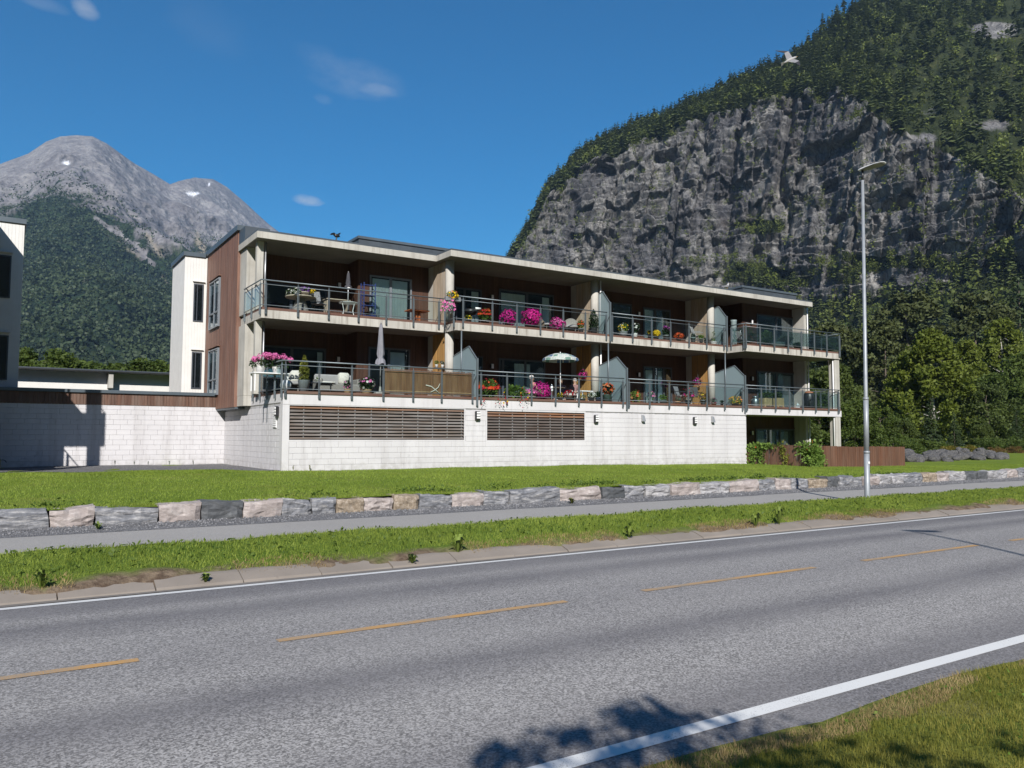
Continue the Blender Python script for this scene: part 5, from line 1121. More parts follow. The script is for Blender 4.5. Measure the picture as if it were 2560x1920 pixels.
# ---- single pines standing along the cliff rim against the sky
pm = []
for k in range(4):
    r = np.random.RandomState(k+5); V = []
    for tier in range(10):
        tz_ = .28+.70*tier/9.5
        for j in range(6):
            a = j*1.047+r.rand(); rd_ = .24*(1.02-tz_)**.6*r.uniform(.5, 1.2)*(.7 if tier < 2 else 1); zc = tz_+r.uniform(-.03, .03); ca, sa = math.cos(a), math.sin(a)
            V += [(0, 0, zc+.05*rd_), (ca*rd_*.6-sa*rd_*.4, sa*rd_*.6+ca*rd_*.4, zc-.02*rd_), (ca*rd_, sa*rd_, zc-.22*rd_), (ca*rd_*.6+sa*rd_*.4, sa*rd_*.6-ca*rd_*.4, zc-.02*rd_)]
    V = np.array(V); Fq = np.arange(len(V)).reshape(-1, 4)
    tr_ = MB().cyl((0, 0, -.05), (0, 0, .95), .016, .004, 5); n0 = len(V); V2 = np.concatenate([V, np.array([tuple(p) for p in tr_.v])]); Fs = [tuple(f) for f in Fq]+[tuple(i_+n0 for i_ in f) for f in tr_.f]
    me = bpy.data.meshes.new('rim_pine'); me.from_pydata(V2.tolist(), [], Fs); me.update(); me.materials.append(M_W1); pm.append(me)
r = np.random.RandomState(77); cols = np.linspace(.03, .60, 150)
for k, c in enumerate(cols):
    j = int((c+r.uniform(-.002, .002))*nb_); row = nr_-1-r.randint(0, 60) if c < .42 else nr_-1-r.randint(0, 25); p = P[row*nb_+max(0, min(nb_-1, j))]
    o = put('rim_pine', pm[k % 4], None, loc=(p[0], p[1], p[2]-.4)); h = r.uniform(9, 25); o.scale = (h, h, h); o.rotation_euler.z = r.rand()*6
    tag(o, 'small dark pine standing on the mountain skyline above the cliff', 'pine tree', 'pines along the cliff skyline')

# ------------------------------------------------------------------ flowers and furniture on the balconies
def mcol(name, c, rough=.55, metal=0, amt=.12, vs_=8): return simple(name, c, rough, metal, vs_, amt)
FL = {k: m_leaf('petals_'+k, c, var(c, 1.25), .3, vscale=6) for k, c in dict(magenta=(.50, .015, .22), pink=(.68, .17, .40), red=(.46, .012, .03), orange=(.60, .085, .02), yellow=(.72, .47, .015), white=(.72, .70, .66), purple=(.22, .08, .36), peach=(.62, .25, .12), violet=(.48, .07, .42), wine=(.36, .012, .16)).items()}
GL = {k: m_leaf('foliage_'+k, c, var(c, 1.7), .35, vscale=6) for k, c in dict(green=(.045, .085, .02), dark=(.022, .045, .016), light=(.10, .16, .035), lime=(.18, .24, .05), grey=(.09, .12, .085), gold=(.16, .17, .03), rust=(.20, .07, .03)).items()}
PT = {k: mcol('pot_'+k, c) for k, c in dict(dark=(.035, .037, .04), grey=(.17, .18, .19), stone=(.30, .29, .27), terra=(.36, .14, .065), orange=(.52, .27, .12), white=(.68, .68, .66), green=(.045, .07, .06), blue=(.03, .05, .12), teal=(.10, .17, .16), sage=(.17, .22, .22), brown=(.07, .05, .04), beige=(.36, .31, .24)).items()}
M_WICK = simple('brown_wicker', (.15, .115, .085), .8, 0, 60, .5, .9, .006); M_WICKG = simple('grey_wicker', (.19, .18, .165), .8, 0, 60, .5, .9, .006)
M_BASK = simple('light_basket', (.36, .25, .14), .8, 0, 50, .45, .9, .006); M_FLEECE = simple('cream_fleece', (.62, .59, .53), .95, 0, 25, .12, .9, .02)
M_CUSH = simple('grey_cushion', (.28, .27, .27), .9, 0, 6, .1); M_NAVY = mcol('navy_metal', (.03, .05, .16), .4); M_ORW = m_wood('orange_stained_wood', (.38, .11, .035), 'x'); M_CRATE = m_wood('pale_pine_planks', (.52, .37, .19), 'z', None, 0, .1)
M_ALU = simple('dull_aluminium', (.42, .43, .44), .34, .85, 9, .12); M_SHADE = simple('grey_parasol_cloth', (.20, .20, .225), .9, 0, 8, .08); M_CHAR = simple('dark_parasol_cloth', (.055, .055, .065), .9, 0, 8, .1)
SEED = [100]
def blossoms(C, N, S, seed):
    r = np.random.RandomState(seed); n = len(C); u = np.cross(N, r.normal(size=(n, 3))); u /= np.linalg.norm(u, axis=1)[:, None]+1e-9; w = np.cross(N, u); V = []
    S = S*r.uniform(.7, 1.25, n)
    ring = [C + (u*math.cos(2*math.pi*k/5)+w*math.sin(2*math.pi*k/5))*S[:, None]*.5 + N*S[:, None]*.12 for k in range(5)]
    V = np.stack([C]+ring, 1).reshape(-1, 3); b = np.arange(n)[:, None]*6; F = np.concatenate([np.concatenate([b, b+1+k, b+1+(k+1) % 5], 1) for k in range(5)])
    return V, F
def plant_parts(t, top, rx, rz, leaf, nl, ls, bloom, nb, bsz, upper=False, spiky=False, low=-.75):
    SEED[0] += 3; r = np.random.RandomState(SEED[0]); c = np.array([0, 0, top-rz])
    d = r.normal(size=(nl, 3)); d /= np.linalg.norm(d, axis=1)[:, None]; d[:, 2] = np.maximum(d[:, 2], low); lump = 1+.16*fbm(d*2.2+SEED[0], 2, 5)
    C = c + d*[rx, rx, rz]*(lump*r.rand(nl)**.33*.93)[:, None]; V, F = leaf_cloud(C, ls*r.uniform(.6, 1.3, nl), SEED[0], .5, .5 if not spiky else .16)
    put('foliage', np_mesh('foliage', V, F), GL[leaf], t)
    for k, bc in enumerate(bloom):
        m = nb//len(bloom); d = r.normal(size=(m, 3)); d /= np.linalg.norm(d, axis=1)[:, None]
        d[:, 2] = np.maximum(d[:, 2], .05 if upper else low*.9); d[:, 1] -= .25; d /= np.linalg.norm(d, axis=1)[:, None]; lump = 1+.16*fbm(d*2.2+SEED[0], 2, 5)
        C = c + d*[rx, rx, rz]*(lump*r.uniform(.86, 1.06, m))[:, None]; V, F = blossoms(C, d+r.normal(size=(m, 3))*.25, bsz, SEED[0]+k+1); put('blossoms', np_mesh('blossoms', V, F), FL[bc], t)
POTS = {'round': lambda r, h: [(r*.74, 0), (r*.95, h*.82), (r*1.06, h*.82), (r*1.06, h), (r*.94, h), (r*.90, h*.9)], 'tall': lambda r, h: [(r*.70, 0), (r*.98, h*.97), (r*1.0, h), (r*.92, h), (r*.9, h*.93)], 'bowl': lambda r, h: [(r*.5, 0), (r*.9, h*.4), (r*1.02, h*.9), (r*1.05, h), (r*.96, h), (r*.9, h*.85)], 'can': lambda r, h: [(r, 0), (r, h*.95), (r*1.03, h), (r*.95, h), (r*.92, h*.9)]}
def pot_plant(q, Y, deck, label, top_r, leaf='green', bloom=(), nb=60, bs=.05, pot='dark', pr=.13, ph=.2, ps='round', nl=240, ls=.07, rz=None, upper=False, spiky=False, cat='flower pot', group=None, name='flower_pot', stand=None, low=-.75):
    """q = photo pixel of the plant's top; the pot stands on the deck"""
    p = atY(*q, Y); rz = rz or top_r*.85; H = p.z-deck
    if H < .15: H = .15
    t = thing(name, label, cat, (p.x, Y, deck), group)
    base = 0.0; need = H-2*rz*.92
    if need > ph+.06:
        base = need-ph; s = MB()
        if stand == 'legs':
            for k in range(3): a = k*2.1; s.cyl((math.cos(a)*pr*1.1, math.sin(a)*pr*1.1, 0), (math.cos(a)*pr*.7, math.sin(a)*pr*.7, base), .01, n=6)
            s.cyl((0, 0, base-.012), (0, 0, base), pr*.95, n=14)
        else: s.lathe((0, 0, 0), [(pr*.95, 0), (pr*.95, .03), (pr*.5, .05), (pr*.5, base-.04), (pr*.9, base-.02), (pr*.9, base)], 12)
        put('plant_stand', s, M_BLACK, t)
    elif need > .08: ph = need
    put('pot', MB().lathe((0, 0, base), POTS[ps](pr, ph), 16), PT[pot] if isinstance(pot, str) else pot, t, True)
    plant_parts(t, H, top_r, min(rz, H*.55), leaf, nl, ls, bloom, nb, bs, upper, spiky, low); return t
qP = zz((1180, 860), .12658); qQ = zz((1400, 860), .12658); qR = zz((1640, 900), .12658); qT = zz((840, 860), .16275); qU = zz((1120, 740), .17179); qV = zz((1480, 740), .17179)
YU, YLo = 28.28, 27.12
# --- upper middle balconies
pot_plant(qU(295, 280), YU, UD, 'small yellow flowers in a low grey box on the upper balcony', .15, 'green', ('yellow',), 40, .06, 'grey', .13, .14)
pot_plant(qU(540, 185), YU, UD, 'orange red begonias with pale leaves in a brown basket on the upper balcony', .30, 'light', ('orange', 'red'), 130, .085, 'brown', .2, .3, nl=420, ls=.11, rz=.27, upper=True)
pot_plant(qU(878, 200), YU-.05, UD, 'tapering magenta petunia mound beside a larger mound', .36, 'green', ('magenta',), 330, .075, 'dark', .2, .3, nl=420, rz=.36)
pot_plant(qU(1205, 180), YU-.05, UD, 'largest magenta petunia mound on the upper balcony', .44, 'green', ('magenta',), 560, .078, 'dark', .22, .3, nl=420, rz=.40)
pot_plant(qU(1590, 310), YU-.05, UD, 'magenta petunia mound in front of a wicker chair', .36, 'green', ('magenta', 'pink'), 330, .072, 'dark', .2, .2, nl=420, rz=.30)
pot_plant(qU(1935, 345), YU, UD, 'small orange begonia with yellowish leaves near the clipped conifer', .17, 'gold', ('orange',), 40, .07, 'grey', .13, .2, nl=200, ls=.09, rz=.22, upper=True)
def conifer(q, Y, deck, w, label, leaf, pot, pr, ph):
    p = atY(*q, Y); H = p.z-deck; t = thing('potted_conifer', label, 'potted conifer', (p.x, Y, deck)); put('pot', MB().lathe((0, 0, 0), POTS['tall'](pr, ph), 18), PT[pot], t, True)
    SEED[0] += 5; r = np.random.RandomState(SEED[0]); n = 1300; tt_ = r.rand(n)**1.15; ww = w*np.sin(np.pi*np.clip(.18+.82*tt_, 0, 1))**.75*(1-.35*tt_); a = r.rand(n)*6.283; qd = np.sqrt(r.uniform(.2, 1, n))
    C = np.stack([np.cos(a)*ww*qd, np.sin(a)*ww*qd, ph*.9+(H-ph*.9)*tt_], 1); V, F = leaf_cloud(C, .075*r.uniform(.6, 1.3, n), SEED[0], 1.0, .5); put('foliage', np_mesh('foliage', V, F), GL[leaf], t)
conifer(qU(2118, 195), YU+.1, UD, .27, 'clipped dark green conifer in a dark pot beside the frosted screen', 'dark', 'dark', .18, .3)
pot_plant(qV(455, 400), YU, UD, 'pale flowering plant in a grey bowl with a white tag', .25, 'light', ('white', 'yellow'), 46, .07, 'grey', .2, .2, 'bowl', 260, .085)
pot_plant(qV(625, 385), YU+.1, UD, 'loose white asters in a pale metal can on the upper balcony', .26, 'dark', ('white',), 16, .09, 'white', .11, .34, 'can', 230, .10, rz=.28, upper=True)
pot_plant(qV(835, 505), YU, UD, 'small trailing yellow flowers beside the bright yellow chrysanthemum', .11, 'dark', ('yellow',), 30, .07, 'dark', .1, .15)
pot_plant(qV(937, 495), YU-.05, UD, 'bright yellow chrysanthemum ball in a dark pot', .19, 'dark', ('yellow',), 120, .075, 'dark', .12, .12)
hy = pot_plant(qV(1078, 440), YU, UD, 'purple hydrangea heads above dark leaves in a square grey pot', .20, 'dark', (), 0, .05, 'grey', .15, .26, nl=240, ls=.12, rz=.24)
for c in (atY(*qV(1065, 455), YU), atY(*qV(1115, 478), YU)):
    r = np.random.RandomState(int(c.x*100) % 99); d = r.normal(size=(50, 3)); d /= np.linalg.norm(d, axis=1)[:, None]; V, F = blossoms(np.array(c-Vector(hy.location))+d*.085, d, .06, 4)
    put('blossoms', np_mesh('blossoms', V, F), FL['violet'], hy)
pot_plant(qV(1262, 540), YU-.05, UD, 'orange flowers spilling from a green glazed pot', .24, 'green', ('orange',), 90, .085, 'green', .12, .16, nl=160, rz=.15)
pot_plant(qV(1470, 545), YU, UD, 'small dark plant in a square grey green pot by the cushioned chair', .13, 'dark', ('purple',), 6, .05, 'sage', .13, .24, nl=130, rz=.11)
pot_plant(qV(1590, 560), YU, UD, 'yellow green leafy plant in a small pale pot', .16, 'lime', (), 0, .05, 'stone', .11, .14, nl=120, ls=.11, rz=.12)
pot_plant(qV(1765, 500), YU, UD, 'tall thin stemmed plant in a round white bowl by the screen', .13, 'light', ('white',), 8, .05, 'white', .17, .2, 'bowl', 70, .08, rz=.32, spiky=False)
pot_plant(qV(1650, 600), YU+.05, UD, 'little dark herb in a black pot beside the white bowl', .09, 'dark', (), 0, .05, 'dark', .08, .1, nl=60, rz=.08)
# flower box hanging over the stepped railing corner
c = atY(*qB(225, 545), yu-.08); t = thing('hanging_flower_box', 'flower box with yellow and pink blooms hung on the upper railing corner', 'flower box', (c.x-.1, yu-.05, UT-.22))
put('pot', MB().bbox(-.32, -.1, -.04, .36, .1, .14, .02), PT['grey'], t); plant_parts(t, .40, .26, .19, 'light', 260, .09, ('yellow', 'peach'), 60, .075)
r = np.random.RandomState(8); n = 70; C = np.stack([r.uniform(-.55, .1, n), r.uniform(-.16, .05, n), -.05-r.rand(n)*.45], 1); V, F = leaf_cloud(C, .06*np.ones(n), 2); put('trailing_stems', np_mesh('trail', V, F), GL['green'], t); V, F = blossoms(C[:40]+[0, -.03, .03], np.tile([0, -1, .2], (40, 1))+r.normal(size=(40, 3))*.3, .075, 4); put('blossoms', np_mesh('bl', V, F), FL['pink'], t)
# --- upper right balcony, behind tinted glass
for q, lab, rr_, lf, ht in ((q6(690, 640), 'large feathery shrub behind the tinted glass railing', .62, 'green', .6), (q6(960, 690), 'arching palm like plant behind the tinted glass railing', .42, 'light', .42), (q6(1235, 765), 'grey green layered bonsai behind the tinted glass railing', .42, 'grey', .22), (q6(1400, 860), 'low green plant in a pot at the tinted railing', .24, 'light', .16)):
    pot_plant(q, 27.35, UD, lab, rr_, lf, (), 0, .05, 'dark', .2, .28, nl=420, ls=.12, rz=ht, cat='potted shrub', name='potted_shrub')
p = atY(*q6(1130, 860), 27.2); t = thing('stone_trough', 'pale rounded stone trough on the upper right balcony', 'planter', (p.x, 27.2, UD)); put('trough_body', MB().lathe((0, 0, 0), [(.28, 0), (.36, .08), (.38, .18), (.34, .26), (.28, .27), (.24, .2)], 18), PT['stone'], t, True); put('soil', MB().lathe((0, 0, .2), [(.25, 0), (.1, .04)], 14), PT['brown'], t)
p = atY(*q6(520, 555), 28.6); t = thing('tall_vase', 'tall blue grey cylinder vase beside the frosted screen', 'vase', (p.x, 28.6, UD)); put('vase_body', MB().lathe((0, 0, 0), [(.13, 0), (.16, .3), (.15, p.z-UD-.1), (.17, p.z-UD), (.13, p.z-UD), (.12, p.z-UD-.1)], 18), PT['sage'], t, True)
# --- lower left balcony
p = atY(*q2(720, 800), 27.5); t = thing('flower_stand', 'white table crowded with bright pink hydrangeas at the balcony corner', 'flower stand', (p.x, 27.62, LD))
put('tabletop', MB().box(-.62, -.28, .60, .62, .28, .635), M_PLAST, t)
for sx in (-.56, .56):
    for sy in (-.23, .23): put('leg', MB().box(sx-.02, sy-.02, 0, sx+.02, sy+.02, .6), M_PLAST, t)
for xx in (-.32, .25): put('pot', MB().lathe((xx, 0, .637), POTS['tall'](.17, .22), 16, .0), PT['white'], t, True)
r = np.random.RandomState(5)
for k in range(26):
    xx = r.uniform(-.72, .72); c_ = np.array([xx, r.uniform(-.25, .2), 1.02+.25*(1-(xx/.8)**2)*r.uniform(.5, 1.1)+.06*xx]); d = r.normal(size=(30, 3)); d /= np.linalg.norm(d, axis=1)[:, None]; V, F = blossoms(c_+d*.085, d, .062, k); put('blossoms', np_mesh('blossoms', V, F), FL['pink'], t)
C = np.stack([r.uniform(-.65, .65, 260), r.uniform(-.25, .25, 260), r.uniform(.82, 1.12, 260)], 1); V, F = leaf_cloud(C, .12*np.ones(260), 9); put('foliage', np_mesh('foliage', V, F), GL['dark'], t)
p = atY(*q2(990, 1310), 27.3); t = thing('globe_lamp', 'white ribbed globe lamp on the lower balcony floor', 'globe lamp', (p.x, 27.3, LD)); rg = .19; put('globe', MB().lathe((0, 0, 0), [(max(.02, rg*math.sin(math.pi*k/14))*(1 if k % 1 == 0 else 1), .02+rg-rg*math.cos(math.pi*k/14)) for k in range(15)], 28), mcol('white_globe', (.70, .70, .72), .35), t, True); put('base', MB().lathe((0, 0, 0), [(.09, 0), (.09, .025), (.06, .03)], 14), PT['grey'], t)
conifer(q2(1335, 795), 27.4, LD, .21, 'slim golden green cypress in a tall grey pot on the lower balcony', 'gold', 'grey', .21, .42)
def tub_chair(loc, rot, m, label, throw=None, w=.31, h=.78, group=None):
    t = thing('wicker_chair', label, 'wicker chair', loc, group); t.rotation_euler.z = rot; mb = MB(); n = 22; vs_ = []
    for k in range(n+1):
        a = math.pi*(-.12+1.24*k/n); hh = .42+(h-.42)*max(0, math.sin(a))**1.3
        for rr_, z in ((w*.80, .04), (w, .3), (w*1.12, hh), (w*1.02, hh+.01), (w*.9, .32), (w*.7, .06)): vs_.append((math.cos(a)*rr_, math.sin(a)*rr_, z))
    mb.add(vs_, [(6*k+j, 6*k+6+j, 6*k+6+(j+1) % 6, 6*k+(j+1) % 6) for k in range(n) for j in range(6)]); put('backrest', mb, m, t, True)
    put('seat', MB().lathe((0, -.02, .28), [(w*.92, 0), (w*.98, .05), (w*.9, .12), (w*.5, .13)], 16), M_CUSH, t, True)
    for a in (.25, .75, 1.25, 1.75): put('leg', MB().cyl((math.cos(a*math.pi)*w*.75, math.sin(a*math.pi)*w*.75, 0), (math.cos(a*math.pi)*w*.75, math.sin(a*math.pi)*w*.75, .3), .022, n=8), m, t)
    if throw: put('fleece_throw', MB().bbox(-.2, w*.5, .42, .2, w*1.25, h+.05, .08).bbox(-.2, -.28, .40, .2, w*.6, .47, .03), throw, t, True)
    return t
p = atY(*q2(1140, 1250), 28.1); tub_chair((p.x, 28.1, LD), -.5, M_WICKG, 'grey wicker armchair with cream fleece beside the cypress pot', M_FLEECE, .36, .78)
p = atY(*q2(1590, 1290), 28.3); t = thing('side_table', 'low grey side table holding a small white pot', 'side table', (p.x, 28.3, LD)); put('tabletop', MB().bbox(-.45, -.22, .40, .45, .22, .43, .008), PT['grey'], t)
for sx in (-.4, .4):
    for sy in (-.18, .18): put('leg', MB().box(sx-.012, sy-.012, 0, sx+.012, sy+.012, .4), M_BLACK, t)
pot_plant(q2(1590, 1195), 28.3, LD+.43, 'tiny white potted plant on the low side table', .10, 'light', ('white',), 8, .05, 'white', .06, .1, nl=60)
p = atY(*q2(1950, 1300), 28.5); t = thing('garden_sofa', 'grey wicker sofa with cream fleece on the lower balcony', 'sofa', (p.x, 28.6, LD)); put('seat', MB().bbox(-.75, -.4, .12, .75, .4, .40, .05), M_WICKG, t); put('backrest', MB().bbox(-.75, .28, .38, .75, .44, .78, .05), M_CUSH, t); put('armrest', MB().bbox(-.80, -.4, .12, -.66, .4, .6, .05), M_WICKG, t); put('armrest', MB().bbox(.66, -.4, .12, .80, .4, .6, .05), M_WICKG, t); put('fleece_throw', MB().bbox(.15, .1, .42, .55, .40, .86, .06).bbox(-.7, -.46, .40, -.2, .1, .47, .03), M_FLEECE, t, True)
pot_plant(q2(2135, 1250), 27.2, LD, 'small basket of pale pink flowers near the railing post', .15, 'dark', ('pink', 'white'), 18, .07, M_BASK, .13, .25, 'can', 150, .09, rz=.18)
pot_plant(qT(475, 505), 27.2, LD, 'wide basket of white and pink mandevilla before the reed screen', .31, 'dark', ('white', 'white', 'pink'), 48, .085, M_BASK, .19, .27, 'can', 420, .11, rz=.25)
def closed_parasol(px_x, py_top, py_hem, Y, deck, r, m, label, ring=None):
    p = atY(px_x, py_top, Y); hz = atY(px_x, py_hem, Y).z-deck; H = p.z-deck; t = thing('closed_parasol', label, 'parasol', (p.x, Y, deck)); mb = MB(); n = 24; vs_ = []; prof = [(0.0, .02), (.06, .05), (.2, .07), (.75, .12), (.84, .085), (.9, .14), (1.0, .165)]
    for s, w in prof:
        z = H-(H-hz)*s
        for k in range(n): a = 2*math.pi*k/n; rr_ = r/.16*w*(1+.22*math.cos(a*6+s*2)); vs_.append((math.cos(a)*rr_, math.sin(a)*rr_, z+.04*math.sin(a*3)*(s > .95)))
    mb.add(vs_, [(n*i+k, n*i+(k+1) % n, n*i+n+(k+1) % n, n*i+n+k) for i in range(len(prof)-1) for k in range(n)]+[tuple(range(n))]); put('canopy', mb, m, t, True)
    put('pole', MB().cyl((0, 0, .05), (0, 0, H+.03), .02, n=10), M_PIPE, t, True); put('tie', MB().cyl((0, 0, H-(H-hz)*.86), (0, 0, H-(H-hz)*.83), r/.16*.1, n=14), m, t)
    put('foot', MB().bbox(-.26, -.26, 0, .26, .26, .07, .02).lathe((0, 0, .07), [(.06, 0), (.035, .2), (.03, .22)], 10), PT['stone'] if ring is None else M_BLACK, t)
    if ring: put('clamp', MB().lathe((0, 0, hz-.06), [(.08, 0), (.1, .03), (.1, .06), (.05, .08)], 14), M_PLAST, t)
closed_parasol(qA(1630, 790)[0], qA(1630, 790)[1], qA(1610, 1095)[1], 27.25, LD, .165, M_SHADE, 'tall closed grey parasol rising past the slab edge on the lower balcony')
closed_parasol(qS(95, 5)[0], qS(95, 5)[1], qS(95, 330)[1], 30.0, UD, .12, M_CHAR, 'closed charcoal parasol with pale clamp on the upper left balcony', True)
# reed screen behind the railing, with driftwood
M_REED = m_wood('dry_reed', (.17, .085, .042), 'z', (.25, .155, .085), .6, .02, .85); xa, xb = atY(*qT(745, 500), 26.83).x, atY(*qT(2090, 500), 26.83).x
t = thing('reed_screen', 'brown reed mat fixed behind three railing panels of the lower balcony', 'reed screen', (xa, 26.84, LD)); r = np.random.RandomState(6); w = xb-xa; n = 260; V = []; F = []
mb = MB()
for k in range(n): x = w*(k+r.uniform(-.3, .3))/n; z0, z1 = .02+r.rand()*.03, .92+r.normal()*.025; mb.cyl((x, r.uniform(-.006, .006), z0), (x+r.normal()*.008, r.uniform(-.006, .006), z1), .0085, n=4, cap=False)
put('reeds', mb, M_REED, t, kind='stuff'); put('binding', MB().box(0, -.012, .80, w, -.009, .83).box(0, -.012, .12, w, -.009, .14), M_BASK, t); put('backing', MB().box(0, .012, .03, w, .018, .9), M_REED, t)
p = atY(*qT(1500, 700), 26.80); t = thing('driftwood', 'pale crossed driftwood branches leaning on the reed screen', 'driftwood', (p.x, 26.815, LD+.1)); put('branch', MB().tube([(-.32, 0, .28), (-.1, 0, .24), (.1, 0, .1), (.28, 0, -.04)], [.02, .022, .02, .012], 7), M_FLEECE, t, True); put('branch', MB().tube([(-.12, -.008, .02), (.08, -.008, .12), (.2, -.008, .22), (.27, -.008, .36)], [.016, .018, .016, .01], 7), M_FLEECE, t, True)
p = atY(*qT(1545, 355), 28.6); t = thing('corner_shelf', 'small black shelf on the golden boards of the partition', 'shelf', (15.2, 28.98, p.z)); put('shelf_board', MB().box(-.35, -.15, -.02, .18, .15, .01), M_BLACK, t); put('bracket', MB().box(-.1, .02, -.12, -.07, .05, -.02), M_BLACK, t)
for xx, q, nm, lf, bm_ in ((-.22, (1490, 270), 'green plant in a white pot on the black shelf', 'light', ()), (.05, (1580, 265), 'white potted flower on the black shelf', 'grey', ('white',))):
    z_ = p.z+.012; c_ = thing('shelf_plant', nm, 'potted plant', (15.2+xx, 28.95, z_)); put('pot', MB().lathe((0, 0, 0), POTS['tall'](.07, .13), 14), PT['white'], c_, True); plant_parts(c_, .30, .10, .09, lf, 80, .07, bm_, 10, .05)
# --- lower middle balconies
def pl(*a, **k): return pot_plant(*a, **k)
pl(qP(330, 680), YLo, LD, 'tall orange begonia above bright green leaves next to the frosted screen', .46, 'light', ('orange', 'red'), 120, .10, 'dark', .22, .25, nl=620, ls=.12, rz=.46, upper=True)
pl(qP(850, 790), YLo, LD, 'broad bushy green plant without flowers on the lower balcony', .48, 'light', ('orange',), 6, .07, 'dark', .22, .2, nl=620, ls=.13, rz=.34)
pl(qP(1160, 885), YLo-.05, LD, 'pale pink geraniums in a beige box', .30, 'green', ('pink',), 110, .075, 'beige', .2, .2, nl=150, rz=.17, upper=True)
pl(qP(1370, 750), YLo, LD, 'large purple magenta petunia ball on the lower balcony', .40, 'dark', ('wine', 'magenta'), 420, .075, 'dark', .2, .22, nl=360, rz=.38)
pl(qP(1740, 960), YLo-.05, LD, 'little yellow pansies beside the red geraniums', .12, 'green', ('yellow',), 26, .06, 'brown', .12, .12, nl=80)
pl(qP(1925, 910), YLo-.05, LD, 'deep red geraniums with white centres in a brown planter', .27, 'dark', ('red', 'red', 'white'), 90, .075, 'brown', .18, .14, nl=160, rz=.2, upper=True)
pl(qQ(445, 985), YLo, LD, 'small yellow violas in a pale green pot', .14, 'grey', ('yellow',), 14, .05, 'sage', .14, .18, nl=90)
pl(qQ(620, 960), YLo-.03, LD, 'white lobelia in a black pot before a white stool', .22, 'green', ('white',), 70, .055, 'dark', .14, .22, nl=150, rz=.11)
pl(qQ(760, 930), YLo+.05, LD, 'dark leafy plant in a blue glazed pot', .19, 'dark', (), 0, .05, 'blue', .15, .2, 'round', 200, .10)
pl(qQ(930, 775), YLo, LD, 'drooping orange red begonia in a dark green barrel pot', .30, 'dark', ('orange', 'peach'), 90, .10, 'green', .20, .40, 'can', 260, .12, rz=.27)
pl(qQ(1490, 905), YLo, LD, 'green and orange variegated leafy plant', .24, 'lime', ('orange', 'peach'), 14, .12, 'dark', .12, .15, nl=150, ls=.15, rz=.33)
pl(qQ(1790, 930), YLo, LD, 'white and blush geraniums in a pale green pot', .22, 'light', ('white', 'pink'), 22, .10, 'sage', .13, .2, nl=130, rz=.24, upper=True)
pl(qR(135, 670), YLo, LD, 'round green plant in a banded grey blue pot', .20, 'light', (), 0, .05, 'sage', .17, .27, 'round', 170, .09, rz=.16)
pl(qR(425, 725), YLo, LD, 'dusty green succulent in a bright orange clay pot', .16, 'grey', (), 0, .05, 'orange', .13, .2, nl=120, rz=.12)
pl(qR(630, 560), YLo, LD, 'tall leggy dark red geranium by the folding chairs', .33, 'grey', ('red', 'red', 'wine', 'white'), 44, .10, 'dark', .15, .2, nl=120, rz=.38, upper=True)
pl(qR(930, 640), YLo, LD, 'yellow daisies in a dark grey pot before the golden boards', .24, 'dark', ('yellow',), 26, .085, 'grey', .15, .24, nl=170, rz=.2)
pl(qR(1140, 745), YLo-.03, LD, 'grey leaved plant with one wine red bloom in a terracotta pot', .17, 'grey', ('wine',), 12, .08, 'terra', .14, .19, nl=130, rz=.14)
pl(qR(1300, 790), YLo, LD, 'tiny dark plant against the frosted glass', .09, 'dark', (), 0, .05, 'dark', .08, .12, nl=60)
pl(qR(1560, 705), YLo, LD, 'long trough of yellow green flowers before the frosted screen', .36, 'lime', ('yellow', 'peach'), 150, .06, 'dark', .2, .12, nl=300, ls=.08, rz=.24)
def hanging(q, Y, bloom, label):
    p = atY(*q, Y); t = thing('hanging_basket', label, 'hanging basket', (p.x, Y, p.z)); put('basket', MB().lathe((0, 0, -.12), [(.05, 0), (.12, .05), (.16, .14), (.14, .14)], 14), PT['dark'], t, True)
    plant_parts(t, .16, .22, .2, 'dark', 150, .09, bloom, 60, .07)
    for a in (0, 2.1, 4.2): put('chain', MB().cyl((math.cos(a)*.14, math.sin(a)*.14, .02), (0, 0, .62), .004, n=5), M_BLACK, t)
    put('hook', MB().cyl((0, 0, .6), (0, 0, UZ0-p.z), .005, n=5), M_BLACK, t)
hanging(qQ(450, 590), 29.3, ('magenta', 'wine'), 'hanging basket of fuchsia by the second partition'); hanging(qR(820, 410), 29.3, ('magenta', 'violet'), 'hanging basket of purple blooms by the third partition')
# trailing nasturtiums over the wall edge
t = thing('trailing_nasturtium', 'nasturtium stems with small leaves trailing down over the white wall', 'trailing plant', (16.6, 26.74, LD)); r = np.random.RandomState(4); C = []
for x0 in (-.75, -.62, -.1, .05, .15, .3, .95, 1.1, 1.25, 1.35):
    L = r.uniform(.25, .55); s = np.linspace(0, 1, 16); C.append(np.stack([x0+.05*np.sin(s*6+x0*9)+r.normal(size=16)*.03, -.03-.02*s+r.normal(size=16)*.015, .12-L*s], 1))
C = np.concatenate(C); V, F = leaf_cloud(C, .045*r.uniform(.5, 1.3, len(C)), 4); put('foliage', np_mesh('foliage', V, F), GL['green'], t); k = r.permutation(len(C))[:26]; V, F = blossoms(C[k]+[0, -.02, 0], np.tile([0, -1, 0], (26, 1))+r.normal(size=(26, 3))*.3, .05, 4); put('blossoms', np_mesh('b', V, F), FL['red'], t); V, F = blossoms(C[k[:8]]+[.02, -.02, .1], np.tile([0, -1, 0], (8, 1))+r.normal(size=(8, 3))*.3, .07, 4); put('blossoms', np_mesh('b', V, F), FL['yellow'], t)
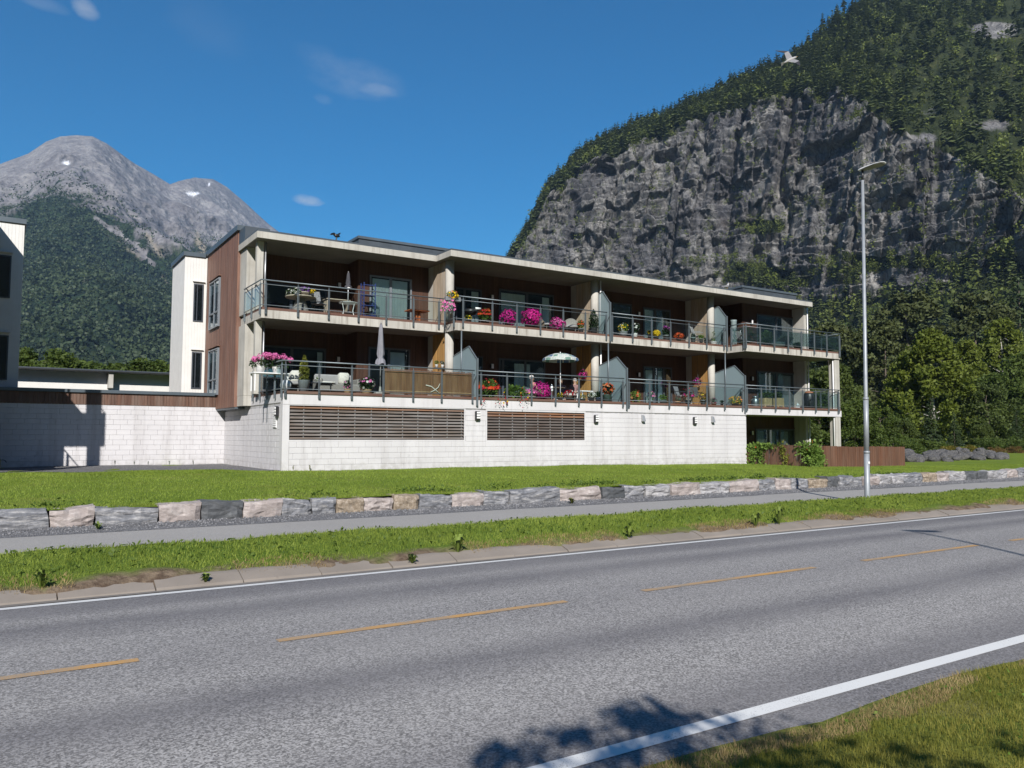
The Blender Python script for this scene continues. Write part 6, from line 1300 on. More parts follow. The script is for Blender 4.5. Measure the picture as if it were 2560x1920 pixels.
# --- lower right balcony
p = atY(*q5(955, 150), 27.15); t = thing('milk_can', 'old aluminium milk churn on the lower right balcony', 'milk churn', (p.x, 27.2, LD)); H = p.z-LD; put('can_body', MB().lathe((0, 0, 0), [(.19, 0), (.20, .02), (.20, H*.62), (.185, H*.68), (.11, H*.80), (.11, H*.86), (.14, H*.87), (.14, H*.97), (.10, H)], 24), M_ALU, t, True)
for s in (-1, 1): put('handle', MB().tube([(s*.18, 0, H*.68), (s*.27, 0, H*.66), (s*.27, 0, H*.52), (s*.19, 0, H*.48)], .014, 7), M_ALU, t, True)
for (a, b, nm) in ((1060, 1195, 'larger pine plank planter crate with leafy herbs'), (1222, 1305, 'smaller pine plank planter crate beside the larger one')):
    pa, pb = atY(*q5(a, 175), 27.12), atY(*q5(b, 175), 27.12); w = pb.x-pa.x; hh = pa.z-LD; t = thing('planter_crate', nm, 'planter', ((pa.x+pb.x)/2, 27.32, LD)); d_ = .2; nbx = max(3, int(w/.11))
    for s in (-1, 1):
        for k in range(nbx): put('plank', MB().bbox(-w/2+w*k/nbx+.003, s*d_-.012, .06, -w/2+w*(k+1)/nbx-.003, s*d_+.012, hh+rng.uniform(-.006, .006), .003), M_CRATE, t)
        put('side', MB().box(s*w/2-.012, -d_, .06, s*w/2+.012, d_, hh-.005), M_CRATE, t)
    for sx in (-1, 1): put('leg', MB().box(sx*(w/2-.05)-.03, -d_-.03, 0, sx*(w/2-.05)+.03, -d_+.03, hh*.55), M_CRATE, t)
    put('soil', MB().box(-w/2+.02, -d_+.02, hh-.08, w/2-.02, d_-.02, hh-.05), PT['brown'], t); plant_parts(t, hh+.32, w*.5, .17, 'green', 260, .12, (), 0, .05)
p = atY(*q5(1480, 240), 27.1); t = thing('house_lantern', 'small white house shaped lantern at the railing foot', 'lantern', (p.x, 27.1, LD)); H = p.z-LD; put('lantern_body', MB().box(-.07, -.07, 0, -.05, .07, H*.6).box(.05, -.07, 0, .07, .07, H*.6).box(-.05, .05, 0, .05, .07, H*.6).box(-.05, -.07, H*.5, .05, -.05, H*.6), M_PLAST, t); put('lantern_roof', MB().lathe((0, 0, H*.6), [(.11, 0), (.03, H*.25), (.02, H*.4), (.005, H*.4)], 4), M_PLAST, t)
p = atY(*q5(1640, 85), 27.6); t = thing('patio_stove', 'dark cylindrical patio stove with rusty lid behind tinted glass', 'stove', (p.x, 27.7, LD)); H = p.z-LD; put('stove_body', MB().lathe((0, 0, 0), [(.25, 0), (.27, .1), (.29, H*.5), (.27, H*.8), (.24, H*.86)], 20), M_BLACK, t, True); put('stove_lid', MB().lathe((0, 0, H*.865), [(.24, 0), (.22, .06), (.05, H*.135)], 18), PT['terra'], t, True)
# --- more furniture
def fold_chair(loc, rot, m, label, frame=None, h=.98):
    t = thing('folding_chair', label, 'folding chair', loc); t.rotation_euler.z = rot; frame = frame or M_BLACK
    put('seat', MB().bbox(-.22, -.22, .42, .22, .2, .46, .01), m, t); put('backrest', MB().add([(-.22, .20, .50), (.22, .20, .50), (.22, .32, h), (-.22, .32, h), (-.22, .225, .50), (.22, .225, .50), (.22, .345, h), (-.22, .345, h)], [(0, 1, 2, 3), (7, 6, 5, 4), (0, 4, 5, 1), (1, 5, 6, 2), (2, 6, 7, 3), (3, 7, 4, 0)]), m, t)
    for s in (-.23, .23): put('leg', MB().tube([(s, -.26, 0), (s, .12, .44), (s, .35, h+.03)], .012, 6), frame, t); put('leg', MB().tube([(s, .28, 0), (s, -.2, .44)], .012, 6), frame, t); put('armrest', MB().box(s-.02, -.2, .64, s+.02, .24, .67), frame, t)
p = atY(*qV(1505, 450), 28.9); fold_chair((p.x, 28.75, UD), .5, M_CUSH, 'padded grey garden chair before the weathered boards of the third partition', M_PIPE, p.z-UD)
p = atY(*qR(470, 520), 28.0); fold_chair((p.x, 27.9, LD), .3, PT['grey'], 'grey folding chair behind the tall red geranium', None, p.z-LD)
p = atY(*qR(760, 530), 28.1); fold_chair((p.x, 28.0, LD), -.3, PT['dark'], 'dark folding chair beside the golden boards', None, p.z-LD)
p = atY(*q1(1580, 1410), 29.9); fold_chair((p.x, 29.8, UD), 2.3, simple('striped_canvas', (.25, .25, .27), .9, 0, 30, .8), 'striped canvas garden chair beside the round wicker table', None, .85)
p = atY(*qU(1410, 330), 28.9); tub_chair((p.x, 28.95, UD), .6, M_WICK, 'brown wicker armchair between two magenta petunias', None, .34, .8)
p = atY(*qU(1800, 370), 28.9); tub_chair((p.x, 28.95, UD), -.6, M_WICKG, 'pale wicker armchair beside the orange begonia and weathered boards', None, .36, .78)
p = atY(*qU(330, 215), 28.8); t = thing('grill', 'black kettle grill with chrome handle behind small yellow flowers', 'grill', (p.x, 28.8, UD)); H = max(.7, p.z-UD); put('bowl', MB().lathe((0, 0, H-.32), [(.06, 0), (.2, .05), (.29, .16), (.30, .17), (.24, .27), (.08, .31)], 20), M_BLACK, t, True); put('handle', MB().cyl((.12, -.2, H-.02), (.36, -.2, H-.02), .05, n=12), M_PLAST, t, True)
for a in (0, 2.1, 4.2): put('leg', MB().cyl((math.cos(a)*.26, math.sin(a)*.26, 0), (math.cos(a)*.14, math.sin(a)*.14, H-.28), .014, n=7), M_BLACK, t)
p = atY(*q1(1265, 1345), 29.75); t = thing('wicker_table', 'round beige wicker table carrying flower pots on the upper left balcony', 'table', (p.x, 29.75, UD)); H = p.z-UD; put('tabletop', MB().lathe((0, 0, H-.05), [(.54, 0), (.57, .02), (.57, .05), (.5, .052)], 32), PT['beige'], t, True); put('pedestal', MB().lathe((0, 0, 0), [(.36, 0), (.34, .04), (.17, H-.08), (.2, H-.05)], 20), M_WICKG, t, True); TBX, TBZ = p.x, p.z
for q, nm, kw in ((q1(1065, 1195), 'white petunias in a dark pot on the wicker table', dict(bloom=('white',), nb=40, pot='dark', pr=.1, ph=.13, top_r=.15)), (q1(1200, 1175), 'white daisies in a grey pot on the wicker table', dict(bloom=('white',), nb=44, pot='grey', pr=.1, ph=.14, top_r=.15)), (q1(1345, 1160), 'purple flowers in a big beige pot on the wicker table', dict(bloom=('purple',), nb=80, pot='beige', pr=.16, ph=.24, top_r=.2, rz=.11)), (q1(1490, 1200), 'yellow pansies at the edge of the wicker table', dict(bloom=('yellow',), nb=40, pot='dark', pr=.09, ph=.1, top_r=.13))):
    tr_ = kw.pop('top_r'); pot_plant(q, 29.7, TBZ+.004, nm, tr_, 'green', **kw)
p = atY(*qA(1390, 640), 29.4); t = thing('garden_table', 'small white round metal garden table with crossed legs', 'table', (p.x, 29.4, UD)); H = p.z-UD; put('tabletop', MB().lathe((0, 0, H-.03), [(.36, 0), (.38, .015), (.36, .03)], 26), M_PLAST, t); put('lower_ring', MB().lathe((0, 0, .12), [(.26, 0), (.28, .01), (.26, .02), (.24, .01)], 22), M_PLAST, t)
for k in range(4): a = k*math.pi/2+.4; put('leg', MB().tube([(math.cos(a)*.33, math.sin(a)*.33, H-.03), (math.cos(a)*.24, math.sin(a)*.24, .2), (math.cos(a)*.3, math.sin(a)*.3, 0)], .012, 6), M_PLAST, t)
p = atY(*q1(1930, 1400), 30.4); t = thing('garden_bench_table', 'narrow beige side table at the rear of the upper left balcony', 'table', (p.x, 30.4, UD)); put('tabletop', MB().bbox(-.5, -.25, p.z-UD-.04, .5, .25, p.z-UD, .01), PT['beige'], t)
for sx in (-.44, .44): put('leg', MB().box(sx-.02, -.2, 0, sx+.02, .2, p.z-UD-.04), PT['beige'], t)
pa, pb = atY(*qS(345, 250), 30.0), atY(*qS(585, 250), 30.0); t = thing('shelf_rack', 'navy blue metal shelf rack with scrolled sides before the curtained door', 'shelf', ((pa.x+pb.x)/2, 29.75, UD)); w = pb.x-pa.x; H = pa.z-UD
for sx in (-1, 1):
    for sy in (-.16, .16): put('upright', MB().box(sx*w/2-.014, sy-.014, 0, sx*w/2+.014, sy+.014, H), M_NAVY, t)
    for k in range(9): z0 = .1+k*(H-.3)/9; put('scroll', MB().beam((sx*w/2, -.15, z0), (sx*w/2, .15, z0+.16), .012, .02), M_NAVY, t)
for k in range(4): put('shelf_board', MB().box(-w/2, -.16, .12+k*(H-.2)/3.05, w/2, .16, .14+k*(H-.2)/3.05), M_NAVY, t)
pa, pb = atY(*qS(1420, 790), 29.5), atY(*qS(1870, 790), 29.5); t = thing('wooden_table', 'orange stained wooden pedestal table by the first partition', 'table', ((pa.x+pb.x)/2-.1, 29.7, UD)); w = (pb.x-pa.x)*.9; H = pa.z-UD; put('tabletop', MB().bbox(-w/2, -.3, H-.045, w/2, .3, H, .006), M_ORW, t); put('pedestal', MB().box(-.10, -.07, .03, -.02, .07, H-.045).box(.04, -.07, .03, .12, .07, H-.045), M_ORW, t); put('foot', MB().bbox(-.3, -.24, 0, .3, .24, .035, .005), M_ORW, t)
p = atY(*qQ(510, 925), 27.7); t = thing('white_stool', 'white plastic stool behind the white lobelia', 'stool', (p.x, 27.75, LD)); H = p.z-LD; put('seat', MB().bbox(-.32, -.2, H-.05, .32, .2, H, .015), M_PLAST, t)
for sx in (-1, 1):
    for sy in (-1, 1): put('leg', MB().beam((sx*.34, sy*.2, 0), (sx*.26, sy*.15, H-.05), .05, .03), M_PLAST, t)
p = atY(*qP(1520, 800), 27.5); t = thing('candle_lantern', 'small white candle lantern beside the purple petunia', 'lantern', (p.x, 27.3, LD)); H = p.z-LD; put('stem', MB().cyl((0, 0, 0), (0, 0, H-.3), .012, n=8), M_PIPE, t); put('glass_body', MB().lathe((0, 0, H-.3), [(.05, 0), (.06, .02), (.055, .2), (.03, .26), (.012, .3)], 14), M_PLAST, t, True); put('foot', MB().lathe((0, 0, 0), [(.11, 0), (.11, .02), (.02, .03)], 12), M_PIPE, t)
# open parasol with a printed patchwork
def m_patch():
    t = NT('patchwork_parasol_cloth'); o = t.co('Object'); s = t.sep(o); ang = t.math('DIVIDE', t.math('ARCTAN2', s[1], s[0]), 2*math.pi); a = t.math('MULTIPLY', ang, 16); rd = t.math('MULTIPLY', t.math('SQRT', t.math('ADD', t.math('MULTIPLY', s[0], s[0]), t.math('MULTIPLY', s[1], s[1]))), 4.2)
    k = t.math('ADD', t.math('MULTIPLY', t.math('FLOOR', a), 7.13), t.math('MULTIPLY', t.math('FLOOR', rd), 3.71)); w = t.node('ShaderNodeTexWhiteNoise', noise_dimensions='1D'); t.l.new(k, w.inputs['W'])
    c = t.ramp(w.outputs['Value'], [(0, (.06, .12, .24)), (.28, (.10, .20, .34)), (.30, (.55, .60, .56)), (.62, (.66, .67, .60)), (.64, (.16, .28, .22)), (1, (.48, .52, .50))]); t.n[c.node.name].color_ramp.interpolation = 'CONSTANT'
    fa = t.math('FRACT', a); fr_ = t.math('FRACT', rd); ed = t.math('MAXIMUM', t.math('GREATER_THAN', t.math('ABSOLUTE', t.math('SUBTRACT', fa, .5)), .40), t.math('GREATER_THAN', t.math('ABSOLUTE', t.math('SUBTRACT', fr_, .5)), .38)); c = t.mix(ed, c, (.62, .64, .58)); c = t.mix(t.ramp(t.noise(o, 26, 3), [(.5, 0.0), (.62, .5)]), c, (.12, .2, .26))
    t.set(c, .85); tl = t.node('ShaderNodeBsdfTranslucent'); t.l.new(c, tl.inputs[0]); mx = t.node('ShaderNodeMixShader'); mx.inputs[0].default_value = .25; t.l.new(t.b.outputs[0], mx.inputs[1]); t.l.new(tl.outputs[0], mx.inputs[2]); t.l.new(mx.outputs[0], t.out.inputs[0]); return t.m
p = atY(*qP(1745, 180), 27.75); t = thing('open_parasol', 'open parasol with white, blue and green patchwork print', 'parasol', (p.x, 27.75, LD)); H = p.z-LD; n = 32; vs_ = []; prof = [(.02, 0), (.3, -.03), (.55, -.11), (.78, -.25), (.80, -.34)]
for r_, z in prof:
    for k in range(n): a = 2*math.pi*k/n; sc = 1-.035*(1-abs(math.cos(a*4)))*(r_ > .5); vs_.append((math.cos(a)*r_*sc, math.sin(a)*r_*sc, z-.015*abs(math.sin(a*4))*(z < -.3)))
put('canopy', MB().add(vs_, [(n*i+k, n*i+n+k, n*i+n+(k+1) % n, n*i+(k+1) % n) for i in range(len(prof)-1) for k in range(n)]+[tuple(range(n))]), m_patch(), t, False, (0, 0, H))
put('pole', MB().cyl((0, 0, .1), (0, 0, H+.05), .018, n=10), M_PLAST, t, True); put('foot', MB().lathe((0, 0, 0), [(.24, 0), (.24, .05), (.05, .1), (.03, .3)], 18), M_PLAST, t)
for k in range(8): a = k*math.pi/4; put('rib', MB().cyl((0, 0, H-.03), (math.cos(a)*.76, math.sin(a)*.76, H-.26), .006, n=5), M_PLAST, t)
p = atY(*qP(1600, 905), 28.4); t = thing('patio_table', 'dark round patio table under the patchwork parasol', 'table', (p.x+.15, 28.5, LD)); H = .62; put('tabletop', MB().lathe((0, 0, H-.04), [(.48, 0), (.5, .02), (.48, .04)], 26), M_WICK, t); put('pedestal', MB().lathe((0, 0, 0), [(.25, 0), (.2, .04), (.05, .1), (.05, H-.04)], 14), M_BLACK, t)
PX, PY_ = p.x, 28.5

# ------------------------------------------------------------------ people seated under the parasol
M_SKIN = simple('skin', (.42, .25, .18), .6, 0, 12, .08); M_HAIRG = simple('grey_hair', (.32, .31, .30), .8, 0, 40, .3); M_HAIRB = simple('brown_hair', (.10, .07, .05), .8, 0, 40, .3)
def skin_mesh(name, pts, edges, rad, mat_, parent, sub=2):
    me = bpy.data.meshes.new(name); me.from_pydata([Vector(p) for p in pts], edges, []); o = bpy.data.objects.new(name, me); link(o, parent); me.materials.append(mat_)
    m = o.modifiers.new('skin', 'SKIN'); o.modifiers.new('sub', 'SUBSURF').levels = sub; o.modifiers['sub'].render_levels = sub; m.use_smooth_shade = True
    for v, r_ in zip(me.skin_vertices[0].data, rad): v.radius = (r_, r_) if isinstance(r_, float) else r_
    me.skin_vertices[0].data[0].use_root = True; return o
def seated(loc, rot, label, shirt, legs, hair, cap=None, lean=.12, fleece=None):
    t = thing('person', label, 'person', loc); t.rotation_euler.z = rot
    DZ = -.20; hip = (0, .05, .50+DZ); ch = (0, .05+lean*1.2, .86+DZ); nk = (0, .06+lean*1.7, 1.05+DZ); hd = (0, .04+lean*1.8, 1.16+DZ); cr = (0, .04+lean*1.8, 1.27+DZ)
    P_ = [hip, (0, .05+lean*.5, .68+DZ), ch, nk, hd, cr]; E_ = [(0, 1), (1, 2), (2, 3), (3, 4), (4, 5)]; Rr = [(.16, .13), (.15, .11), (.17, .11), .052, (.075, .092), (.070, .085)]
    for s in (-1, 1):
        n0 = len(P_); P_ += [(s*.19, ch[1], .95+DZ), (s*.24, ch[1]-.06, .70+DZ), (s*.17, ch[1]-.30, .66+DZ), (s*.14, ch[1]-.37, .66+DZ)]; E_ += [(2, n0), (n0, n0+1), (n0+1, n0+2), (n0+2, n0+3)]; Rr += [.06, .045, .036, .03]
        for f in range(4): k = len(P_); P_ += [(s*(.125+.018*f), ch[1]-.42-.006*(f % 2), .655+DZ), (s*(.125+.018*f), ch[1]-.455-.008*(f in (1, 2)), .635+DZ)]; E_ += [(n0+3, k), (k, k+1)]; Rr += [.009, .008]
        k = len(P_); P_ += [(s*.10, ch[1]-.39, .665+DZ), (s*.09, ch[1]-.425, .655+DZ)]; E_ += [(n0+3, k), (k, k+1)]; Rr += [.010, .009]
        k = len(P_); P_ += [(s*.10, .0, .30), (s*.12, -.38, .40), (s*.12, -.56, .22), (s*.12, -.70, .07), (s*.12, -.82, .05)]; E_ += [(0, k), (k, k+1), (k+1, k+2), (k+2, k+3), (k+3, k+4)]; Rr += [.085, .06, .055, .04, (.045, .03)]
    skin_mesh('body', P_, E_, Rr, M_SKIN, t)
    Q = [hip, (0, .05+lean*.5, .68+DZ), ch, (nk[0], nk[1]-.01, nk[2]-.05)]; Eq = [(0, 1), (1, 2), (2, 3)]; Rq = [(.17, .14), (.165, .125), (.185, .125), .07]
    for s in (-1, 1): n0 = len(Q); Q += [(s*.19, ch[1], .95+DZ), (s*.24, ch[1]-.06, .71+DZ), (s*.20, ch[1]-.2, .675+DZ)]; Eq += [(2, n0), (n0, n0+1), (n0+1, n0+2)]; Rq += [.072, .06, .05]
    skin_mesh('shirt', Q, Eq, Rq, shirt, t)
    Q = [hip]; Eq = []; Rq = [(.172, .142)]
    for s in (-1, 1): k = len(Q); Q += [(s*.10, .0, .305), (s*.12, -.38, .405), (s*.12, -.56, .23), (s*.12, -.68, .10)]; Eq += [(0, k), (k, k+1), (k+1, k+2), (k+2, k+3)]; Rq += [.098, .075, .07, .06]
    skin_mesh('trousers', Q, Eq, Rq, legs, t)
    for s in (-1, 1):
        put('shoe', MB().bbox(s*.12-.045, -.90, 0, s*.12+.045, -.64, .08, .025), M_BLACK, t); put('eye', MB().lathe((s*.030, hd[1]-.086, hd[2]+.035), [(.004, -.006), (.009, 0), (.004, .006)], 8), M_BLACK, t)
        put('ear', MB().bbox(s*.078-.01, hd[1]-.01, hd[2]-.01, s*.078+.01, hd[1]+.025, hd[2]+.045, .008), M_SKIN, t)
    put('nose', MB().add([(-.013, hd[1]-.088, hd[2]), (.013, hd[1]-.088, hd[2]), (0, hd[1]-.118, hd[2]-.004), (0, hd[1]-.088, hd[2]+.04)], [(0, 1, 2), (0, 2, 3), (1, 3, 2), (0, 3, 1)]), M_SKIN, t); put('mouth', MB().bbox(-.024, hd[1]-.096, hd[2]-.042, .024, hd[1]-.08, hd[2]-.034, .003), simple('lips', (.30, .11, .09), .6), t)
    hp = [(.012, .105), (.05, .098), (.083, .062), (.096, .01), (.094, -.03), (.085, -.05), (.07, -.03)]
    put('hair', MB().lathe((0, hd[1]+.022, hd[2]+.055), hp[::-1], 16), hair, t, True)
    if cap: put('cap', MB().lathe((0, hd[1]+.012, hd[2]+.085), [(.106, -.02), (.108, .02), (.085, .075), (.03, .095)], 18).bbox(-.075, hd[1]-.19, hd[2]+.072, .075, hd[1]-.06, hd[2]+.085, .005), cap, t, True)
    return t
M_ROSE = simple('dusky_rose_cloth', (.24, .13, .13), .9, 0, 8, .12); M_NAVYC = simple('dark_cloth', (.03, .032, .045), .9, 0, 8, .2); M_SALM = simple('salmon_shirt', (.50, .22, .19), .9, 0, 8, .1); M_BROWNC = simple('brown_cloth', (.11, .075, .06), .9, 0, 8, .15)
for (q, Y, rot, lab, sh, lg, hr, cp) in ((qP(1310, 690), 28.55, 1.15, 'person in a salmon shirt and pale cap sitting behind the purple petunias', M_SALM, M_NAVYC, M_HAIRG, mcol('pale_cap', (.45, .44, .42), .8)), (qP(1790, 760), 29.2, -.35, 'person in rose clothing sitting behind the parasol pole', M_ROSE, M_BROWNC, M_HAIRB, None), (qP(1985, 700), 28.75, -1.0, 'person in brown pink top leaning back in the wicker chair', M_ROSE, M_BROWNC, M_HAIRG, None)):
    p = atY(*q, Y); zb = LD; seated((p.x, Y, zb), rot, lab, sh, lg, hr, cp, .14)
    wc = tub_chair((p.x, Y, LD), rot, M_WICK, 'dark wicker armchair under the capped person' if cp else ('brown wicker armchair under the person behind the parasol pole' if Y > 29 else 'wicker armchair with pale rim under the person leaning back'), None, .34, .76)

# ------------------------------------------------------------------ birds
def camvec(r, u, c): return CR*r + CU*u - CF*c
c0 = Vector((0, 0, CAMZ)) + ray(1975, 150).normalized()*37
M_GW = simple('white_plumage', (.34, .335, .33), .8, 0, 20, .06); M_GG = simple('grey_wing', (.20, .20, .21), .8, 0, 20, .12); M_GB = simple('black_wing_tip', (.02, .02, .025), .8, 0, 20, .2); M_BEAK = mcol('yellow_beak', (.6, .35, .05))
g = thing('flying_gull', 'white and grey gull gliding before the wooded mountain ridge', 'gull', c0)
ax = camvec(.90, .40, .15).normalized()
put('body', MB().tube([ax*t for t in (-.30, -.22, -.08, .06, .17, .23, .28)], [.012, .035, .068, .075, .05, .042, .015], 10), M_GW, g, True); put('beak', MB().cyl(ax*.27, ax*.33, .013, .003, 6), M_BEAK, g)
put('tail', MB().plate([ax*-.24+camvec(0, .03, .03), ax*-.24+camvec(0, -.03, -.03), ax*-.38+camvec(.02, -.07, -.06), ax*-.38+camvec(-.02, .05, .06)], camvec(.2, -.3, 1), .01), M_GW, g)
def wing(p, m, name):
    for a, b, mt, nm in ((0, 1, M_GG, name), (1, 2, M_GB, 'wing_tip')):
        (r0, q0), (r1, q1) = (p[a], p[a+0])[0], (p[b], p[b])[0]
        put(nm, MB().plate([Vector(r0)+ax*q0, Vector(r1)+ax*q1, Vector(r1)-ax*q1, Vector(r0)-ax*q0], camvec(.1, .2, 1), .014), mt, g)
wing([(camvec(-.02, .04, 0), .12), (camvec(-.12, .36, -.1), .085), (camvec(-.52, .46, -.2), .012)], None, 'wing'); wing([(camvec(.02, -.04, .05), .12), (camvec(.18, -.20, .3), .085), (camvec(.21, -.46, .55), .012)], None, 'wing')
p = atY(*q6(415, 104), 28.2); g = thing('perched_gull', 'white gull with grey wings standing on the roof edge', 'gull', (p.x, 28.15, RZ1+.08))
put('body', MB().tube([(-.22, 0, .10), (-.12, 0, .14), (0, 0, .17), (.09, 0, .23), (.12, 0, .30)], [.01, .05, .075, .065, .04], 10), M_GW, g, True); put('head', MB().tube([(.10, 0, .28), (.13, 0, .335), (.17, 0, .345)], [.035, .045, .02], 9), M_GW, g, True); put('beak', MB().cyl((.17, 0, .34), (.235, 0, .325), .012, .003, 6), M_BEAK, g)
for s in (-1, 1): put('wing', MB().plate([(-.34, s*.04, .10), (-.05, s*.075, .13), (.06, s*.07, .22), (-.08, s*.07, .22)], (0, s, .1), .012), M_GG, g); put('leg', MB().cyl((.0, s*.03, 0), (.0, s*.03, .13), .006, n=6), M_BEAK, g)
p = atY(840, 600, 29.35); D_ = MB(); t = thing('bird_scarer', 'black crow shaped bird scarer mounted on the roof edge', 'bird scarer', (p.x, 29.35, RZ1+.075)); s = 1/ (FPX/ (Vector((p.x, 29.35, 0)) @ Vector((math.sin(YAW), math.cos(YAW), 0)))) if False else 1.0
put('stand', MB().cyl((0, 0, 0), (.03, 0, .16), .02, .03, 8), M_BLACK, t); put('body', MB().tube([(-.10, 0, .22), (.0, 0, .20), (.09, 0, .20), (.16, 0, .19)], [.03, .075, .065, .015], 9), M_BLACK, t, True)
put('wing', MB().plate([(-.02, -.03, .24), (-.12, -.10, .27), (-.30, -.18, .16), (-.27, -.17, .20)], (0, 0, 1), .016), M_BLACK, t); put('wing', MB().plate([(.02, .02, .24), (.09, .05, .30), (.22, .10, .37), (.20, .10, .30), (.12, .05, .24)], (0, -1, .2), .016), M_BLACK, t); put('tail', MB().plate([(-.09, -.02, .22), (-.09, .02, .22), (-.22, .05, .20), (-.22, -.05, .20)], (0, 0, 1), .012), M_BLACK, t)

# ------------------------------------------------------------------ vines, weeds and small plants outdoors
def vine(name, label, pts, n, size, seed, leafm, flowers=None):
    r = np.random.RandomState(seed); t = thing('climbing_vine', label, 'climbing plant', pts[0][:3] if False else (0, 0, 0)); C = []
    for (x, y, z, rx, ry, rz, k) in pts: C.append(np.array([x, y, z])+r.normal(size=(int(n*k), 3))*[rx, ry, rz])
    C = np.concatenate(C); C[:, 2] = np.maximum(C[:, 2], lawn_z(C[:, 0], C[:, 1])+.02); V, F = leaf_cloud(C, size*r.uniform(.5, 1.35, len(C)), seed, .2, .85); put('leaves', np_mesh('leaves', V, F), leafm, t)
    st = MB()
    for (x, y, z, rx, ry, rz, k) in pts: st.tube([(x, y, float(lawn_z(x, y))-.05), (x+.05, y, (z+.5)/2), (x, y, z+rz)], .009, 5)
    put('stems', st, M_BARK, t)
    if flowers: V, F = blossoms(C[:flowers]+[0, -.05, .03], np.tile([0., -1, .3], (flowers, 1))+r.normal(size=(flowers, 3))*.2, .08, seed); put('blossoms', np_mesh('b', V, F), FL['orange'], t)
M_VINE = m_leaf('vine_leaves', (.13, .22, .04), (.25, .37, .08), .45, vscale=4)
vine('v', 'bright green vine draped over the fence beside the white wall corner', [(31.14, 26.4, 1.30, .05, .25, .10, 1), (31.12, 26.1, .95, .04, .15, .25, .5), (31.14, 25.6, 1.35, .04, .3, .07, .5), (31.1, 26.6, .8, .06, .1, .25, .4)], 300, .13, 3, M_VINE, 6)
vine('v', 'thin brownish creeper hanging on the middle fence pickets', [(31.13, 24.75, 1.15, .03, .12, .2, 1), (31.13, 24.6, .75, .03, .10, .15, .5)], 90, .11, 5, GL['gold'], None)
vine('v', 'dense leafy green vine over the fence corner', [(31.2, 23.55, 1.25, .12, .2, .15, 1), (31.35, 23.12, 1.05, .22, .06, .2, 1.4), (31.55, 23.08, .72, .25, .06, .15, 1), (31.15, 23.35, .85, .06, .12, .2, .6)], 300, .14, 8, M_VINE, 5)
def weed(loc, r_, h, label, leafm, n=60, ls=.12, name='weed_clump'):
    SEED[0] += 1; rr_ = np.random.RandomState(SEED[0]); t = thing(name, label, 'weed', loc); V = []; F = []
    a = rr_.rand(n)*6.283; L = r_*rr_.uniform(.5, 1.1, n); up = h*rr_.uniform(.6, 1.5, n); w = ls*.22*rr_.uniform(.7, 1.3, n); d = np.stack([np.cos(a), np.sin(a), 0*a], 1); e = np.stack([-np.sin(a), np.cos(a), 0*a], 1)
    mid = d*(L*.55)[:, None]+np.stack([0*a, 0*a, up], 1); tip = d*L[:, None]+np.stack([0*a, 0*a, up*.75], 1); V = np.stack([d*(L*.05)[:, None], mid+e*w[:, None], tip, mid-e*w[:, None]], 1).reshape(-1, 3)
    put('leaves', np_mesh('leaves', V, np.arange(4*n).reshape(-1, 4)), leafm, t)
M_WEED = m_leaf('fresh_weed_leaves', (.20, .29, .05), (.32, .40, .09), .45, vscale=3)
qF = zz((0, 1100), 900/2212); qG = zz((900, 1100), 900/2212); qH = zz((1900, 1130), .29837)
for q, r_, h, lab, lm in ((qF(262, 985), .28, .22, 'spiky green dandelion clump at the kerb foot near a stone joint', GL['gold']), (qF(1272, 878), .14, .12, 'small yellowish weed growing from the kerb joint', GL['lime']), (qG(680, 735), .34, .26, 'large leafy yellow green weed leaning over the kerb', GL['lime']), (qG(1730, 632), .24, .20, 'mid green weed tuft hanging over the kerb', GL['light']), (qH(285, 645), .42, .34, 'tall grassy tuft beside the kerb below the lamp', GL['light']), (qH(60, 660), .3, .26, 'brownish dry tuft at the kerb edge', GL['gold']), (qG(190, 715), .2, .14, 'dark green creeping weed spilling over the kerb', GL['dark'])):
    p = atZ(*q, .03); weed((p.x, 10.22 if h < .2 else 10.42, .02 if h < .2 else .08), r_*.5, h*.7, lab, {GL['lime']: GL['lime'], GL['rust']: GL['rust']}.get(lm, M_WEED), 20, .10)
for q, lab in ((qF(610, 560), 'small green weed in the gravel before the banded stone'), (qG(1425, 408), 'brown dry weed in the gravel before the pale cracked stone')):
    p = atZ(*q, .15); weed((p.x, 15.7, .15), .13, .10, lab, GL['gold'] if 'brown' in lab else M_WEED, 18, .08)
# leafy ground cover on top of the stone wall
r = np.random.RandomState(31); C = []
for k in range(70):
    x = -3+42*r.rand(); den = .25+.75*(fbm(np.array([[x*.25, 0, 0]]), 3, 44)[0] > -.05); y = 16.62+abs(r.normal())*.30; m = int(60*den); C.append(np.stack([x+r.normal(size=m)*.22, y+r.normal(size=m)*.07, lawn_z(x, y)+.02+np.abs(r.normal(size=m))*.055], 1))
C = np.concatenate(C); V, F = leaf_cloud(C, .075*r.uniform(.5, 1.3, len(C)), 5, .6, .5); o = put('ground_cover', np_mesh('ground_cover', V, F), m_leaf('low_weeds', (.06, .11, .02), (.13, .20, .035), .35, vscale=3), kind='stuff'); tag(o, 'dark leafy weeds along the lawn edge above the stone wall', 'ground cover')
C = np.stack([-3+40*r.rand(2600), 10.75+1.5*r.rand(2600), 0*np.zeros(2600)], 1); C[:, 2] = verge_z(C[:, 1], C[:, 0])+.04; V, F = leaf_cloud(C, .07*r.uniform(.5, 1.4, len(C)), 6, .4, .45); o = put('verge_clover', np_mesh('verge_clover', V, F), m_leaf('verge_weeds', (.07, .125, .02), (.14, .2, .035), .35, vscale=3), kind='stuff'); tag(o, 'broad leaved weeds and clover scattered in the verge', 'ground cover')
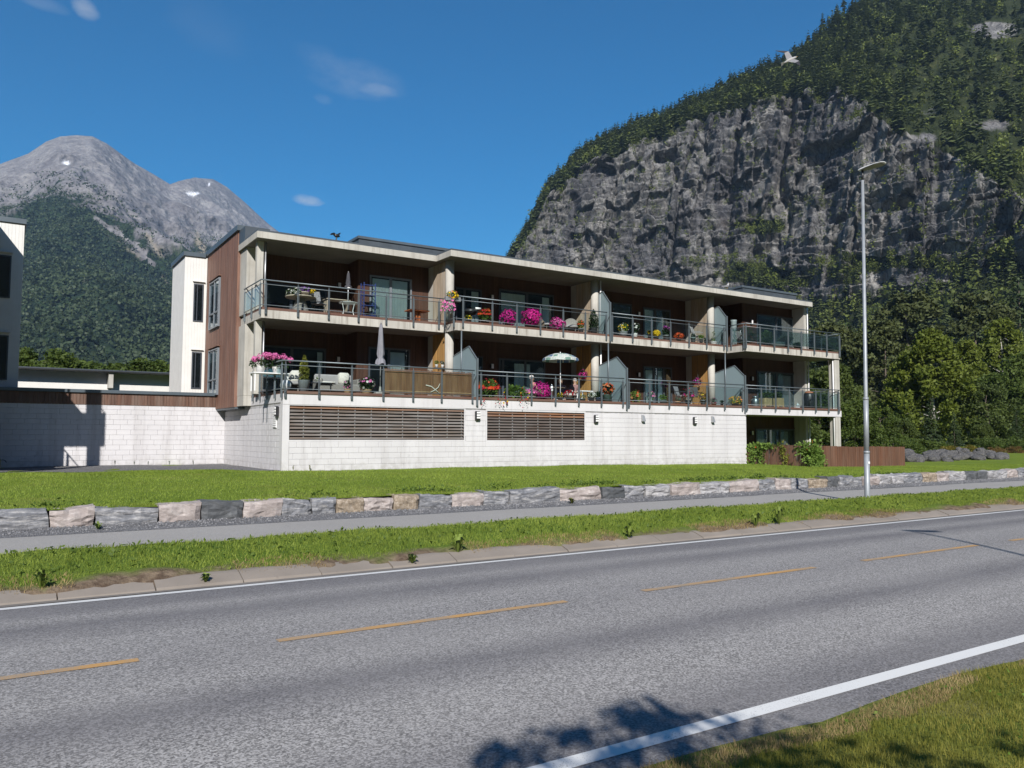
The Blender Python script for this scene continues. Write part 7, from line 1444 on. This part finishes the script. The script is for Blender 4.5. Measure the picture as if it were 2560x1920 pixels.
C = np.stack([2+9*r.rand(900), 1.6+1.6*r.rand(900), 0*np.zeros(900)], 1); C[:, 2] = near_z(C[:, 1], C[:, 0])+.03; C = C[fbm(C*[.8, 1.1, 0], 3, 9) > .05]; V, F = leaf_cloud(C, .028*r.uniform(.5, 1.4, len(C)), 7, .4, .6); o = put('bank_clover', np_mesh('bank_clover', V, F), m_leaf('bank_weeds', (.10, .19, .025), (.19, .30, .05), .35, vscale=3), kind='stuff'); tag(o, 'bright green clover in the roadside bank', 'ground cover')
# loose gravel stones below the stone wall
r = np.random.RandomState(12); n = 5200; X_ = -4+40*r.rand(n)**.9; Y_ = 15.42+.68*r.rand(n)**.7; S_ = r.uniform(.012, .035, n); Z_ = .137+.05*ss(15.36, 16.1, Y_); o4 = np.array([[1, 0, -.5], [-.5, .87, -.4], [-.5, -.87, -.5], [.1, .05, .8]]); an = r.rand(n)*6.28; ca, sa = np.cos(an), np.sin(an)
V = np.stack([np.stack([X_+S_*(o4[k, 0]*ca-o4[k, 1]*sa), Y_+S_*(o4[k, 0]*sa+o4[k, 1]*ca), Z_+S_*.8*(o4[k, 2]+.5)], 1) for k in range(4)], 1).reshape(-1, 3); b = np.arange(n)[:, None]*4
o = put('loose_gravel', np_mesh('loose_gravel', V, np.concatenate([b+np.array([[0, 1, 3]]), b+np.array([[1, 2, 3]]), b+np.array([[2, 0, 3]])])), m_stone('gravel_chips', (.09, .09, .095), (.19, .19, .195), (.36, .35, .35), 0), kind='stuff'); tag(o, 'loose grey gravel along the foot of the stone wall', 'gravel')
# pale weeds before the shaded wall and a garden sprayer at its foot
for k, (x, y) in enumerate(((3.9, 34.7), (4.6, 34.8), (5.1, 34.75), (5.9, 34.8), (6.8, 34.7), (8.4, 26.62), (9.0, 26.7))): weed((x, y, float(lawn_z(x, y))), .05, .14, ['pale dry weed stalk at the foot of the sunlit garage wall', 'small weed at the foot of the white block wall'][k > 4], GL['gold'] if k > 4 else GL['grey'], 12, .03); COL.objects[-2]['group'] = 'weeds along the walls'
t = thing('garden_sprayer', 'yellow green garden sprayer with thin metal rod in the shade of the garage wall', 'sprayer', (-.02, 34.5, float(lawn_z(0, 34.5)))); put('tank', MB().lathe((0, 0, 0), [(.13, 0), (.15, .05), (.15, .34), (.1, .42), (.05, .46)], 14), mcol('olive_tank', (.25, .24, .03)), t, True); put('rod', MB().tube([(.03, 0, .4), (.0, 0, .8), (-.03, 0, 1.05)], .012, 6), M_PIPE, t); put('hose', MB().tube([(.1, 0, .3), (.2, 0, .32), (.28, 0, .3), (.33, 0, .22)], .012, 6), M_BLACK, t)

# ------------------------------------------------------------------ unseen mountains behind the viewer, added to cut low sky light
nb_ = 140; bs = np.radians(np.linspace(78, 338, nb_)); tq = np.linspace(0, 1, 24)[:, None]; el = .40+.07*np.sin(bs*3.1)+.05*np.sin(bs*7.3+1)+.03*np.sin(bs*17); rr_ = 700+(2600-700)*tq; Bq = np.repeat(bs[None, :], 24, 0); Zq = (el*2600)[None, :]*tq**1.25
Pq = np.stack([np.sin(Bq)*rr_, np.cos(Bq)*rr_, Zq], 2).reshape(-1, 3); Pq[:, 2] += 60*fbm(Pq*.002, 4, 5)*np.repeat(tq, nb_, 1).ravel(); ii = (np.arange(nb_-1)[None, :]+np.arange(23)[:, None]*nb_).ravel()
me = np_mesh('valley_mountains', Pq, np.stack([ii, ii+nb_, ii+nb_+1, ii+1], 1))
for nm in ('veg', 'scree', 'snow'): a_ = me.attributes.new(nm, 'FLOAT', 'POINT'); a_.data.foreach_set('value', (np.clip(1.6-Pq[:, 2]/500, 0, 1) if nm == 'veg' else 0*Pq[:, 2]).astype(np.float32))
struct('valley_mountains', me, bpy.data.materials['mountain_rock_and_woods'], True)

# ------------------------------------------------------------------ air between here and the mountains
HZ = bpy.data.materials.new('valley_air'); HZ.use_nodes = True; hn = HZ.node_tree.nodes; hn.clear(); ho = hn.new('ShaderNodeOutputMaterial'); hv = hn.new('ShaderNodeVolumePrincipled')
hv.inputs['Color'].default_value = (.42, .66, 1.0, 1); hv.inputs['Density'].default_value = 6.0e-5; hv.inputs['Anisotropy'].default_value = 0.0; HZ.node_tree.links.new(hv.outputs[0], ho.inputs['Volume'])
hz = put('haze', MB().box(-3400, -3300, -4.5, 6200, 6200, 1560), HZ, kind='stuff'); tag(hz, 'thin bluish summer air filling the valley', 'haze')

# ------------------------------------------------------------------ labels of the setting
LAB = {'ground': ('wide green valley floor', 'ground'), 'road': ('grey two lane asphalt road with worn yellow dashes and white edge lines', 'road'), 'footpath': ('pale grey asphalt footpath beside the stone wall', 'footpath'), 'gravel_border': ('grey gravel strip at the foot of the stone wall', 'gravel'), 'verge': ('grass verge between road and footpath', 'verge'), 'lawn': ('mown green lawn before the white block wall', 'lawn'), 'roadside_bank': ('dry grassy bank on the near side of the road', 'bank'), 'wall_foot_gravel': ('dark gravel bed below the garage wall', 'gravel'), 'mountain': ('far grey rounded mountain with wooded lower slopes and snow patches', 'mountain'), 'hillside': ('steep wooded hillside with a tall grey cliff', 'hillside'), 'valley_mountains': ('unseen wooded mountains behind the viewer, added to block low sky light', 'mountain'),
       'lawn_grass': ('short mown grass of the lawn', 'grass'), 'verge_grass': ('green grass of the roadside verge', 'grass'), 'dry_verge_grass': ('dry brown grass along the kerb', 'grass'), 'wall_top_grass': ('longer grass hanging at the top of the stone wall', 'grass'), 'bank_grass': ('green grass of the near roadside bank', 'grass'), 'dry_bank_grass': ('dry straw coloured grass at the near road edge', 'grass')}
for o in COL.objects:
    if o.parent is None and o.name in LAB and 'label' not in o: o['label'], o['category'] = LAB[o.name]
